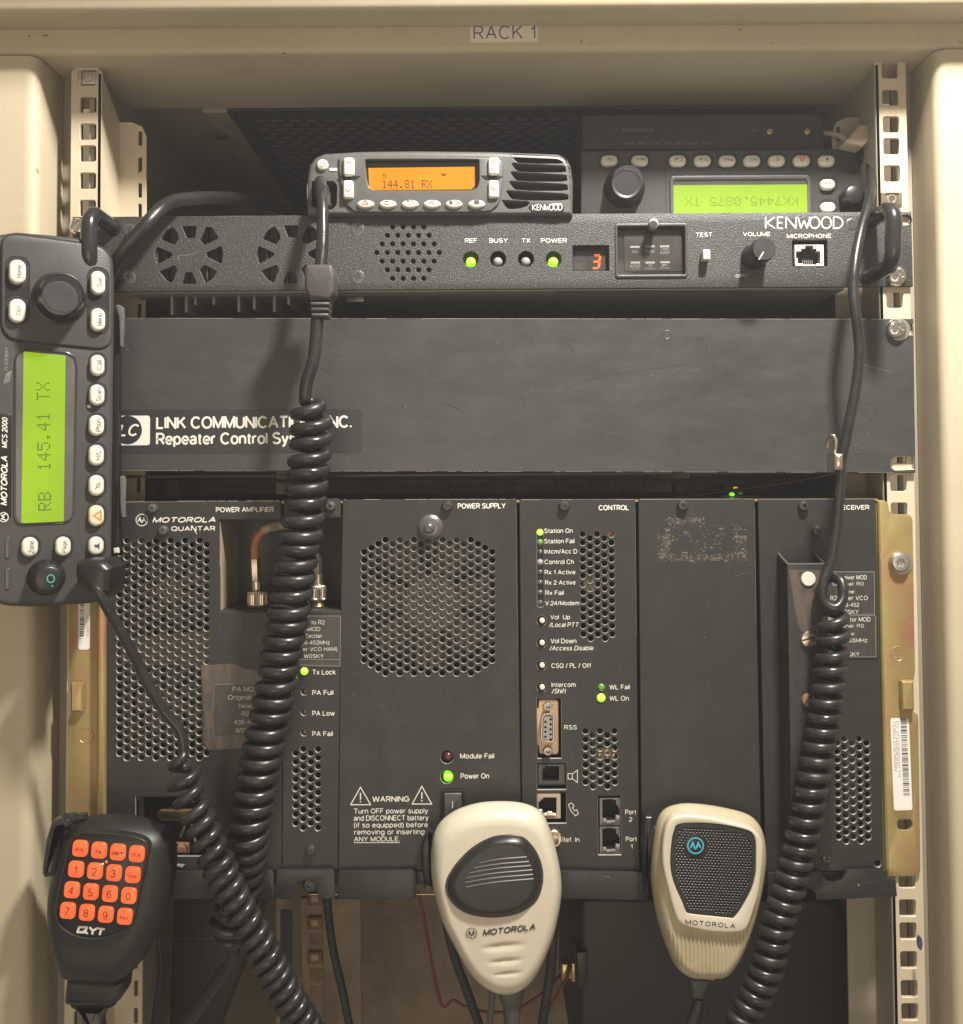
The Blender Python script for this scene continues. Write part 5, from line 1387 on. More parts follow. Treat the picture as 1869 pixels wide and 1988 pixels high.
# amplifier mod plate with tape
tp = solid(PA, 'tape_strip', [PP(PA, [C6(72, 212), C6(320, 197), C6(400, 238), C6(520, 240), C6(520, 826), C6(365, 822), C6(130, 833), C6(82, 775), C6(95, 640), C6(80, 420)], 0.25)], 0.02, 0.26, 'tape_brown', bevel=0.1, seg=1)
pl = solid(PA, 'text_plate', [PP(PA, [C6(176, 352), C6(640, 335), C6(640, 715), C6(176, 722)], 0.4)], 0.2, 0.5, 'label_dark', tp, bevel=0.12, seg=1)
strokes(PA, 'plate_edge', [[C6(176, 352), C6(500, 340)]], 1.2, 0.54, 'dim_print', pl)
for s, y, wd_, h_ in (('PA MOD', 385, 190, 36), ('Original: R0', 448, 258, 44), ('New:', 507, 100, 34), ('R2', 565, 52, 34), ('438-470', 627, 168, 34), ('W0SKY', 688, 150, 34)):
    text(PA, s, 401, y, wd_, h_, 0.56, 'dim_print' if False else 'white_print', bold=-0.004, parent=pl, zoom=C6)

# ---- exciter
ecols = [(C6(767, 857)[0], C6(0, 857)[1], 9, 0), (C6(822, 0)[0], C6(0, 826)[1], 10, 0), (C6(877, 0)[0], C6(0, 857)[1], 9, 0), (C6(931, 0)[0], C6(0, 826)[1], 10, 0)]
def eperf(d): return [CC(d, x, y + 16.95 * k, R_H, 0, 12) for x, y, c, _ in ecols for k in range(c)]
EX = module('exciter_module', 'narrow module with four small lamps and a modification label, left of the power supply', [(549, 1187), (662, 1187), (660, 1300), (655.5, 1689), (547.5, 1689)], [eperf, lambda d: [CC(d, *C6(830, y), 6.4, 0, 14) for y in (405, 555, 705)]])
solid(EX, 'inner_baffle', [PP(EX, [(560, 1440), (650, 1440), (650, 1610), (560, 1610)], -4)] + [[(a, b) for a, b in l] for l in [CC(EX, x + 2, y + 16.95 * k - 1.5, R_H, -4, 10) for x, y, c, _ in ecols for k in range(c)]], -5, -3.2, 'rusty')
solid(EX, 'header', [PP(EX, round_prof([(551, 969), (657, 967.5), (661, 972), (662, 1005), (551, 1007)], [1, 3, 3, 1, 1]))], -1.6, 0, 'module_black', bevel=0.3)
solid(EX, 'shelf', [PP(EX, [(549, 1184), (661, 1184), (661, 1189), (549, 1189)])], -46, -0.3, 'module_black', bevel=0.8)
solid(EX, 'recess_wall', [PP(EX, [(546, 1000), (662, 1000), (662, 1192), (546, 1192)], -44)], -48, -46, 'tray_black')
a0, a1 = EX.p3(662.5, 1005, 0), EX.p3(662.5, 1187, 0)
mesh_obj('recess_side', [a0, a1, a1 + off, a0 + off], [(3, 2, 1, 0)], 'module_black', EX.o, 0)
tor(EX, 1462, 1373, 33, z=B1, m='screw_gray')
tor(EX, 875, 1575, 40, z=C6)
lx, ly = C6(832, 253)
led(EX, lx, ly, 7.4, 'led_lime', h=1.6)
for y in (405, 555, 705):
    q = C6(830, y)
    lathe(EX, 'indicator_lens', q[0], q[1], 0, [(6.6, -3), (6, -2.2), (4, -1.6), (2, -1.5)], 'led_smoke', None, 16)
for s, x, y, wd_ in (('Tx Lock', 976, 260, 172), ('PA Full', 967, 410, 155), ('PA Low', 972, 562, 166), ('PA Fail', 965, 712, 152)):
    text(EX, s, x, y, wd_, 37, 0.08, 'white_print', bold=0.03, zoom=C6)
pl = solid(EX, 'text_plate', [PP(EX, [C5(1080, 1440), C5(1558, 1440), C5(1553, 1968), C5(1120, 1975), C5(1090, 1940)], 0.2)], 0.02, 0.3, 'label_dark', bevel=0.1, seg=1)
strokes(EX, 'plate_edge', [[C5(1100, 1441), C5(1556, 1441), C5(1551, 1966)], [C6(780, 205), C6(1092, 218)], [C5(1085, 1893), C5(1548, 1893)]], 1.1, 0.34, 'dim_print', pl)
for s, y, wd_, h_ in (('R0 to R2', 1507, 230, 44), ('MOD', 1577, 135, 42), ('Exciter', 1648, 178, 44), ('438-452MHz', 1718, 334, 42), ('(Lower VCO HAM)', 1790, 488, 50), ('W0SKY', 1858, 206, 42)):
    text(EX, s, 1277, y, wd_, h_, 0.36, 'white_print', bold=0.0, parent=pl, zoom=C5)

# ---- power supply
def ps(d):
    hs = []
    spec = {0: (465, 14), 1: (440, 15), 2: (415, 16), 3: (390, 17)}
    for c in range(19):
        k = c if c < 3 else (18 - c if c > 15 else (3 if c % 2 else 2))
        y, n = spec[k]
        q = B2(86 + 44.45 * c, y)
        for r in range(n):
            hs.append(CC(d, q[0], q[1] + 16.15 * r, R_H + 0.1, 0, 12))
    return hs
PS = module('power_supply', 'wide module with a big round-cornered perforated grille and a printed warning, in the middle', [(665, 970), (1000, 969), (1003, 971), (1008, 1350), (1012.5, 1689), (656.5, 1689), (661, 1200)], [ps, lambda d: [CC(d, *B2(603, y), B2.l(40), 0, 22) for y in (1745, 1870)]])
text(PS, 'POWER SUPPLY', 820, 177, 300, 34, 0.08, 'white_print', bold=0.04, zoom=B2, spacing=0.95)
tor(PS, 605, 178, 36, z=B2)
wq = B2(500, 310)
lathe(PS, 'large_washer', wq[0], wq[1], 1, [(B2.l(80), 0.05), (B2.l(78), 1.1), (B2.l(66), 2.0), (B2.l(42), 2.6), (B2.l(38), 2.6)], 'screw_gray', None, 36)
q = B2(490, 318); screw(PS, q[0], q[1], B2.l(36), 2.4, 4.4, 'screw_gray', 'torx')
hub = lathe(PS, 'fan_hub', *B2(505, 790), -6, [(B2.l(185), -30), (B2.l(185), -7), (B2.l(170), -5.5), (B2.l(30), -5.5), (B2.l(26), -4.5)], 'fan_brown', None, 40)
cx, cy = B2(490, 790)
lathe(PS, 'fan_ring', cx, cy, -12, [(146, -30), (146, -12), (134, -12), (134, -30)], 'plastic_dark', None, 48)
for k in range(7):
    a = 2 * math.pi * k / 7 + 0.3
    P_ = [(cx + 55 * math.cos(a), cy + 55 * math.sin(a)), (cx + 128 * math.cos(a + 0.1), cy + 128 * math.sin(a + 0.1)), (cx + 128 * math.cos(a + 0.6), cy + 128 * math.sin(a + 0.6)), (cx + 55 * math.cos(a + 0.7), cy + 55 * math.sin(a + 0.7))]
    solid(PS, 'fan_blade', [PP(PS, P_, -10)], -12, -10, 'fan_blade')
for y, m in ((1742, 'led_red_off'), (1873, 'led_green')):
    q = B2(610, y)
    s_ = lathe(PS, 'indicator_socket', *B2(603, y + (3 if y < 1800 else -3)), 0, [(B2.l(40), -0.4), (B2.l(40), -6)], 'socket_dark', None, 22)
    lathe(PS, 'indicator_lens', q[0], q[1], 0, [(9.2, -5.5), (9.2, -1.8), (8, -0.2), (5.5, 0.7), (2.5, 1.1)], m, s_, 24)
text(PS, 'Module Fail', 792, 1738, 212, 33, 0.08, 'white_print', bold=0.025, zoom=B2)
text(PS, 'Power On', 778, 1863, 178, 34, 0.08, 'white_print', bold=0.025, zoom=B2)
for pts in ([(358, 405), (413, 307), (470, 405)], [(702, 401), (756, 302), (811, 401)]):
    strokes(PS, 'warning_mark', [[B5(*p) for p in pts]], 1.9, 0.08, 'white_print', closed=True)
    c_ = B5(pts[1][0], pts[1][1] + 32)
    strokes(PS, 'warning_mark', [[(c_[0], c_[1]), (c_[0], c_[1] + 13)], [(c_[0], c_[1] + 15.5), (c_[0], c_[1] + 18)]], 2.4, 0.08, 'white_print')
text(PS, 'WARNING', 583, 373, 208, 32, 0.08, 'white_print', bold=0.04, zoom=B5)
for s, x, y, wd_, h_ in (('Turn OFF power supply', 583, 443, 416, 36), ('and DISCONNECT battery', 584, 482, 418, 36), ('(if so equipped) before', 583, 521, 414, 36), ('removing or inserting', 575, 560, 394, 36), ('ANY MODULE.', 505, 597, 256, 28)):
    text(PS, s, x, y, wd_, h_, 0.08, 'white_print', bold=0.02, zoom=B5)
strokes(PS, 'underline', [[B5(377, 617), B5(633, 617)]], 1.2, 0.08, 'white_print')
rk = [RR(PS, *B5(933, 420), B5.l(140), B5.l(200), 5, 1), RR(PS, *B5(930, 420), B5.l(112), B5.l(170), 4, 1)]
sw = solid(PS, 'switch_frame', rk, 0, 1.6, 'plastic_dark', bevel=0.6)
rk2 = solid(PS, 'rocker', [RR(PS, *B5(929, 420), B5.l(104), B5.l(160), 3, 2)], -1, 2.4, 'plastic_gray', sw, bevel=1.2, seg=3)
strokes(PS, 'switch_mark', [[B5(927, 386), B5(927, 424)]], 1.4, 2.5, 'white_print', rk2)

# ---- control module
def c_perf(d):
    hs = []
    for c in range(5):
        q = C7(662 + 83.3 * c, 213 if c % 2 == 0 else 262)
        for r in range(13): hs.append(CC(d, q[0] + 0.14 * r, q[1] + 16.18 * r, R_H, 0, 12))
    for c in range(5):
        q = C8(625 + 75.6 * c, 487 if c % 2 == 0 else 531)
        for r in range(7): hs.append(CC(d, q[0] + 0.1 * r, q[1] + 16.5 * r, R_H, 0, 12))
    return hs
def c_open(d):
    return [zr_(d, C8, 122, 150, 373, 765, 2), zr_(d, C8, 122, 820, 424, 1092, 2), zr_(d, C8, 122, 1124, 424, 1442, 2), zr_(d, C8, 757, 1160, 995, 1768, 2)]
def c_small(d):
    hs = [RR(d, C7(172, 0)[0], C7(0, 605)[1], 12.5, C7.l(900), 6, 0)]
    for z, x, y in ((C7, 188, 1213), (C7, 188, 1470), (C7, 188, 1730), (B2, 1195, 1310)):
        hs.append(CC(d, *z(x, y), 9.2, 0, 20))
    return hs
CT = module('control_module', 'module with a column of small lamps, four white push buttons and telephone sockets', [(1008, 971), (1011, 969.5), (1231, 969), (1233.5, 972), (1237, 1330), (1241.5, 1690), (1014, 1690), (1010, 1200)], [c_perf, c_open, c_small])
text(CT, 'CONTROL', 1645, 188, 190, 33, 0.08, 'white_print', bold=0.04, zoom=B2, spacing=0.95)
tor(CT, 1338, 178, 36, z=B2)
solid(CT, 'lamp_carrier', [RR(CT, C7(172, 0)[0], C7(0, 605)[1], 15, C7.l(960), 6, -3)], -6, -2.5, 'socket_dark')
for y, m in zip((192, 308, 423, 540, 657, 775, 892, 1010), ('led_lime', 'led_green_dim', 'led_smoke', 'led_gray', 'led_smoke', 'led_smoke', 'led_smoke', 'led_smoke')):
    q = C7(172, y); lathe(CT, 'indicator_lens', q[0], q[1], 0, [(6.6, -2.5), (6.6, -1.2), (5.4, -0.2), (3.2, 0.4), (1.2, 0.5)], m, None, 18)
for s, x, y, wd_, h_ in (('Station On', 382, 173, 330, 54), ('Station Fail', 392, 293, 348, 54), ('Intcm/Acc D', 410, 412, 378, 56), ('Control Ch', 390, 533, 338, 54), ('Rx 1 Active', 400, 652, 355, 52), ('Rx 2 Active', 403, 771, 354, 52), ('Rx Fail', 336, 890, 212, 54), ('V.24/Modem', 425, 1010, 392, 54), ('Vol  Up', 402, 1178, 228, 64), ('Vol Down', 440, 1447, 298, 56), ('CSQ / PL / Off', 530, 1733, 460, 58)):
    text(CT, s, x, y, wd_, h_, 0.08, 'white_print', bold=0.016, zoom=C7)
for s, z, x, y, wd_, h_ in (('/Local PTT', C7, 447, 1260, 350, 56), ('/Access Disable', C7, 531, 1530, 513, 56), ('/Shift', B2, 1303, 1333, 92, 32)):
    text(CT, s, x, y, wd_, h_, 0.08, 'white_print', bold=0.016, shear=0.22, zoom=z)
text(CT, 'Intercom', 1331, 1293, 150, 30, 0.08, 'white_print', bold=0.016, zoom=B2)
for z, x, y in ((C7, 188, 1213), (C7, 188, 1470), (C7, 188, 1730), (B2, 1195, 1310)):
    q = z(x, y)
    b_ = lathe(CT, 'button_ring', q[0], q[1], 0, [(9.1, -0.4), (9.0, -2.6), (7.0, -2.8), (6.8, -1.0), (6.2, -0.8), (5.6, -0.9), (5.4, -2)], 'socket_dark', None, 26)
    lathe(CT, 'push_button', q[0] + 1, q[1], 1, [(5.4, -2), (5.4, 1.0), (4.8, 1.5), (3.5, 1.7)], 'button_white', b_, 22)
for z, x, y, r, m in ((C8, 790, 28, 38, 'led_green_dim'), (C8, 788, 137, 44, 'led_lime')):
    q = z(x, y); led(CT, q[0], q[1], z.l(r), m, h=1.4)
text(CT, 'WL Fail', 980, 26, 212, 50, 0.08, 'white_print', bold=0.016, zoom=C8)
text(CT, 'WL On', 975, 143, 200, 50, 0.08, 'white_print', bold=0.016, zoom=C8)
text(CT, 'RSS', 470, 445, 131, 46, 0.08, 'white_print', bold=0.016, zoom=C8)
text(CT, 'Ref. In', 468, 1615, 186, 50, 0.08, 'white_print', bold=0.016, zoom=C8)
text(CT, 'Port', 1096, 1327, 116, 50, 0.08, 'white_print', bold=0.016, zoom=C8)
text(CT, '2', 1095, 1403, 34, 46, 0.08, 'white_print', bold=0.016, zoom=C8)
text(CT, 'Port', 1103, 1608, 116, 50, 0.08, 'white_print', bold=0.016, zoom=C8)
text(CT, '1', 1104, 1685, 20, 46, 0.08, 'white_print', bold=0.016, zoom=C8)
strokes(CT, 'speaker_symbol', [[C8(443, 927), C8(488, 927), C8(488, 983), C8(443, 983)]], 1.3, 0.08, 'white_print', closed=True)
strokes(CT, 'speaker_symbol', [[C8(490, 930), C8(541, 890), C8(541, 1020), C8(490, 980)]], 1.3, 0.08, 'white_print')
strokes(CT, 'telephone_symbol', [[C8(*p) for p in [(447, 1250), (480, 1232), (505, 1262), (488, 1284), (513, 1315), (535, 1303), (552, 1345), (520, 1367), (475, 1318)]]], 1.3, 0.08, 'white_print', closed=True)
# serial socket
solid(CT, 'socket_recess', [zr_(CT, C8, 115, 140, 380, 1775, 2, -10)], -11, -10, 'dark_interior')
sp_ = solid(CT, 'serial_socket', [PP(CT, round_prof([C8(140, 157), C8(330, 157), C8(342, 180), C8(344, 700), C8(330, 728), C8(145, 722), C8(138, 632), C8(118, 628), C8(115, 255), C8(136, 245)], [3, 3, 3, 3, 3, 3, 2, 3, 3, 2], 3), -1)], -3, -1.0, 'copper_plate', bevel=0.3)
dsh = round_prof([C8(165, 330), C8(200, 292), C8(270, 292), C8(300, 325), C8(303, 575), C8(275, 603), C8(215, 600), C8(155, 565)], [4] * 8, 4)
dl_ = orient([PP(CT, dsh, 2)])[0]
solid(CT, 'shell', [dl_, inset(dl_, 0.0011)], -1, 3.6, 'nickel', sp_, bevel=0.4)
di = inset(dl_, 0.0013)
pins = [CC(CT, *C8(x, y), 2.2, 2, 8) for x, y in [(207, 385), (207, 440), (207, 487), (207, 540), (260, 360), (260, 410), (260, 463), (260, 515), (260, 567)]]
solid(CT, 'contact_block', [di] + pins, -1, 3.0, 'socket_gray', sp_, bevel=0.1, seg=1, hole_mat='socket_dark')
for y in (222, 690):
    q = C8(231, y)
    lathe(CT, 'standoff', q[0], q[1], 1, [(C8.l(42), -1), (C8.l(42), 2.2), (C8.l(38), 2.8), (C8.l(26), 2.9), (C8.l(22), 2.6), (C8.l(20), 0)], 'zinc', sp_, 24)
    for dx in (-1, 1): strokes(CT, 'grip_mark', [[(q[0] + dx * 7.5, q[1] + k), (q[0] + dx * 10.5, q[1] + k + abs(k) * 0.4)] for k in (-4, 0, 4)], 0.9, -0.9, 'socket_dark', sp_)
def modjack(z, x0, y0, x1, y1, opening, m, pm=None, up=True, frame_h=-0.6):
    j = solid(CT, 'telephone_socket', [zr_(CT, z, x0, y0, x1, y1, 6, frame_h), PP(CT, [z(*p) for p in opening], frame_h)], -9, frame_h, m, bevel=0.3, hole_mat='plastic_dark')
    solid(CT, 'socket_back', [zr_(CT, z, x0 + 8, y0 + 8, x1 - 8, y1 - 8, 0, -8)], -9.5, -8.5, 'dark_interior', j)
    return j
modjack(C8, 132, 826, 410, 1045, [(180, 1000), (180, 880), (205, 880), (205, 855), (345, 855), (345, 1000)], 'plastic_gray')
modjack(C8, 124, 1130, 366, 1396, [(140, 1310), (140, 1222), (162, 1222), (162, 1200), (188, 1200), (188, 1180), (318, 1180), (318, 1352), (210, 1352), (210, 1335), (180, 1335), (180, 1310)], 'cable_beige')
for y0 in (1182, 1482):
    j = modjack(C8, 772, y0, 988, y0 + 286, [(806, y0 + 225), (806, y0 + 25), (840, y0 + 25), (840, y0 + 15), (905, y0 + 15), (905, y0 + 25), (938, y0 + 25), (938, y0 + 80), (962, y0 + 80), (962, y0 + 110), (975, y0 + 110), (975, y0 + 185), (930, y0 + 190), (930, y0 + 225)], 'screw_gray')
    for k, (x, y, w_, h_) in enumerate(((825, y0 + 235, 32, 26), (868, y0 + 250, 50, 24), (912, y0 + 245, 34, 20), (962, y0 + 205, 36, 30))):
        q = C8(x, y); box(CT, 'contact_clip', q[0], q[1], C8.l(w_), C8.l(h_), -2, 0.1 + 0.1 * k, 'socket_gray', j, bevel=0.15)
for x, y, w_, h_ in ((155, 1325, 40, 30), (208, 1355, 40, 24), (256, 1348, 46, 34), (300, 1358, 34, 18)):
    q = C8(x, y); box(CT, 'contact_clip', q[0], q[1], C8.l(w_), C8.l(h_), -2, 0.2, 'label_cream', bevel=0.15)
# reference socket half hidden by the microphone
q = C8(292, 1590)
lathe(CT, 'reference_connector', q[0], q[1], 3, [(16, 0), (16, 5), (14, 5.5), (11, 5.5), (11, 9), (9, 9), (8.5, 4)], 'nickel', None, 28)
# things seen through the perforations
solid(CT, 'circuit_board', [PP(CT, [C8(690, 500), C8(724, 500), C8(724, 1100), C8(690, 1100)], -6)], -8, -6, 'pcb')
solid(CT, 'gold_label', [PP(CT, [C8(760, 660), C8(930, 660), C8(930, 770), C8(760, 770)], -5)], -6, -5, 'brass')
lathe(CT, 'fan_hub', *C7(735, 800), -6, [(14, -12), (14, -6), (11, -5), (3, -5)], 'beige_side', None, 20)
q = C7(990, 215); box(CT, 'red_wire', q[0], q[1], 12, 9, -6, -4, 'orange_print', rot=-40)

# ---- blank module
BK = module('blank_module', 'plain black module with torn sticker residue near its top, between the control and receiver modules', [(1239, 971), (1241, 968.5), (1462, 968), (1465, 971), (1471, 1300), (1479, 1691), (1246, 1690), (1242, 1300)])
tor(BK, 410, 312, 30, z=B3)
v, f = [], []
rn = random.Random(11)
from mathutils import noise as mnoise
def inpatch(x, y):
    """torn remains of a sticker: ragged rim, clumps, thick lower edge"""
    n = mnoise.noise(Vector((x * 0.016, y * 0.022, 1.7))) + 0.5 * mnoise.noise(Vector((x * 0.06, y * 0.07, 5.1)))
    ex, ey = abs(x - 505) / 232, abs(y - 487) / 112
    rim = max(ex, ey)
    d = 0
    if 0.72 < rim < 1.0: d = 0.55 + n * 1.3
    elif rim <= 0.72: d = n * 1.5 - 0.32
    if y > 555 and x > 275: d += 0.35
    if y < 420 and not 320 < x < 520: d = 0
    if y < 470 and x > 640: d *= 0.3
    return d
for i in range(5200):
    x, y = rn.uniform(266, 742), rn.uniform(368, 602)
    if rn.random() > inpatch(x, y) * 0.75: continue
    q = B3(x, y); r = rn.uniform(0.4, 1.5) * (2.0 if rn.random() < 0.1 else 1); n = 5; b = len(v); a0 = rn.random() * 6
    hh = 0.05 + 0.0006 * (i % 190); el = rn.uniform(0.5, 2.2)
    for k in range(n):
        rr = r * rn.uniform(0.3, 1.3)
        p = BK.p3(q[0] + rr * math.cos(a0 + k * 1.256) * el, q[1] + rr * math.sin(a0 + k * 1.256), hh)
        v.append(p)
    f.append(tuple(range(b + n - 1, b - 1, -1)))
tag(mesh_obj('sticker_residue', v, f, 'residue', BK.o, 0), kind='stuff')
scratches(BK, 20, 1255, 985, 1455, 1120, 0.2, 'scratch', 4, 26, 0.5)
scratches(BK, 70, 1275, 1010, 1448, 1082, 0.26, 'dim_print', 1.5, 9, 0.5)
scratches(PS, 8, 680, 1000, 990, 1650, 0.05, 'scratch', 3, 14, 0.5)
scratches(PA, 6, 260, 1480, 530, 1680, 0.05, 'scratch', 3, 14, 0.5)

# ---- receiver module
def r_perf(d):
    hs = []
    for c in range(5):
        q = (1625.1 + 14.33 * c, 1443.0 if c % 2 == 0 else 1434.6)
        for r in range(12 if c % 2 == 0 else 13): hs.append(CC(d, q[0] + 0.27 * r, q[1] + 16.5 * r, R_H, 0, 12))
    return hs
RX = module('receiver_module', 'rightmost module with a channel handle and text plates, behind the hanging coiled cord', [(1471, 972), (1473, 969), (1696, 968), (1700, 972), (1705, 1200), (1716, 1690), (1486, 1692), (1478, 1300)], [r_perf, lambda d: [CC(d, *B6(1425, 520), 7, 0, 12)]])
text(RX, 'RECEIVER', 1297, 322, 167, 24, 0.08, 'white_print', bold=0.04, zoom=B3, spacing=0.95)
tor(RX, 1043, 315, 29, z=B3); tor(RX, 1115, 448, 28, z=B3); tor(RX, 1160, 498, 26, z=B6)
# channel handle
hc = 19.0
x0, x1 = RX.p(1508, 1076, 0)[0], RX.p(1583, 1073, 0)[0]
zt = RX.p(1540, 1074, 0)[1]; zb_ = RX.p(1540, 1640, 0)[1]
f0 = RX.p(1565, 1095, hc)[1]
t = 0.0016
def slab(name, pts_bottom, ztops, zb):
    n = len(pts_bottom)
    v = [(a, -b * 0.001, zb) for a, b in pts_bottom] + [(a, -b * 0.001, zt_) for (a, b), zt_ in zip(pts_bottom, ztops)]
    f = [(i, (i + 1) % n, n + (i + 1) % n, n + i) for i in range(n)] + [tuple(range(n))[::-1], tuple(range(n, 2 * n))]
    return mesh_obj(name, v, f, 'module_black', RX.o, 0)
slab('channel_side', [(x0, 0), (x0, hc - 1.6), (x0 + t, hc - 1.6), (x0 + t, 0)], [zt, f0, f0, zt], zb_)
slab('channel_side', [(x1 - t, 0), (x1 - t, hc - 1.6), (x1, hc - 1.6), (x1, 0)], [zt, f0, f0, zt], zb_)
ff = solid(RX, 'channel_front', [[(x0, zb_), (x1, zb_), (x1, f0), (x0, f0)]], hc - 1.6, hc, 'module_black', bevel=0.6, seg=2)
strokes(RX, 'worn_edge_highlight', [[(1509, 1077), (1528, 1096), (1604, 1096), (1582, 1075)]], 0.9, hc + 0.05, 'edge_metal_and_highlight') if False else None
le = [Vector((x0 + t / 2, 0, zt)), Vector((x0 + t / 2, -(hc - 1) * 0.001, f0)), Vector((x1 - t / 2, -(hc - 1) * 0.001, f0)), Vector((x1 - t / 2, 0, zt))]
tube('worn_edge_highlight', le, 0.00042, 'edge_metal_and_highlight', RX.o, 6)
tpe = solid(RX, 'tape_strip', [PP(RX, [D5(255, 795), D5(650, 805), D5(650, 1500), D5(385, 1440), D5(340, 1360)], hc)], hc, hc + 0.2, 'tape_brown', ff, bevel=0.06, seg=1)
q = D5(455, 890); lathe(RX, 'round_sticker', q[0], q[1], hc, [(D5.l(74), hc + 0.2), (D5.l(74), hc + 0.9), (D5.l(66), hc + 1.2)], 'button_white', ff, 28)
def slotted(dev, x, y, r, h0, m, parent=None, tilt=0.2):
    s_ = lathe(dev, 'slotted_screw', x, y, h0, [(r, h0), (r, h0 + 1.0), (r * 0.94, h0 + 1.6), (r * 0.8, h0 + 1.9)], m, parent, 28)
    strokes(dev, 'screw_slot', [[(x - r * 0.75, y + r * tilt), (x + r * 0.75, y - r * tilt)]], r * 0.2, h0 + 1.95, 'socket_dark', s_ if parent is None else parent)
    return s_
q = D5(458, 1515); slotted(RX, q[0], q[1], D5.l(84), hc, 'nickel', ff)
q = B3(1060, 1328); slotted(RX, q[0], q[1], B3.l(35), hc, 'rusty', ff, 1)
q = B3(1062, 1648); slotted(RX, q[0], q[1], B3.l(28), hc, 'brass', ff, 0.5)
# text plates
for k, (ya, yb, ls) in enumerate((((812), 1262, (('Receiver MOD', 873, 330, 903), ('Original: R0', 945, 322, 873), ('New:', 1021, 110, 887), ('R2 lower VCO', 1088, 388, 883), ('438-452', 1160, 205, 885), ('W0SKY', 1232, 202, 881))), (1268, 1706, (('Preselector MOD', 1311, 440, 885), ('Original: R0', 1382, 322, 876), ('New:', 1459, 132, 878), ('438-455MHz', 1529, 375, 885), ('W0SKY', 1673, 205, 888))))):
    pl = solid(RX, 'text_plate', [PP(RX, [D5(590, ya), D5(1150 if k == 0 else 1166, ya), D5(1152 if k == 0 else 1168, yb), D5(590, yb)], 0.4)], 0.02, 0.6 + k * 0.1, 'label_dark', bevel=0.2, seg=1)
    strokes(RX, 'plate_edge', [[D5(600, ya + 4), D5(1144 if k == 0 else 1160, ya + 4), D5(1148 if k == 0 else 1162, yb - 4), D5(600, yb - 4)]], 1.1, 0.65 + k * 0.1, 'dim_print', pl)
    for s, y, wd_, cx in ls:
        text(RX, s, cx, y, wd_, 46 if s[0] in 'ROPS' or 'l' in s else 42, 0.68 + k * 0.1, 'white_print', bold=0.0, parent=pl, zoom=D5)

worn_edge_highlight(Lc, 232, 1740, 618.0, 619.8, 0.03, 1, 'edge_metal_and_highlight', 1.0, 0.85)
worn_edge_highlight(Lc, 232, 1750, 913.6, 917.2, 0.03, 2, 'scratch', 1.0, 0.7)
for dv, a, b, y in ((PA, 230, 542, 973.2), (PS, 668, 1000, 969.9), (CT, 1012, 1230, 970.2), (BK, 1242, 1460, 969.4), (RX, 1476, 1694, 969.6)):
    worn_edge_highlight(dv, a, b, y, y - (b - a) * 0.002, 0.03, int(a), 'edge_metal_and_highlight', 0.9, 0.85)
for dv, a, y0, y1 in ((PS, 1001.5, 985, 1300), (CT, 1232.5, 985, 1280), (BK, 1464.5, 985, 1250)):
    strokes(dv, 'worn_edge_highlight', [[(a, y0), (a + (y1 - y0) * 0.0105 * 0.9, y0 + (y1 - y0) * 0.85)]], 0.5, 0.03, 'scratch')  # thin painted highlights down the module side edges
# ================================================================ hand microphones
def dome_body(dev, name, loop, hfun, m, rings=30, cx=None, cz=None, parent=None, back=-18, smooth=60):
    """closed shell: outline (local metres) shrunk towards a centre, height hfun(t, x, z) in mm, t = 1 on the rim"""
    if area(loop) < 0: loop = loop[::-1]
    n = len(loop)
    cx = sum(p[0] for p in loop) / n if cx is None else cx
    cz = sum(p[1] for p in loop) / n if cz is None else cz
    ts = [1 - (1 - k / rings) ** 1.0 for k in range(rings)]
    ts = [math.sin(math.pi / 2 * k / rings) if False else k / rings for k in range(rings)]
    # rim first: denser towards the rim
    seq = [1 - (k / rings) ** 1.5 for k in range(rings)]
    verts, faces = [], []
    for (x, z) in loop: verts.append((cx + (x - cx) * 0.84, -back * 0.001, cz + (z - cz) * 0.84))
    rimh = hfun(1.0, loop[0][0], loop[0][1])
    if back < rimh - 3:
        for (x, z) in loop: verts.append((cx + (x - cx) * 0.965, -(rimh * 0.6 + back * 0.4) * 0.001, cz + (z - cz) * 0.965))
    for t in seq:
        for (x, z) in loop:
            px, pz = cx + (x - cx) * t, cz + (z - cz) * t
            verts.append((px, -hfun(t, px, pz) * 0.001, pz))
    nr = len(verts) // n
    for r in range(nr - 1):
        for i in range(n):
            j = (i + 1) % n
            faces.append((r * n + i, r * n + j, (r + 1) * n + j, (r + 1) * n + i))
    verts.append((cx, -hfun(0, cx, cz) * 0.001, cz)); c = len(verts) - 1
    for i in range(n): faces.append(((nr - 1) * n + i, (nr - 1) * n + (i + 1) % n, c))
    faces.append(tuple(range(n))[::-1])
    return mesh_obj(name, verts, faces, m, parent or dev.o, smooth)

def edge_round(t, top, drop, w=0.16):
    """flat top falling off as a quarter circle over the outer fraction w"""
    if t < 1 - w: return top - 0.6 * (t / (1 - w)) ** 2
    u = (t - (1 - w)) / w
    return top - 0.6 - drop * (1 - math.sqrt(max(0, 1 - u * u)))

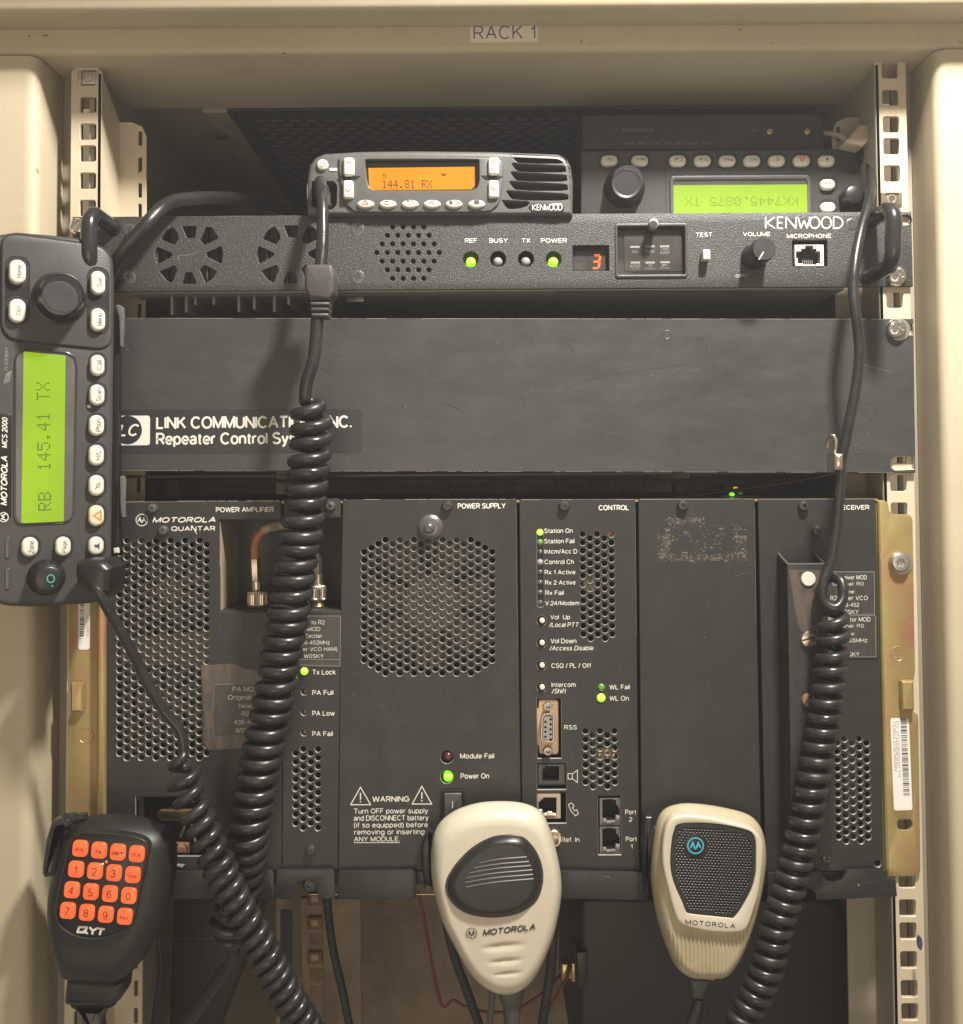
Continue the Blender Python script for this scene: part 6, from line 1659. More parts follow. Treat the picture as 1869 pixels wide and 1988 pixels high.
# ---- big white microphone with black talk button
W1 = Dev('hand_microphone', 'cream hand microphone with a large oval black talk button, left of the grille microphone', 'microphone', 965, 1740, 34, roll=0)
o1 = [(700, 52), (870, 64), (1000, 108), (1080, 185), (1142, 330), (1190, 500), (1226, 700), (1228, 860), (1200, 1050), (1148, 1250), (1050, 1480), (955, 1620), (850, 1695), (740, 1716), (620, 1690), (480, 1590), (380, 1450), (280, 1270), (180, 1060), (112, 800), (90, 600), (98, 430), (128, 310), (200, 205), (330, 120), (510, 66)]
l1 = smooth_loop(PP(W1, [D1(*p) for p in o1], -12), 5)
g1 = []
for cx, cy, rw, rh in ((722, 1322, 215, 42), (742, 1450, 175, 32), (762, 1558, 140, 24)):
    c = W1.p(*D1(cx, cy), 0)
    k = W1.sc(0)
    g1.append((c[0], c[1], D1.l(rw) * k, D1.l(rh) * k))
bt1 = [(740, 338), (880, 352), (965, 420), (1030, 520), (1068, 650), (1064, 780), (1020, 900), (930, 985), (800, 1040), (620, 1060), (450, 1038), (340, 990), (262, 915), (222, 825), (224, 740), (262, 660), (335, 560), (450, 450), (600, 366)]
lb1 = smooth_loop(PP(W1, [D1(*p) for p in bt1], 0), 4)
def h1f(t, x, z):
    h = edge_round(t, 0.0, 13, 0.20)
    for gx, gz, rw, rh in g1:
        a = (x - gx); b = (z - gz) - (a / rw) * rh * 0.45
        u = (a / rw) ** 2
        if u < 1:
            hw = rh * math.sqrt(1 - u)
            v = b / max(hw, 1e-6)
            if abs(v) < 1:
                # sloping scoop: deep at its upper edge, running out at the bottom
                h -= 1.5 * (1 - u) * (math.cos(v * math.pi / 2)) * (0.55 + 0.45 * v)
    return h
dome_body(W1, 'shell', l1, h1f, 'ivory', rings=64, back=-22)
ring = solid(W1, 'button_gap', [lb1], -2.5, 0.3, 'socket_dark', bevel=0.2, seg=1)
lb_in = inset(orient([lb1])[0], 0.0009)
def hb(t, x, z):
    return 3.6 - 3.2 * max(0, (t - 0.80) / 0.20) ** 2.2 - 0.5 * t * t
bt = dome_body(W1, 'talk_button', lb_in, hb, 'talk_black', rings=24, back=-1)
ribs_ = []
for (xa, ya), (xb, yb) in (((515, 585), (925, 525)), ((465, 630), (945, 565)), ((430, 672), (962, 600)), ((400, 715), (975, 638)), ((390, 755), (980, 678)), ((395, 795), (985, 715))):
    P_ = [W1.p3(*D1(xa + (xb - xa) * k / 8, ya + (yb - ya) * k / 8 - 8 * math.sin(math.pi * k / 8 * 1.3)), 3.5) for k in range(9)]
    tube('grip_rib', P_, 0.00042, 'screw_gray', bt, 6)
q = D1(560, 790)
batwing(W1, *D1(445, 1197), D1.l(46), 0.12, 'black_print', 1.3)
text(W1, 'MOTOROLA', 770, 1166, 462, 54, 0.15, 'black_print', rot=6.3, bold=0.06, shear=0.25, zoom=D1)
solid(W1, 'strain_relief', [PP(W1, [D1(650, 1690), D1(920, 1690), D1(880, 1850), D1(860, 2100), D1(735, 2100), D1(720, 1860)], -8)], -20, -8, 'rubber_soft', bevel=4, seg=4)
hg = solid(W1, 'hanging_clip', [PP(W1, round_prof([D1(125, 300), D1(60, 310), D1(20, 380), D1(5, 480), D1(10, 640), D1(30, 730), D1(60, 780), D1(100, 800), D1(100, 330)], [4] * 9, 3), -18)], -26, -16, 'plastic_dark', bevel=2, seg=3)
screw(W1, *D1(78, 800), 9, -26, 3, 'screw_gray', 'torx')

# ---- white microphone with black grille
W2 = Dev('hand_microphone', 'older cream hand microphone with black perforated grille and round blue emblem', 'microphone', 1375, 1740, 32)
o2_ = [(380, 126), (550, 130), (750, 162), (930, 210), (1020, 275), (1072, 370), (1094, 500), (1090, 650), (1060, 850), (1000, 1100), (900, 1370), (810, 1515), (725, 1582), (560, 1592), (440, 1578), (330, 1500), (258, 1350), (182, 1130), (132, 860), (122, 660), (146, 410), (182, 250), (250, 165)]
l2_ = smooth_loop(PP(W2, [D2(*p) for p in o2_], -13), 5)
kz = W2.sc(0)
yr0, yr1 = W2.p(*D2(600, 1225), 0)[1], W2.p(*D2(600, 1575), 0)[1]
xr = W2.p(*D2(600, 1300), 0)[0]
pitch_ = D2.l(34) * kz
def h2f(t, x, z):
    h = edge_round(t, -2.2, 12, 0.26)
    if z < yr0 + 0.001:
        f = min(1, (yr0 + 0.001 - z) / 0.003)
        if t < 0.9: h += 0.45 * f * math.cos(2 * math.pi * (x - xr) / pitch_) * min(1, (0.9 - t) / 0.08)
        h -= 0.0
    return h
# finer around for the ribs
def resample(loop, n):
    L_ = [0]
    for i in range(len(loop)): L_.append(L_[-1] + math.dist(loop[i], loop[(i + 1) % len(loop)]))
    out = []
    for k in range(n):
        s = L_[-1] * k / n
        j = max(i for i in range(len(loop)) if L_[i] <= s + 1e-12)
        u = (s - L_[j]) / (L_[j + 1] - L_[j])
        a, b = loop[j], loop[(j + 1) % len(loop)]
        out.append((a[0] + (b[0] - a[0]) * u, a[1] + (b[1] - a[1]) * u))
    return out
shell2 = dome_body(W2, 'shell', resample(l2_, 420), h2f, 'ivory_old', rings=56, cx=xr, cz=yr0 + 0.002, back=-22)
ro = [(355, 222), (550, 224), (800, 275), (975, 330), (1062, 430), (1072, 560), (1040, 850), (985, 1050), (935, 1175), (870, 1212), (740, 1218), (600, 1208), (440, 1172), (365, 1135), (320, 1060), (250, 800), (215, 600), (228, 400), (270, 275)]
ri = [(350, 300), (480, 285), (700, 298), (900, 338), (975, 372), (1004, 450), (1006, 620), (1002, 720), (968, 850), (880, 1010), (822, 1082), (790, 1086), (650, 1072), (450, 1050), (415, 1025), (385, 950), (312, 780), (286, 620), (300, 430), (322, 345)]
lro, lri = smooth_loop(PP(W2, [D2(*p) for p in ro], 0.6), 4), smooth_loop(PP(W2, [D2(*p) for p in ri], 0.6), 3)
rim = solid(W2, 'face_rim', [lro, lri], -6, 0.8, 'ivory', bevel=1.5, seg=4, hole_bevel=0.7)
gr_in = inset(orient([lri])[0], 0.0002)
gh = []
p0 = D2.l(28.5)
xs0, ys0 = D2(340, 335)
row = 0; y = ys0
import itertools
def inside(p, loop):
    c = False; n = len(loop); j = n - 1
    for i in range(n):
        if (loop[i][1] > p[1]) != (loop[j][1] > p[1]) and p[0] < (loop[j][0] - loop[i][0]) * (p[1] - loop[i][1]) / (loop[j][1] - loop[i][1]) + loop[i][0]: c = not c
        j = i
    return c
px_in = [(a, b) for a, b in gr_in]
safe = inset(px_in, 0.0022)
em = W2.p(*D2(497, 475), 0.4)
pitch = p0 * kz
xmin, xmax = min(p[0] for p in safe), max(p[0] for p in safe); zmin, zmax = min(p[1] for p in safe), max(p[1] for p in safe)
z_ = zmax; r_ = 0
while z_ > zmin:
    x_ = xmin + (pitch / 2 if r_ % 2 else 0)
    while x_ < xmax:
        zz = z_ - (x_ - xmin) * 0.05
        if inside((x_, zz), safe) and math.dist((x_, zz), em) > D2.l(104) * kz:
            gh.append([(x_ + 0.00115 * 0.5 * math.cos(a * math.pi / 3), zz + 0.00115 * 0.5 * math.sin(a * math.pi / 3)) for a in range(6)])
        x_ += pitch
    z_ -= pitch * 0.80; r_ += 1
gr = solid(W2, 'grille', [px_in] + gh, -1.2, 0.4, 'talk_black', bevel=0.12, seg=1, hole_mat='plastic_dark')
gf = solid(W2, 'grille_frame', [px_in, safe], 0.3, 1.0, 'plastic_dark', gr, bevel=0.35, seg=2) if False else None
lathe(W2, 'emblem_boss', *D2(497, 475), 0.8, [(D2.l(98), 0.3), (D2.l(94), 0.9), (D2.l(84), 1.1)], 'plastic_dark', gr, 32)
batwing(W2, *D2(497, 475), D2.l(66), 1.2, 'blue_print', 2.6)
text(W2, 'MOTOROLA', 622, 1139, 424, 40, 0.9, 'black_print', rot=-5.2, bold=0.03, spacing=1.45, parent=rim, zoom=D2)
solid(W2, 'cord_block', [PP(W2, [D2(436, 1565), D2(668, 1572), D2(660, 1626), D2(440, 1600)], -8)], -18, -8, 'ivory_old', bevel=1.5)
solid(W2, 'strain_relief', [PP(W2, [D2(445, 1600), D2(640, 1622), D2(585, 1770), D2(568, 1800), D2(482, 1790), D2(468, 1740)], -9)], -17, -9, 'rubber_soft', bevel=3, seg=4)
P = catmull([W2.p3(*D2(x, y), h) for x, y, h in ((525, 1770, -13), (505, 1880, -13), (460, 2000, -14), (400, 2150, -16))], 5)
tube('mic_cord', P, 0.0033, 'rubber', W2.o, 12)
solid(W2, 'hanging_clip', [PP(W2, round_prof([D2(62, 222), D2(130, 218), D2(135, 300), D2(170, 305), D2(170, 560), D2(100, 560), D2(90, 650), D2(110, 720), D2(100, 900), D2(70, 860), D2(50, 520), D2(52, 330)], [3] * 12, 3), -16)], -24, -14, 'plastic_dark', bevel=1.6, seg=3)

# ---- black keypad microphone
Q = Dev('keypad_microphone', 'black hand microphone with sixteen glowing orange keys, hanging on a clip at the lower left', 'microphone', 215, 1745, 48)
qo = [(650, 117), (900, 130), (1110, 185), (1225, 260), (1280, 380), (1286, 600), (1232, 900), (1140, 1140), (1000, 1400), (830, 1580), (760, 1618), (540, 1615), (315, 1578), (240, 1460), (180, 1250), (155, 1000), (162, 800), (200, 600), (280, 330), (330, 240), (430, 155)]
lq = smooth_loop(PP(Q, [D3(*p) for p in qo], -14), 5)
cq = Q.p(*D3(600, 760), -4)
def hq(t, x, z):
    h = edge_round(t, -0.2, 16, 0.30)
    return h
dome_body(Q, 'shell', lq, hq, 'plastic_mic', rings=26, cx=cq[0], cz=cq[1], back=-26)
fo = [(380, 290), (500, 262), (800, 285), (965, 320), (1035, 370), (1045, 460), (960, 850), (905, 1080), (770, 1195), (570, 1238), (400, 1218), (262, 1140), (205, 1030), (207, 900), (280, 550), (328, 370)]
lfo = smooth_loop(PP(Q, [D3(*p) for p in fo], 1.4), 3)
lfo = orient([lfo])[0]
solid(Q, 'face_ridge', [lfo, inset(lfo, 0.0013)], -4, 1.6, 'plastic_mic', bevel=0.6, seg=3)
face = solid(Q, 'face_plate', [inset(lfo, 0.0010)], -4, 0.7, 'plastic_dark', bevel=0.2)
KEYS = ['MENU', 'UP', 'DOWN', 'EXIT/AB', '1', '2', '3', '*/scan', '4', '5', '6', '0', '7', '8', '9', '#/lock']
for k, s in enumerate(KEYS):
    c, r = k % 4, k // 4
    u, v_ = c / 3, r / 3
    x = 428 + (935 - 428) * u + ((316 - 428) + ((828 - 935) - (316 - 428)) * u) * v_
    y = 418 + (467 - 418) * u + (557) * v_ + 4 * u * v_
    q = D3(x, y)
    base = [(-62, -52), (-34, -74), (40, -74), (66, -50), (62, 40), (34, 74), (-40, 74), (-68, 46)]
    lp = PP(Q, round_prof([(q[0] + D3.l(a + b * -0.06), q[1] + D3.l(b + a * 0.06)) for a, b in [(-66, -72), (68, -72), (66, 74), (-70, 72)]], [D3.l(44)] * 4, 6), 2.4)
    kb = solid(Q, 'key', [lp], 0.4, 2.6, 'key_orange', bevel=1.0, seg=4)
    hh = 2.66
    rt = -6
    if len(s) == 1: text(Q, s, x - 2, y + 2, 24 if s == '1' else 42, 70, hh, 'key_ink', rot=rt, bold=0.005, parent=kb, zoom=D3)
    else:
        wd_ = {'MENU': 88, 'UP': 38, 'DOWN': 64, 'EXIT/AB': 90, '*/scan': 84, '#/lock': 84}[s]
        text(Q, s, x - (22 if s in ('UP', 'DOWN') else 2) + (3 if s == 'DOWN' else 0), y + 6, wd_, 36, hh, 'key_ink', rot=rt, bold=0.0, parent=kb, zoom=D3)
        if s == 'UP': solid(Q, 'arrow', [PP(Q, [D3(x - 4, y + 22), D3(x + 24, y + 25), D3(x + 11, y - 4)], hh)], hh - 0.05, hh, 'black_print', kb)
        if s == 'DOWN': solid(Q, 'arrow', [PP(Q, [D3(x + 24, y - 6), D3(x + 54, y - 3), D3(x + 38, y + 20)], hh)], hh - 0.05, hh, 'black_print', kb)
lathe(Q, 'indicator', *D3(668, 533), 0.7, [(2.6, 0.6), (2.4, 0.9), (1, 1.1)], 'digit_red', None, 12)
lathe(Q, 'indicator', *D3(635, 553), 0.7, [(2.4, 0.6), (2.0, 0.9), (1, 1.1)], 'label_white', None, 12)
# maker's letters drawn as bold slanted strokes
def P3(l): return [D3(*p) for p in l]
strokes(Q, 'lettering', [P3([(424, 1118), (492, 1118), (478, 1164), (408, 1162)])], 4.2, 0.8, 'white_print', face, closed=True)
strokes(Q, 'lettering', [P3([(462, 1146), (500, 1178)]), P3([(516, 1118), (545, 1150), (594, 1122)]), P3([(547, 1148), (540, 1184)]), P3([(592, 1130), (654, 1136)]), P3([(624, 1134), (606, 1188)])], 4.2, 0.85, 'white_print', face)
solid(Q, 'cord_clamp', [PP(Q, round_prof([D3(300, 1590), D3(560, 1600), D3(815, 1620), D3(800, 1750), D3(770, 1800), D3(680, 1850), D3(400, 1850), D3(290, 1835), D3(275, 1800), D3(285, 1700)], [3] * 10, 3), -8)], -24, -8, 'plastic_mic', bevel=4, seg=4)
solid(Q, 'strain_relief', [PP(Q, smooth_loop([D3(330, 1830), D3(720, 1830), D3(640, 1900), D3(600, 2000), D3(600, 2100), D3(430, 2100), D3(430, 1960), D3(400, 1890)], 3), -10)], -20, -10, 'rubber_soft', bevel=4, seg=4)
HC = Dev('microphone_clip', 'glossy black hanging clip with a curved lip, at the upper left of the keypad microphone', 'clip', 70, 1640, 44)
solid(HC, 'clip_lip', [PP(HC, round_prof([D3(165, 175), D3(320, 150), D3(335, 170), D3(340, 215), D3(325, 240), D3(250, 255), D3(215, 420), D3(200, 610), D3(190, 660), D3(105, 690), D3(80, 660), D3(80, 590), D3(110, 360)], [5, 4, 3, 2, 4, 4, 3, 3, 4, 6, 5, 4, 4], 4), 2)], -10, 2, 'handle_black', bevel=3, seg=4)
solid(HC, 'clip_arm', [PP(HC, [D3(235, 260), D3(330, 250), D3(290, 330), D3(225, 600), D3(205, 560)], -4)], -14, -6, 'plastic_gray', bevel=1)
solid(HC, 'clip_tab', [PP(HC, [D3(335, 200), D3(355, 150), D3(400, 120), D3(460, 118), D3(470, 160), D3(400, 200)], -6)], -12, -6, 'handle_black', bevel=2, seg=3)
# ================================================================ cords
S_ = 0.0002935
def coil(name, label, lead, path, turns, rad_px, wire_px, m, tail=None, phase=0.0, grow=1.2, endgrow=0.6, samples=22, endr=None, sides=12, wob=0.11, ease=1.0):
    """straight lead, helix round a centre line, optional straight tail: one continuous cord (x, y, height mm)"""
    rn = random.Random(len(name) + turns)
    C_ = catmull([U(*p) for p in path], 14)
    # arc length
    L_ = [0.0]
    for a, b in zip(C_, C_[1:]): L_.append(L_[-1] + (b - a).length)
    N = int(turns * samples)
    pts = []
    def at(s):
        s = max(0, min(L_[-1] - 1e-9, s))
        lo, hi = 0, len(L_) - 1
        while hi - lo > 1:
            mid = (lo + hi) // 2
            if L_[mid] <= s: lo = mid
            else: hi = mid
        u = (s - L_[lo]) / (L_[lo + 1] - L_[lo])
        return C_[lo].lerp(C_[lo + 1], u)
    jit = [rn.uniform(-1, 1) for _ in range(int(turns) + 3)]
    for k in range(N + 1):
        f = k / N
        th = f * turns
        j = jit[int(th)] * (1 - th % 1) + jit[int(th) + 1] * (th % 1)
        s = L_[-1] * f ** ease + j * wob * rad_px * S_ * 1.2
        c = at(s)
        T = (at(s + 0.002) - at(s - 0.002)).normalized()
        Sx = T.cross(Vector((0, 1, 0))).normalized()
        if Sx.x < 0: Sx = -Sx
        F = T.cross(Sx).normalized()
        if F.y > 0: F = -F
        a = 2 * math.pi * th + phase
        R = rad_px * S_ * (1 + j * 0.035)
        g = min(1, 0.25 + th / grow)
        if tail: g = min(g, 0.25 + (turns - th) / endgrow)
        if endr: g *= 1
        pts.append(c + (Sx * math.cos(a) + F * math.sin(a)) * R * g)
    full = []
    if lead:
        Pl = [U(*p) for p in lead] + [pts[0], pts[6]]
        full += catmull(Pl, 8)[:-9]
    full += pts
    if tail:
        Pt = [pts[-7], pts[-1]] + [U(*p) for p in tail]
        full += catmull(Pt, 8)[9:]
    o = full[0].copy()
    ob = tube(name, full, wire_px * S_ / 2, m, None, sides, o)
    ob.location = o
    return ob
def rootify(ob, name, label, cat):
    r = bpy.data.objects.new(name, None); link(r); r.location = ob.location; r.empty_display_size = 0.01
    ob.parent = r; ob.location = (0, 0, 0)
    tag(r, label, cat)
    return r

# cord of the compact radio
c1 = coil('coiled_wire', '', [(622, 352, 8), (625, 372, 18), (626, 410, 26), (626, 470, 31), (622, 520, 34), (617, 600, 37), (610, 690, 38), (596, 740, 38)],
          [(600, 775, 36), (604, 820, 34), (600, 900, 32), (595, 960, 31), (588, 1015, 30), (577, 1080, 29), (567, 1150, 28), (558, 1210, 27), (546, 1275, 26), (534, 1345, 25), (520, 1410, 24), (506, 1480, 23), (494, 1545, 22), (484, 1600, 20), (480, 1650, 16), (474, 1710, 10), (456, 1765, 4), (438, 1822, 0)],
          37, 28.5, 23, 'rubber', tail=[(455, 1850, -6), (420, 1905, -12), (380, 1965, -16), (340, 2020, -20)], phase=math.pi * 0.95)
R1 = rootify(c1, 'coiled_cord', 'long coiled black cord hanging from the compact radio with orange display', 'coiled cord')
def child_dev(root, x, y, h, yaw=0, pitch=0, roll=0):
    d = Dev.__new__(Dev)
    d.o = root; d.loc = root.location.copy(); d.ref = (x, y); d.R = Matrix.Identity(3); d.Ri = d.R
    d.base = -d.loc.y * 1000
    return d
d1 = child_dev(R1, 618, 540, 34)
def hl_(d, h): return h - (-d.loc.y * 1000)      # rack height -> local height
def gbox(d, name, pts, h0, h1, m, bevel=1.0, parent=None):
    h0, h1 = hl_(d, h0), hl_(d, h1)
    return solid(d, name, [PP(d, pts, h1)], h0, h1, m, parent, bevel=bevel, seg=3)
gbox(d1, 'cord_coupler', round_prof([A2(105, 1408), A2(240, 1408), A2(256, 1470), A2(252, 1560), A2(225, 1600), A2(120, 1590), A2(95, 1545), A2(92, 1430)], [3] * 8, 2), 28, 43, 'rubber_soft', 2.2)
for k in range(4):
    y = 1580 + k * 30
    gbox(d1, 'relief_rib', [A2(120 + k * 3, y), A2(232 - k * 2, y), A2(230 - k * 3, y + 21), A2(124 + k * 3, y + 21)], 31, 42, 'rubber_soft', 1.2)
gbox(d1, 'relief_core', [A2(135, 1560), A2(218, 1560), A2(210, 1700), A2(145, 1700)], 33, 39, 'rubber_soft', 1.5)
gbox(d1, 'jack_plug', [A2(150, 985), A2(218, 985), A2(232, 1095), A2(205, 1100), A2(190, 1050), A2(150, 1050)], 1, 9, 'plastic_gray', 0.8)

# cord of the standing control head
c2 = coil('coiled_wire', '', [(178, 1128, 62), (192, 1150, 64), (215, 1192, 60), (240, 1235, 55), (266, 1285, 50), (290, 1332, 46), (318, 1380, 42), (350, 1420, 40)],
          [(350, 1462, 40), (354, 1500, 40), (364, 1540, 40), (380, 1580, 40), (399, 1623, 40), (418, 1666, 40), (438, 1710, 40), (461, 1757, 39), (485, 1800, 38), (509, 1843, 37), (536, 1896, 36), (562, 1942, 35), (592, 1990, 34), (625, 2045, 33)],
          24.5, 22.5, 18.8, 'rubber', phase=0.0, ease=0.86)
R2 = rootify(c2, 'coiled_cord', 'shiny coiled black cord running down to the right from the standing control head', 'coiled cord')
d2 = child_dev(R2, 180, 1110, 50)
pgx = [A5(*p) for p in [(712, 1432), (760, 1405), (960, 1405), (1010, 1440), (1055, 1490), (1052, 1600), (1040, 1720), (960, 1790), (840, 1740), (725, 1640), (700, 1540)]]
gbox(d2, 'cord_plug', pgx, 42, 66, 'plastic_dark', 5.0)

# cord of the upside-down control head
c3 = coil('coiled_wire', '', [(1682, 303, -30), (1690, 320, -18), (1692, 350, -4), (1686, 395, 12), (1673, 440, 22), (1661, 500, 30), (1656, 560, 34), (1662, 618, 36), (1668, 680, 36), (1663, 740, 36), (1652, 800, 36), (1640, 860, 36), (1632, 900, 36), (1629, 960, 36), (1623, 1030, 36), (1612, 1090, 36), (1597, 1135, 38), (1600, 1168, 40), (1622, 1180, 42), (1636, 1160, 40), (1632, 1128, 36), (1608, 1122, 30), (1590, 1150, 30)],
          [(1612, 1178, 36), (1617, 1222, 36), (1615, 1270, 36), (1608, 1335, 36), (1598, 1400, 35), (1587, 1465, 34), (1576, 1519, 34), (1564, 1590, 33), (1548, 1665, 32), (1530, 1730, 31), (1510, 1790, 30), (1493, 1862, 29), (1473, 1918, 28), (1445, 1970, 27), (1405, 2040, 26)],
          31.5, 21.5, 19.2, 'rubber', phase=math.pi * 0.9, grow=0.7, ease=0.94)
R3 = rootify(c3, 'coiled_cord', 'coiled black cord hanging in front of the rightmost module from a straight upper length', 'coiled cord')
d3 = child_dev(R3, 1629, 890, 36)
gbox(d3, 'crimp_sleeve', [D4(204, 1482), D4(290, 1490), D4(286, 1640), D4(206, 1642)], 30, 43, 'nickel', 3)
hk = [D4(128, 1430), D4(140, 1370), D4(165, 1335), D4(195, 1335), D4(212, 1370), D4(212, 1430), D4(198, 1500)]
P = catmull([U(x, y, h) for (x, y), h in zip(hk, (30, 34, 38, 40, 40, 39, 37))], 5)
tube('wire_hook', P, 0.0010, 'nickel', R3, 8, R3.location)

# thick cable on the left
cable('power_cable', 'thick smooth black cable bending over the left end of the repeater', 'cable',
      [(190, 560, 14), (214, 520, 22), (245, 478, 28), (280, 440, 28), (308, 410, 22), (334, 392, 12), (380, 385, -5), (430, 384, -25), (480, 388, -45), (520, 396, -62), (560, 410, -80), (620, 440, -110)], 13.2, 'rubber', sides=18)

# ================================================================ coax jumper in the module gap
X_ = Dev('coax_jumper', 'copper coloured coax cable loop with knurled plugs, in the gap above the exciter module', 'coaxial cable', 560, 1100, -9)
P = catmull([X_.p3(*C5(x, y), h) for x, y, h in ((668, 860, 0), (662, 770, 0), (668, 690, 0), (700, 610, 0), (770, 540, 0), (870, 505, 0), (1000, 490, 0), (1120, 510, 0), (1220, 570, 0), (1280, 660, 0), (1298, 760, 0), (1300, 860, 0))], 8)
tube('cable_jacket', P, 0.0024, 'coax_jacket', X_.o, 14)
tube('marking_sleeve', P[30:52], 0.0027, 'sleeve', X_.o, 14)
text(X_, '3082', 868, 518, 95, 48, 3.0, 'gray_print', rot=8, bold=0.0, zoom=C5)
def plug(cx, ftop, fbot, kx0, kx1, ky0, ky1, ty):
    # ferrule, barrel, knurled nut: turned about a vertical axis
    s = X_.sc(0)
    def turned(name, prof, m, n=24, rib=0):
        v = []; f = []
        for r, (x, y) in prof:
            c = X_.p(x, y, 0)
            for i in range(n):
                a = 2 * math.pi * i / n
                rr = r * s * (1 + (rib if i % 2 else 0))
                v.append((c[0] + rr * math.cos(a), rr * math.sin(a), c[1]))
        for k in range(len(prof) - 1):
            for i in range(n):
                j = (i + 1) % n
                f.append((k * n + i, (k + 1) * n + i, (k + 1) * n + j, k * n + j))
        f.append(tuple(range(n))); f.append(tuple((len(prof) - 1) * n + i for i in range(n))[::-1])
        return mesh_obj(name, v, f, m, X_.o, 40)
    c = lambda x, y: C5(x, y)
    turned('ferrule', [(10, c(cx - 8, ftop)), (10.5, c(cx - 6, ftop + 10)), (9.8, c(cx + 2, fbot - 6)), (9, c(cx + 2, fbot))], 'nickel', 6)
    turned('barrel', [(9.4, c(cx + 8, fbot)), (9.6, c(cx + 8, fbot + 12)), (9.6, c(cx + 12, ky0 - 8)), (9, c(cx + 12, ky0))], 'nickel', 24)
    kc = (kx0 + kx1) / 2; kr = C5.l(kx1 - kx0) / 2
    turned('knurled_nut', [(kr * 0.88, c(kc, ky0)), (kr, c(kc, ky0 + 14)), (kr, c(kc, ky0 + 24)), (kr * 0.96, c(kc, ky0 + 28)), (kr, c(kc, ky0 + 32)), (kr, c(kc, ky1 - 30)), (kr * 0.96, c(kc, ky1 - 26)), (kr, c(kc, ky1 - 20)), (kr * 0.9, c(kc, ky1))], 'nickel', 64, 0.05)
    turned('threaded_neck', [(kr * 0.72, c(kc, ky1 + k * 10 * (1 if ty > ky1 else 0))) if k % 2 == 0 else (kr * 0.64, c(kc, ky1 + k * 10)) for k in range(int((ty - ky1) / 10) + 2)], 'brass', 24)
plug(672, 845, 1078, 590, 800, 1180, 1345, 1375)
plug(1312, 780, 1010, 1225, 1415, 1120, 1275, 1375)

# ================================================================ below the modules
def bgU(x, y, h): return U(x, y, h)
St2 = Dev('rear_support', 'slotted brown metal strip with square bolts, far back below the modules', 'mounting strip', 690, 1850, -330)
solid(St2, 'slotted_plate', [PP(St2, [(585, 1745), (700, 1745), (702, 2060), (590, 2060)]), RR(St2, 559 + 342, 1900, 1, 1, 0) if False else PP(St2, round_prof([(648 / 1.0 - 0, 1852), (688, 1852), (690, 2060), (650, 2060)][::1], [6, 6, 0.1, 0.1]))][:1], -4, 0, 'back_wall', bevel=1)
sl = D7(655, 480); sr = D7(745, 480)
solid(St2, 'slot', [PP(St2, round_prof([(sl[0], sl[1]), (sr[0], sr[1]), (sr[0], 2060), (sl[0], 2060)], [7, 7, 0.1, 0.1]), 0.5)], 0.1, 0.6, 'socket_dark')
solid(St2, 'bolt_strip', [PP(St2, [D7(800, 400), D7(960, 400), D7(975, 1400), D7(830, 1400)], 3)], -2, 3, 'back_wall', bevel=0.6)
for y in (415, 590, 845):
    q = D7(905, y); b_ = box(St2, 'square_bolt', q[0], q[1], 28, 24, 3, 9, 'rusty', r=3, bevel=1.5)
    box(St2, 'bolt_face', q[0], q[1] - 2, 14, 12, 9, 9.8, 'beige_side', b_, r=2, bevel=0.4)
for y in (700, 960, 1090):
    q = D7(915, y); box(St2, 'punched_square', q[0], q[1], 24, 24, 2.8, 3.3, 'rusty', r=3, bevel=0.2)
Bx = Dev('black_case', 'large plain black case standing behind the two lower right microphones', 'case', 1390, 1880, -70)
solid(Bx, 'case_body', [PP(Bx, round_prof([(1128, 1745), (1610, 1747), (1650, 1800), (1660, 2150), (1128, 2150)], [16, 40, 30, 16, 16], 6), 0)], -180, 0, 'case_black', bevel=2.5, seg=3)
strokes(Bx, 'moulded_line', [[(1150, 2080), (1165, 2010), (1200, 1950), (1250, 1910), (1330, 1888), (1430, 1884)]], 0.9, 0.05, 'tray_black')
solid(Bx, 'terminal_block', [PP(Bx, [B5(1618, 1230), B5(1680, 1230), B5(1680, 1430), B5(1630, 1430)], 4)], -10, 4, 'plastic_dark', bevel=1)
for k, (x, w_, h_) in enumerate(((1555, 36, 96), (1585, 18, 70), (1603, 22, 104))):
    q = B5(x, 1345); box(Bx, 'brass_nut', q[0], q[1], B5.l(w_), B5.l(h_), -2 - k, 7 - k, 'brass', r=2, bevel=1.0)
Dk = Dev('black_unit', 'dark unit standing behind the keypad microphone and the coiled cords', 'case', 400, 1870, -120)
solid(Dk, 'unit_body', [PP(Dk, [(335, 1745), (512, 1745), (470, 1880), (400, 2060), (325, 2060)], 0)], -40, 0, 'case_black', bevel=3)
strokes(Dk, 'seam', [[(300, 1822), (470, 1822)]], 1.2, 0.1, 'screw_gray')
cable('loose_cable', 'thin red wire sagging behind the microphone with the black talk button', 'wire', [(812, 1730, -60), (826, 1800, -60), (840, 1880, -60), (858, 1960 - 8, -60), (880, 1942, -60), (905, 1955, -60), (950, 1965, -60), (1000, 1960, -62), (1050, 1930, -64), (1080, 1900, -68), (1104, 1880, -74)], 3.2, 'cable_red')
cable('loose_cable', 'dull orange wire rising to the brass nuts beside the black case', 'wire', [(1020, 2040, -50), (1050, 1990, -52), (1082, 1930, -56), (1104, 1890, -62), (1108, 1872, -66)], 3.6, 'cable_orange')
cable('loose_cable', 'black cable dropping straight below the second tray tab', 'cable', [(634, 1700, -50), (636, 1760, -50), (646, 1840, -52), (664, 1920, -54), (678, 1990, -56), (690, 2050, -58)], 8.5, 'rubber')
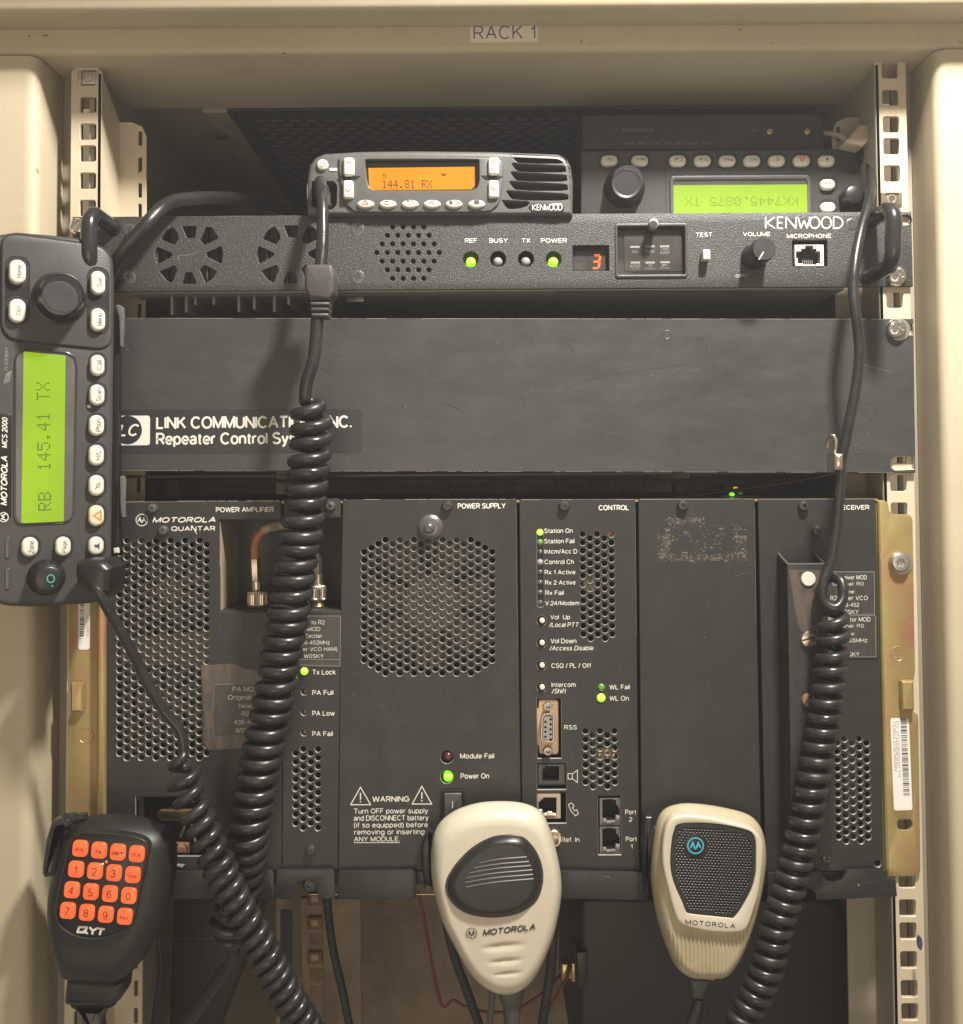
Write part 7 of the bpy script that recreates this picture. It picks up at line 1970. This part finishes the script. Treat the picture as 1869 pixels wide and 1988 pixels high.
cable('loose_cable', 'black cable slanting down behind the left edge of the talk button microphone', 'cable', [(860, 1760, -24), (880, 1850, -26), (905, 1920, -28), (930, 1990, -30), (950, 2050, -30)], 9, 'rubber')
cable('loose_cable', 'black cable behind the right edge of the talk button microphone', 'cable', [(1075, 1780, -30), (1070, 1870, -30), (1060, 1940, -32), (1045, 2040, -34)], 10, 'rubber')
cable('loose_cable', 'grey cable hanging below the talk button microphone', 'cable', [(950, 1880, -20), (955, 1930, -20), (950, 1990, -22), (948, 2050, -22)], 6.5, 'cable_gray')
cable('loose_cable', 'dark blue cable hanging beside the keypad microphone', 'cable', [(300, 1700, -60), (306, 1800, -60), (312, 1880, -60), (300, 1960, -62), (290, 2050, -62)], 4, 'cable_blue')
cable('loose_cable', 'grey green cable slanting down left of the crossing coiled cords', 'cable', [(470, 1800, -70), (440, 1855, -70), (405, 1920, -72), (372, 1985, -74), (345, 2050, -76)], 3.2, 'cable_gray')
# between the blank plate and the modules
Wg = Dev('wiring_shelf', 'dark wiring with orange blocks seen in the gap between the blank plate and the modules', 'wiring', 900, 945, -60)
for i, (x, w_, hgt, m, z) in enumerate(((288, 24, 30, 'coax_jacket', -30), (330, 30, 34, 'rusty', -26), (300, 6, 20, 'cable_red', -20), (910, 60, 16, 'rusty', -60), (1010, 40, 24, 'tape_brown', -50), (1330, 34, 22, 'tape_brown', -50), (860, 24, 30, 'rusty', -70), (1450, 90, 16, 'tape_brown', -40))):
    box(Wg, 'terminal_block', x, 950, w_, hgt, z - 20, z, m, bevel=1)
solid(Wg, 'shelf_plate', [PP(Wg, [(250, 932), (1650, 930), (1650, 938), (250, 938)], -40)], -160, -40, 'tray_black')
for x0, x1, h in ((1075, 1088, 0), (1145, 1155, -10), (1250, 1238, 0), (980, 1010, 10), (1190, 1200, 5)):
    P = catmull([Wg.p3(x0, 930, h), Wg.p3((x0 + x1) / 2 + 3, 950, h + 4), Wg.p3(x1, 985, h)], 5)
    tube('thin_wire', P, 0.0008, 'cable_red', Wg.o, 6)
P = catmull([Wg.p3(1240, 975, 20), Wg.p3(1400, 955, 26), Wg.p3(1540, 935, 30), Wg.p3(1640, 915, 34)], 5)
tube('thin_wire', P, 0.0010, 'rubber', Wg.o, 8)
for x, y, m, r in ((1425, 960, 'led_green', 3.6), (1441, 958, 'led_green_dim', 3), (1432, 948, 'led_amber', 2.6)):
    lathe(Wg, 'status_lamp', x, y, 26, [(r, 18), (r, 22), (r * 0.7, 24)], m, None, 14)
solid(Wg, 'lamp_board', [PP(Wg, [(1400, 962), (1480, 962), (1480, 975), (1400, 975)], 18)], 0, 18, 'pcb')
# ================================================================ thin haze box added to lift the blacks like lens veil
hv, hf = [], []
addbox(hv, hf, -1.4, 1.4, -1.7, 1.2, -1.9, 0.95)
hz = bpy.data.meshes.new('lens_veil_haze'); hz.from_pydata(hv, [], hf)
bmx = __import__('bmesh').new(); bmx.from_mesh(hz); __import__('bmesh').ops.recalc_face_normals(bmx, faces=bmx.faces); bmx.to_mesh(hz); bmx.free()
hm = bpy.data.materials.new('lens_veil_haze'); hm.use_nodes = True
for n in list(hm.node_tree.nodes):
    if n.type == 'BSDF_PRINCIPLED': hm.node_tree.nodes.remove(n)
pv = hm.node_tree.nodes.new('ShaderNodeVolumePrincipled')
pv.inputs['Density'].default_value = 0.045
pv.inputs['Color'].default_value = (0.96, 0.97, 1.0, 1)
pv.inputs['Anisotropy'].default_value = 0.2
hm.node_tree.links.new(pv.outputs[0], hm.node_tree.nodes['Material Output'].inputs['Volume'])
hz.materials.append(hm)
ho = link(bpy.data.objects.new('lens_veil_haze', hz))
tag(ho, kind='stuff')
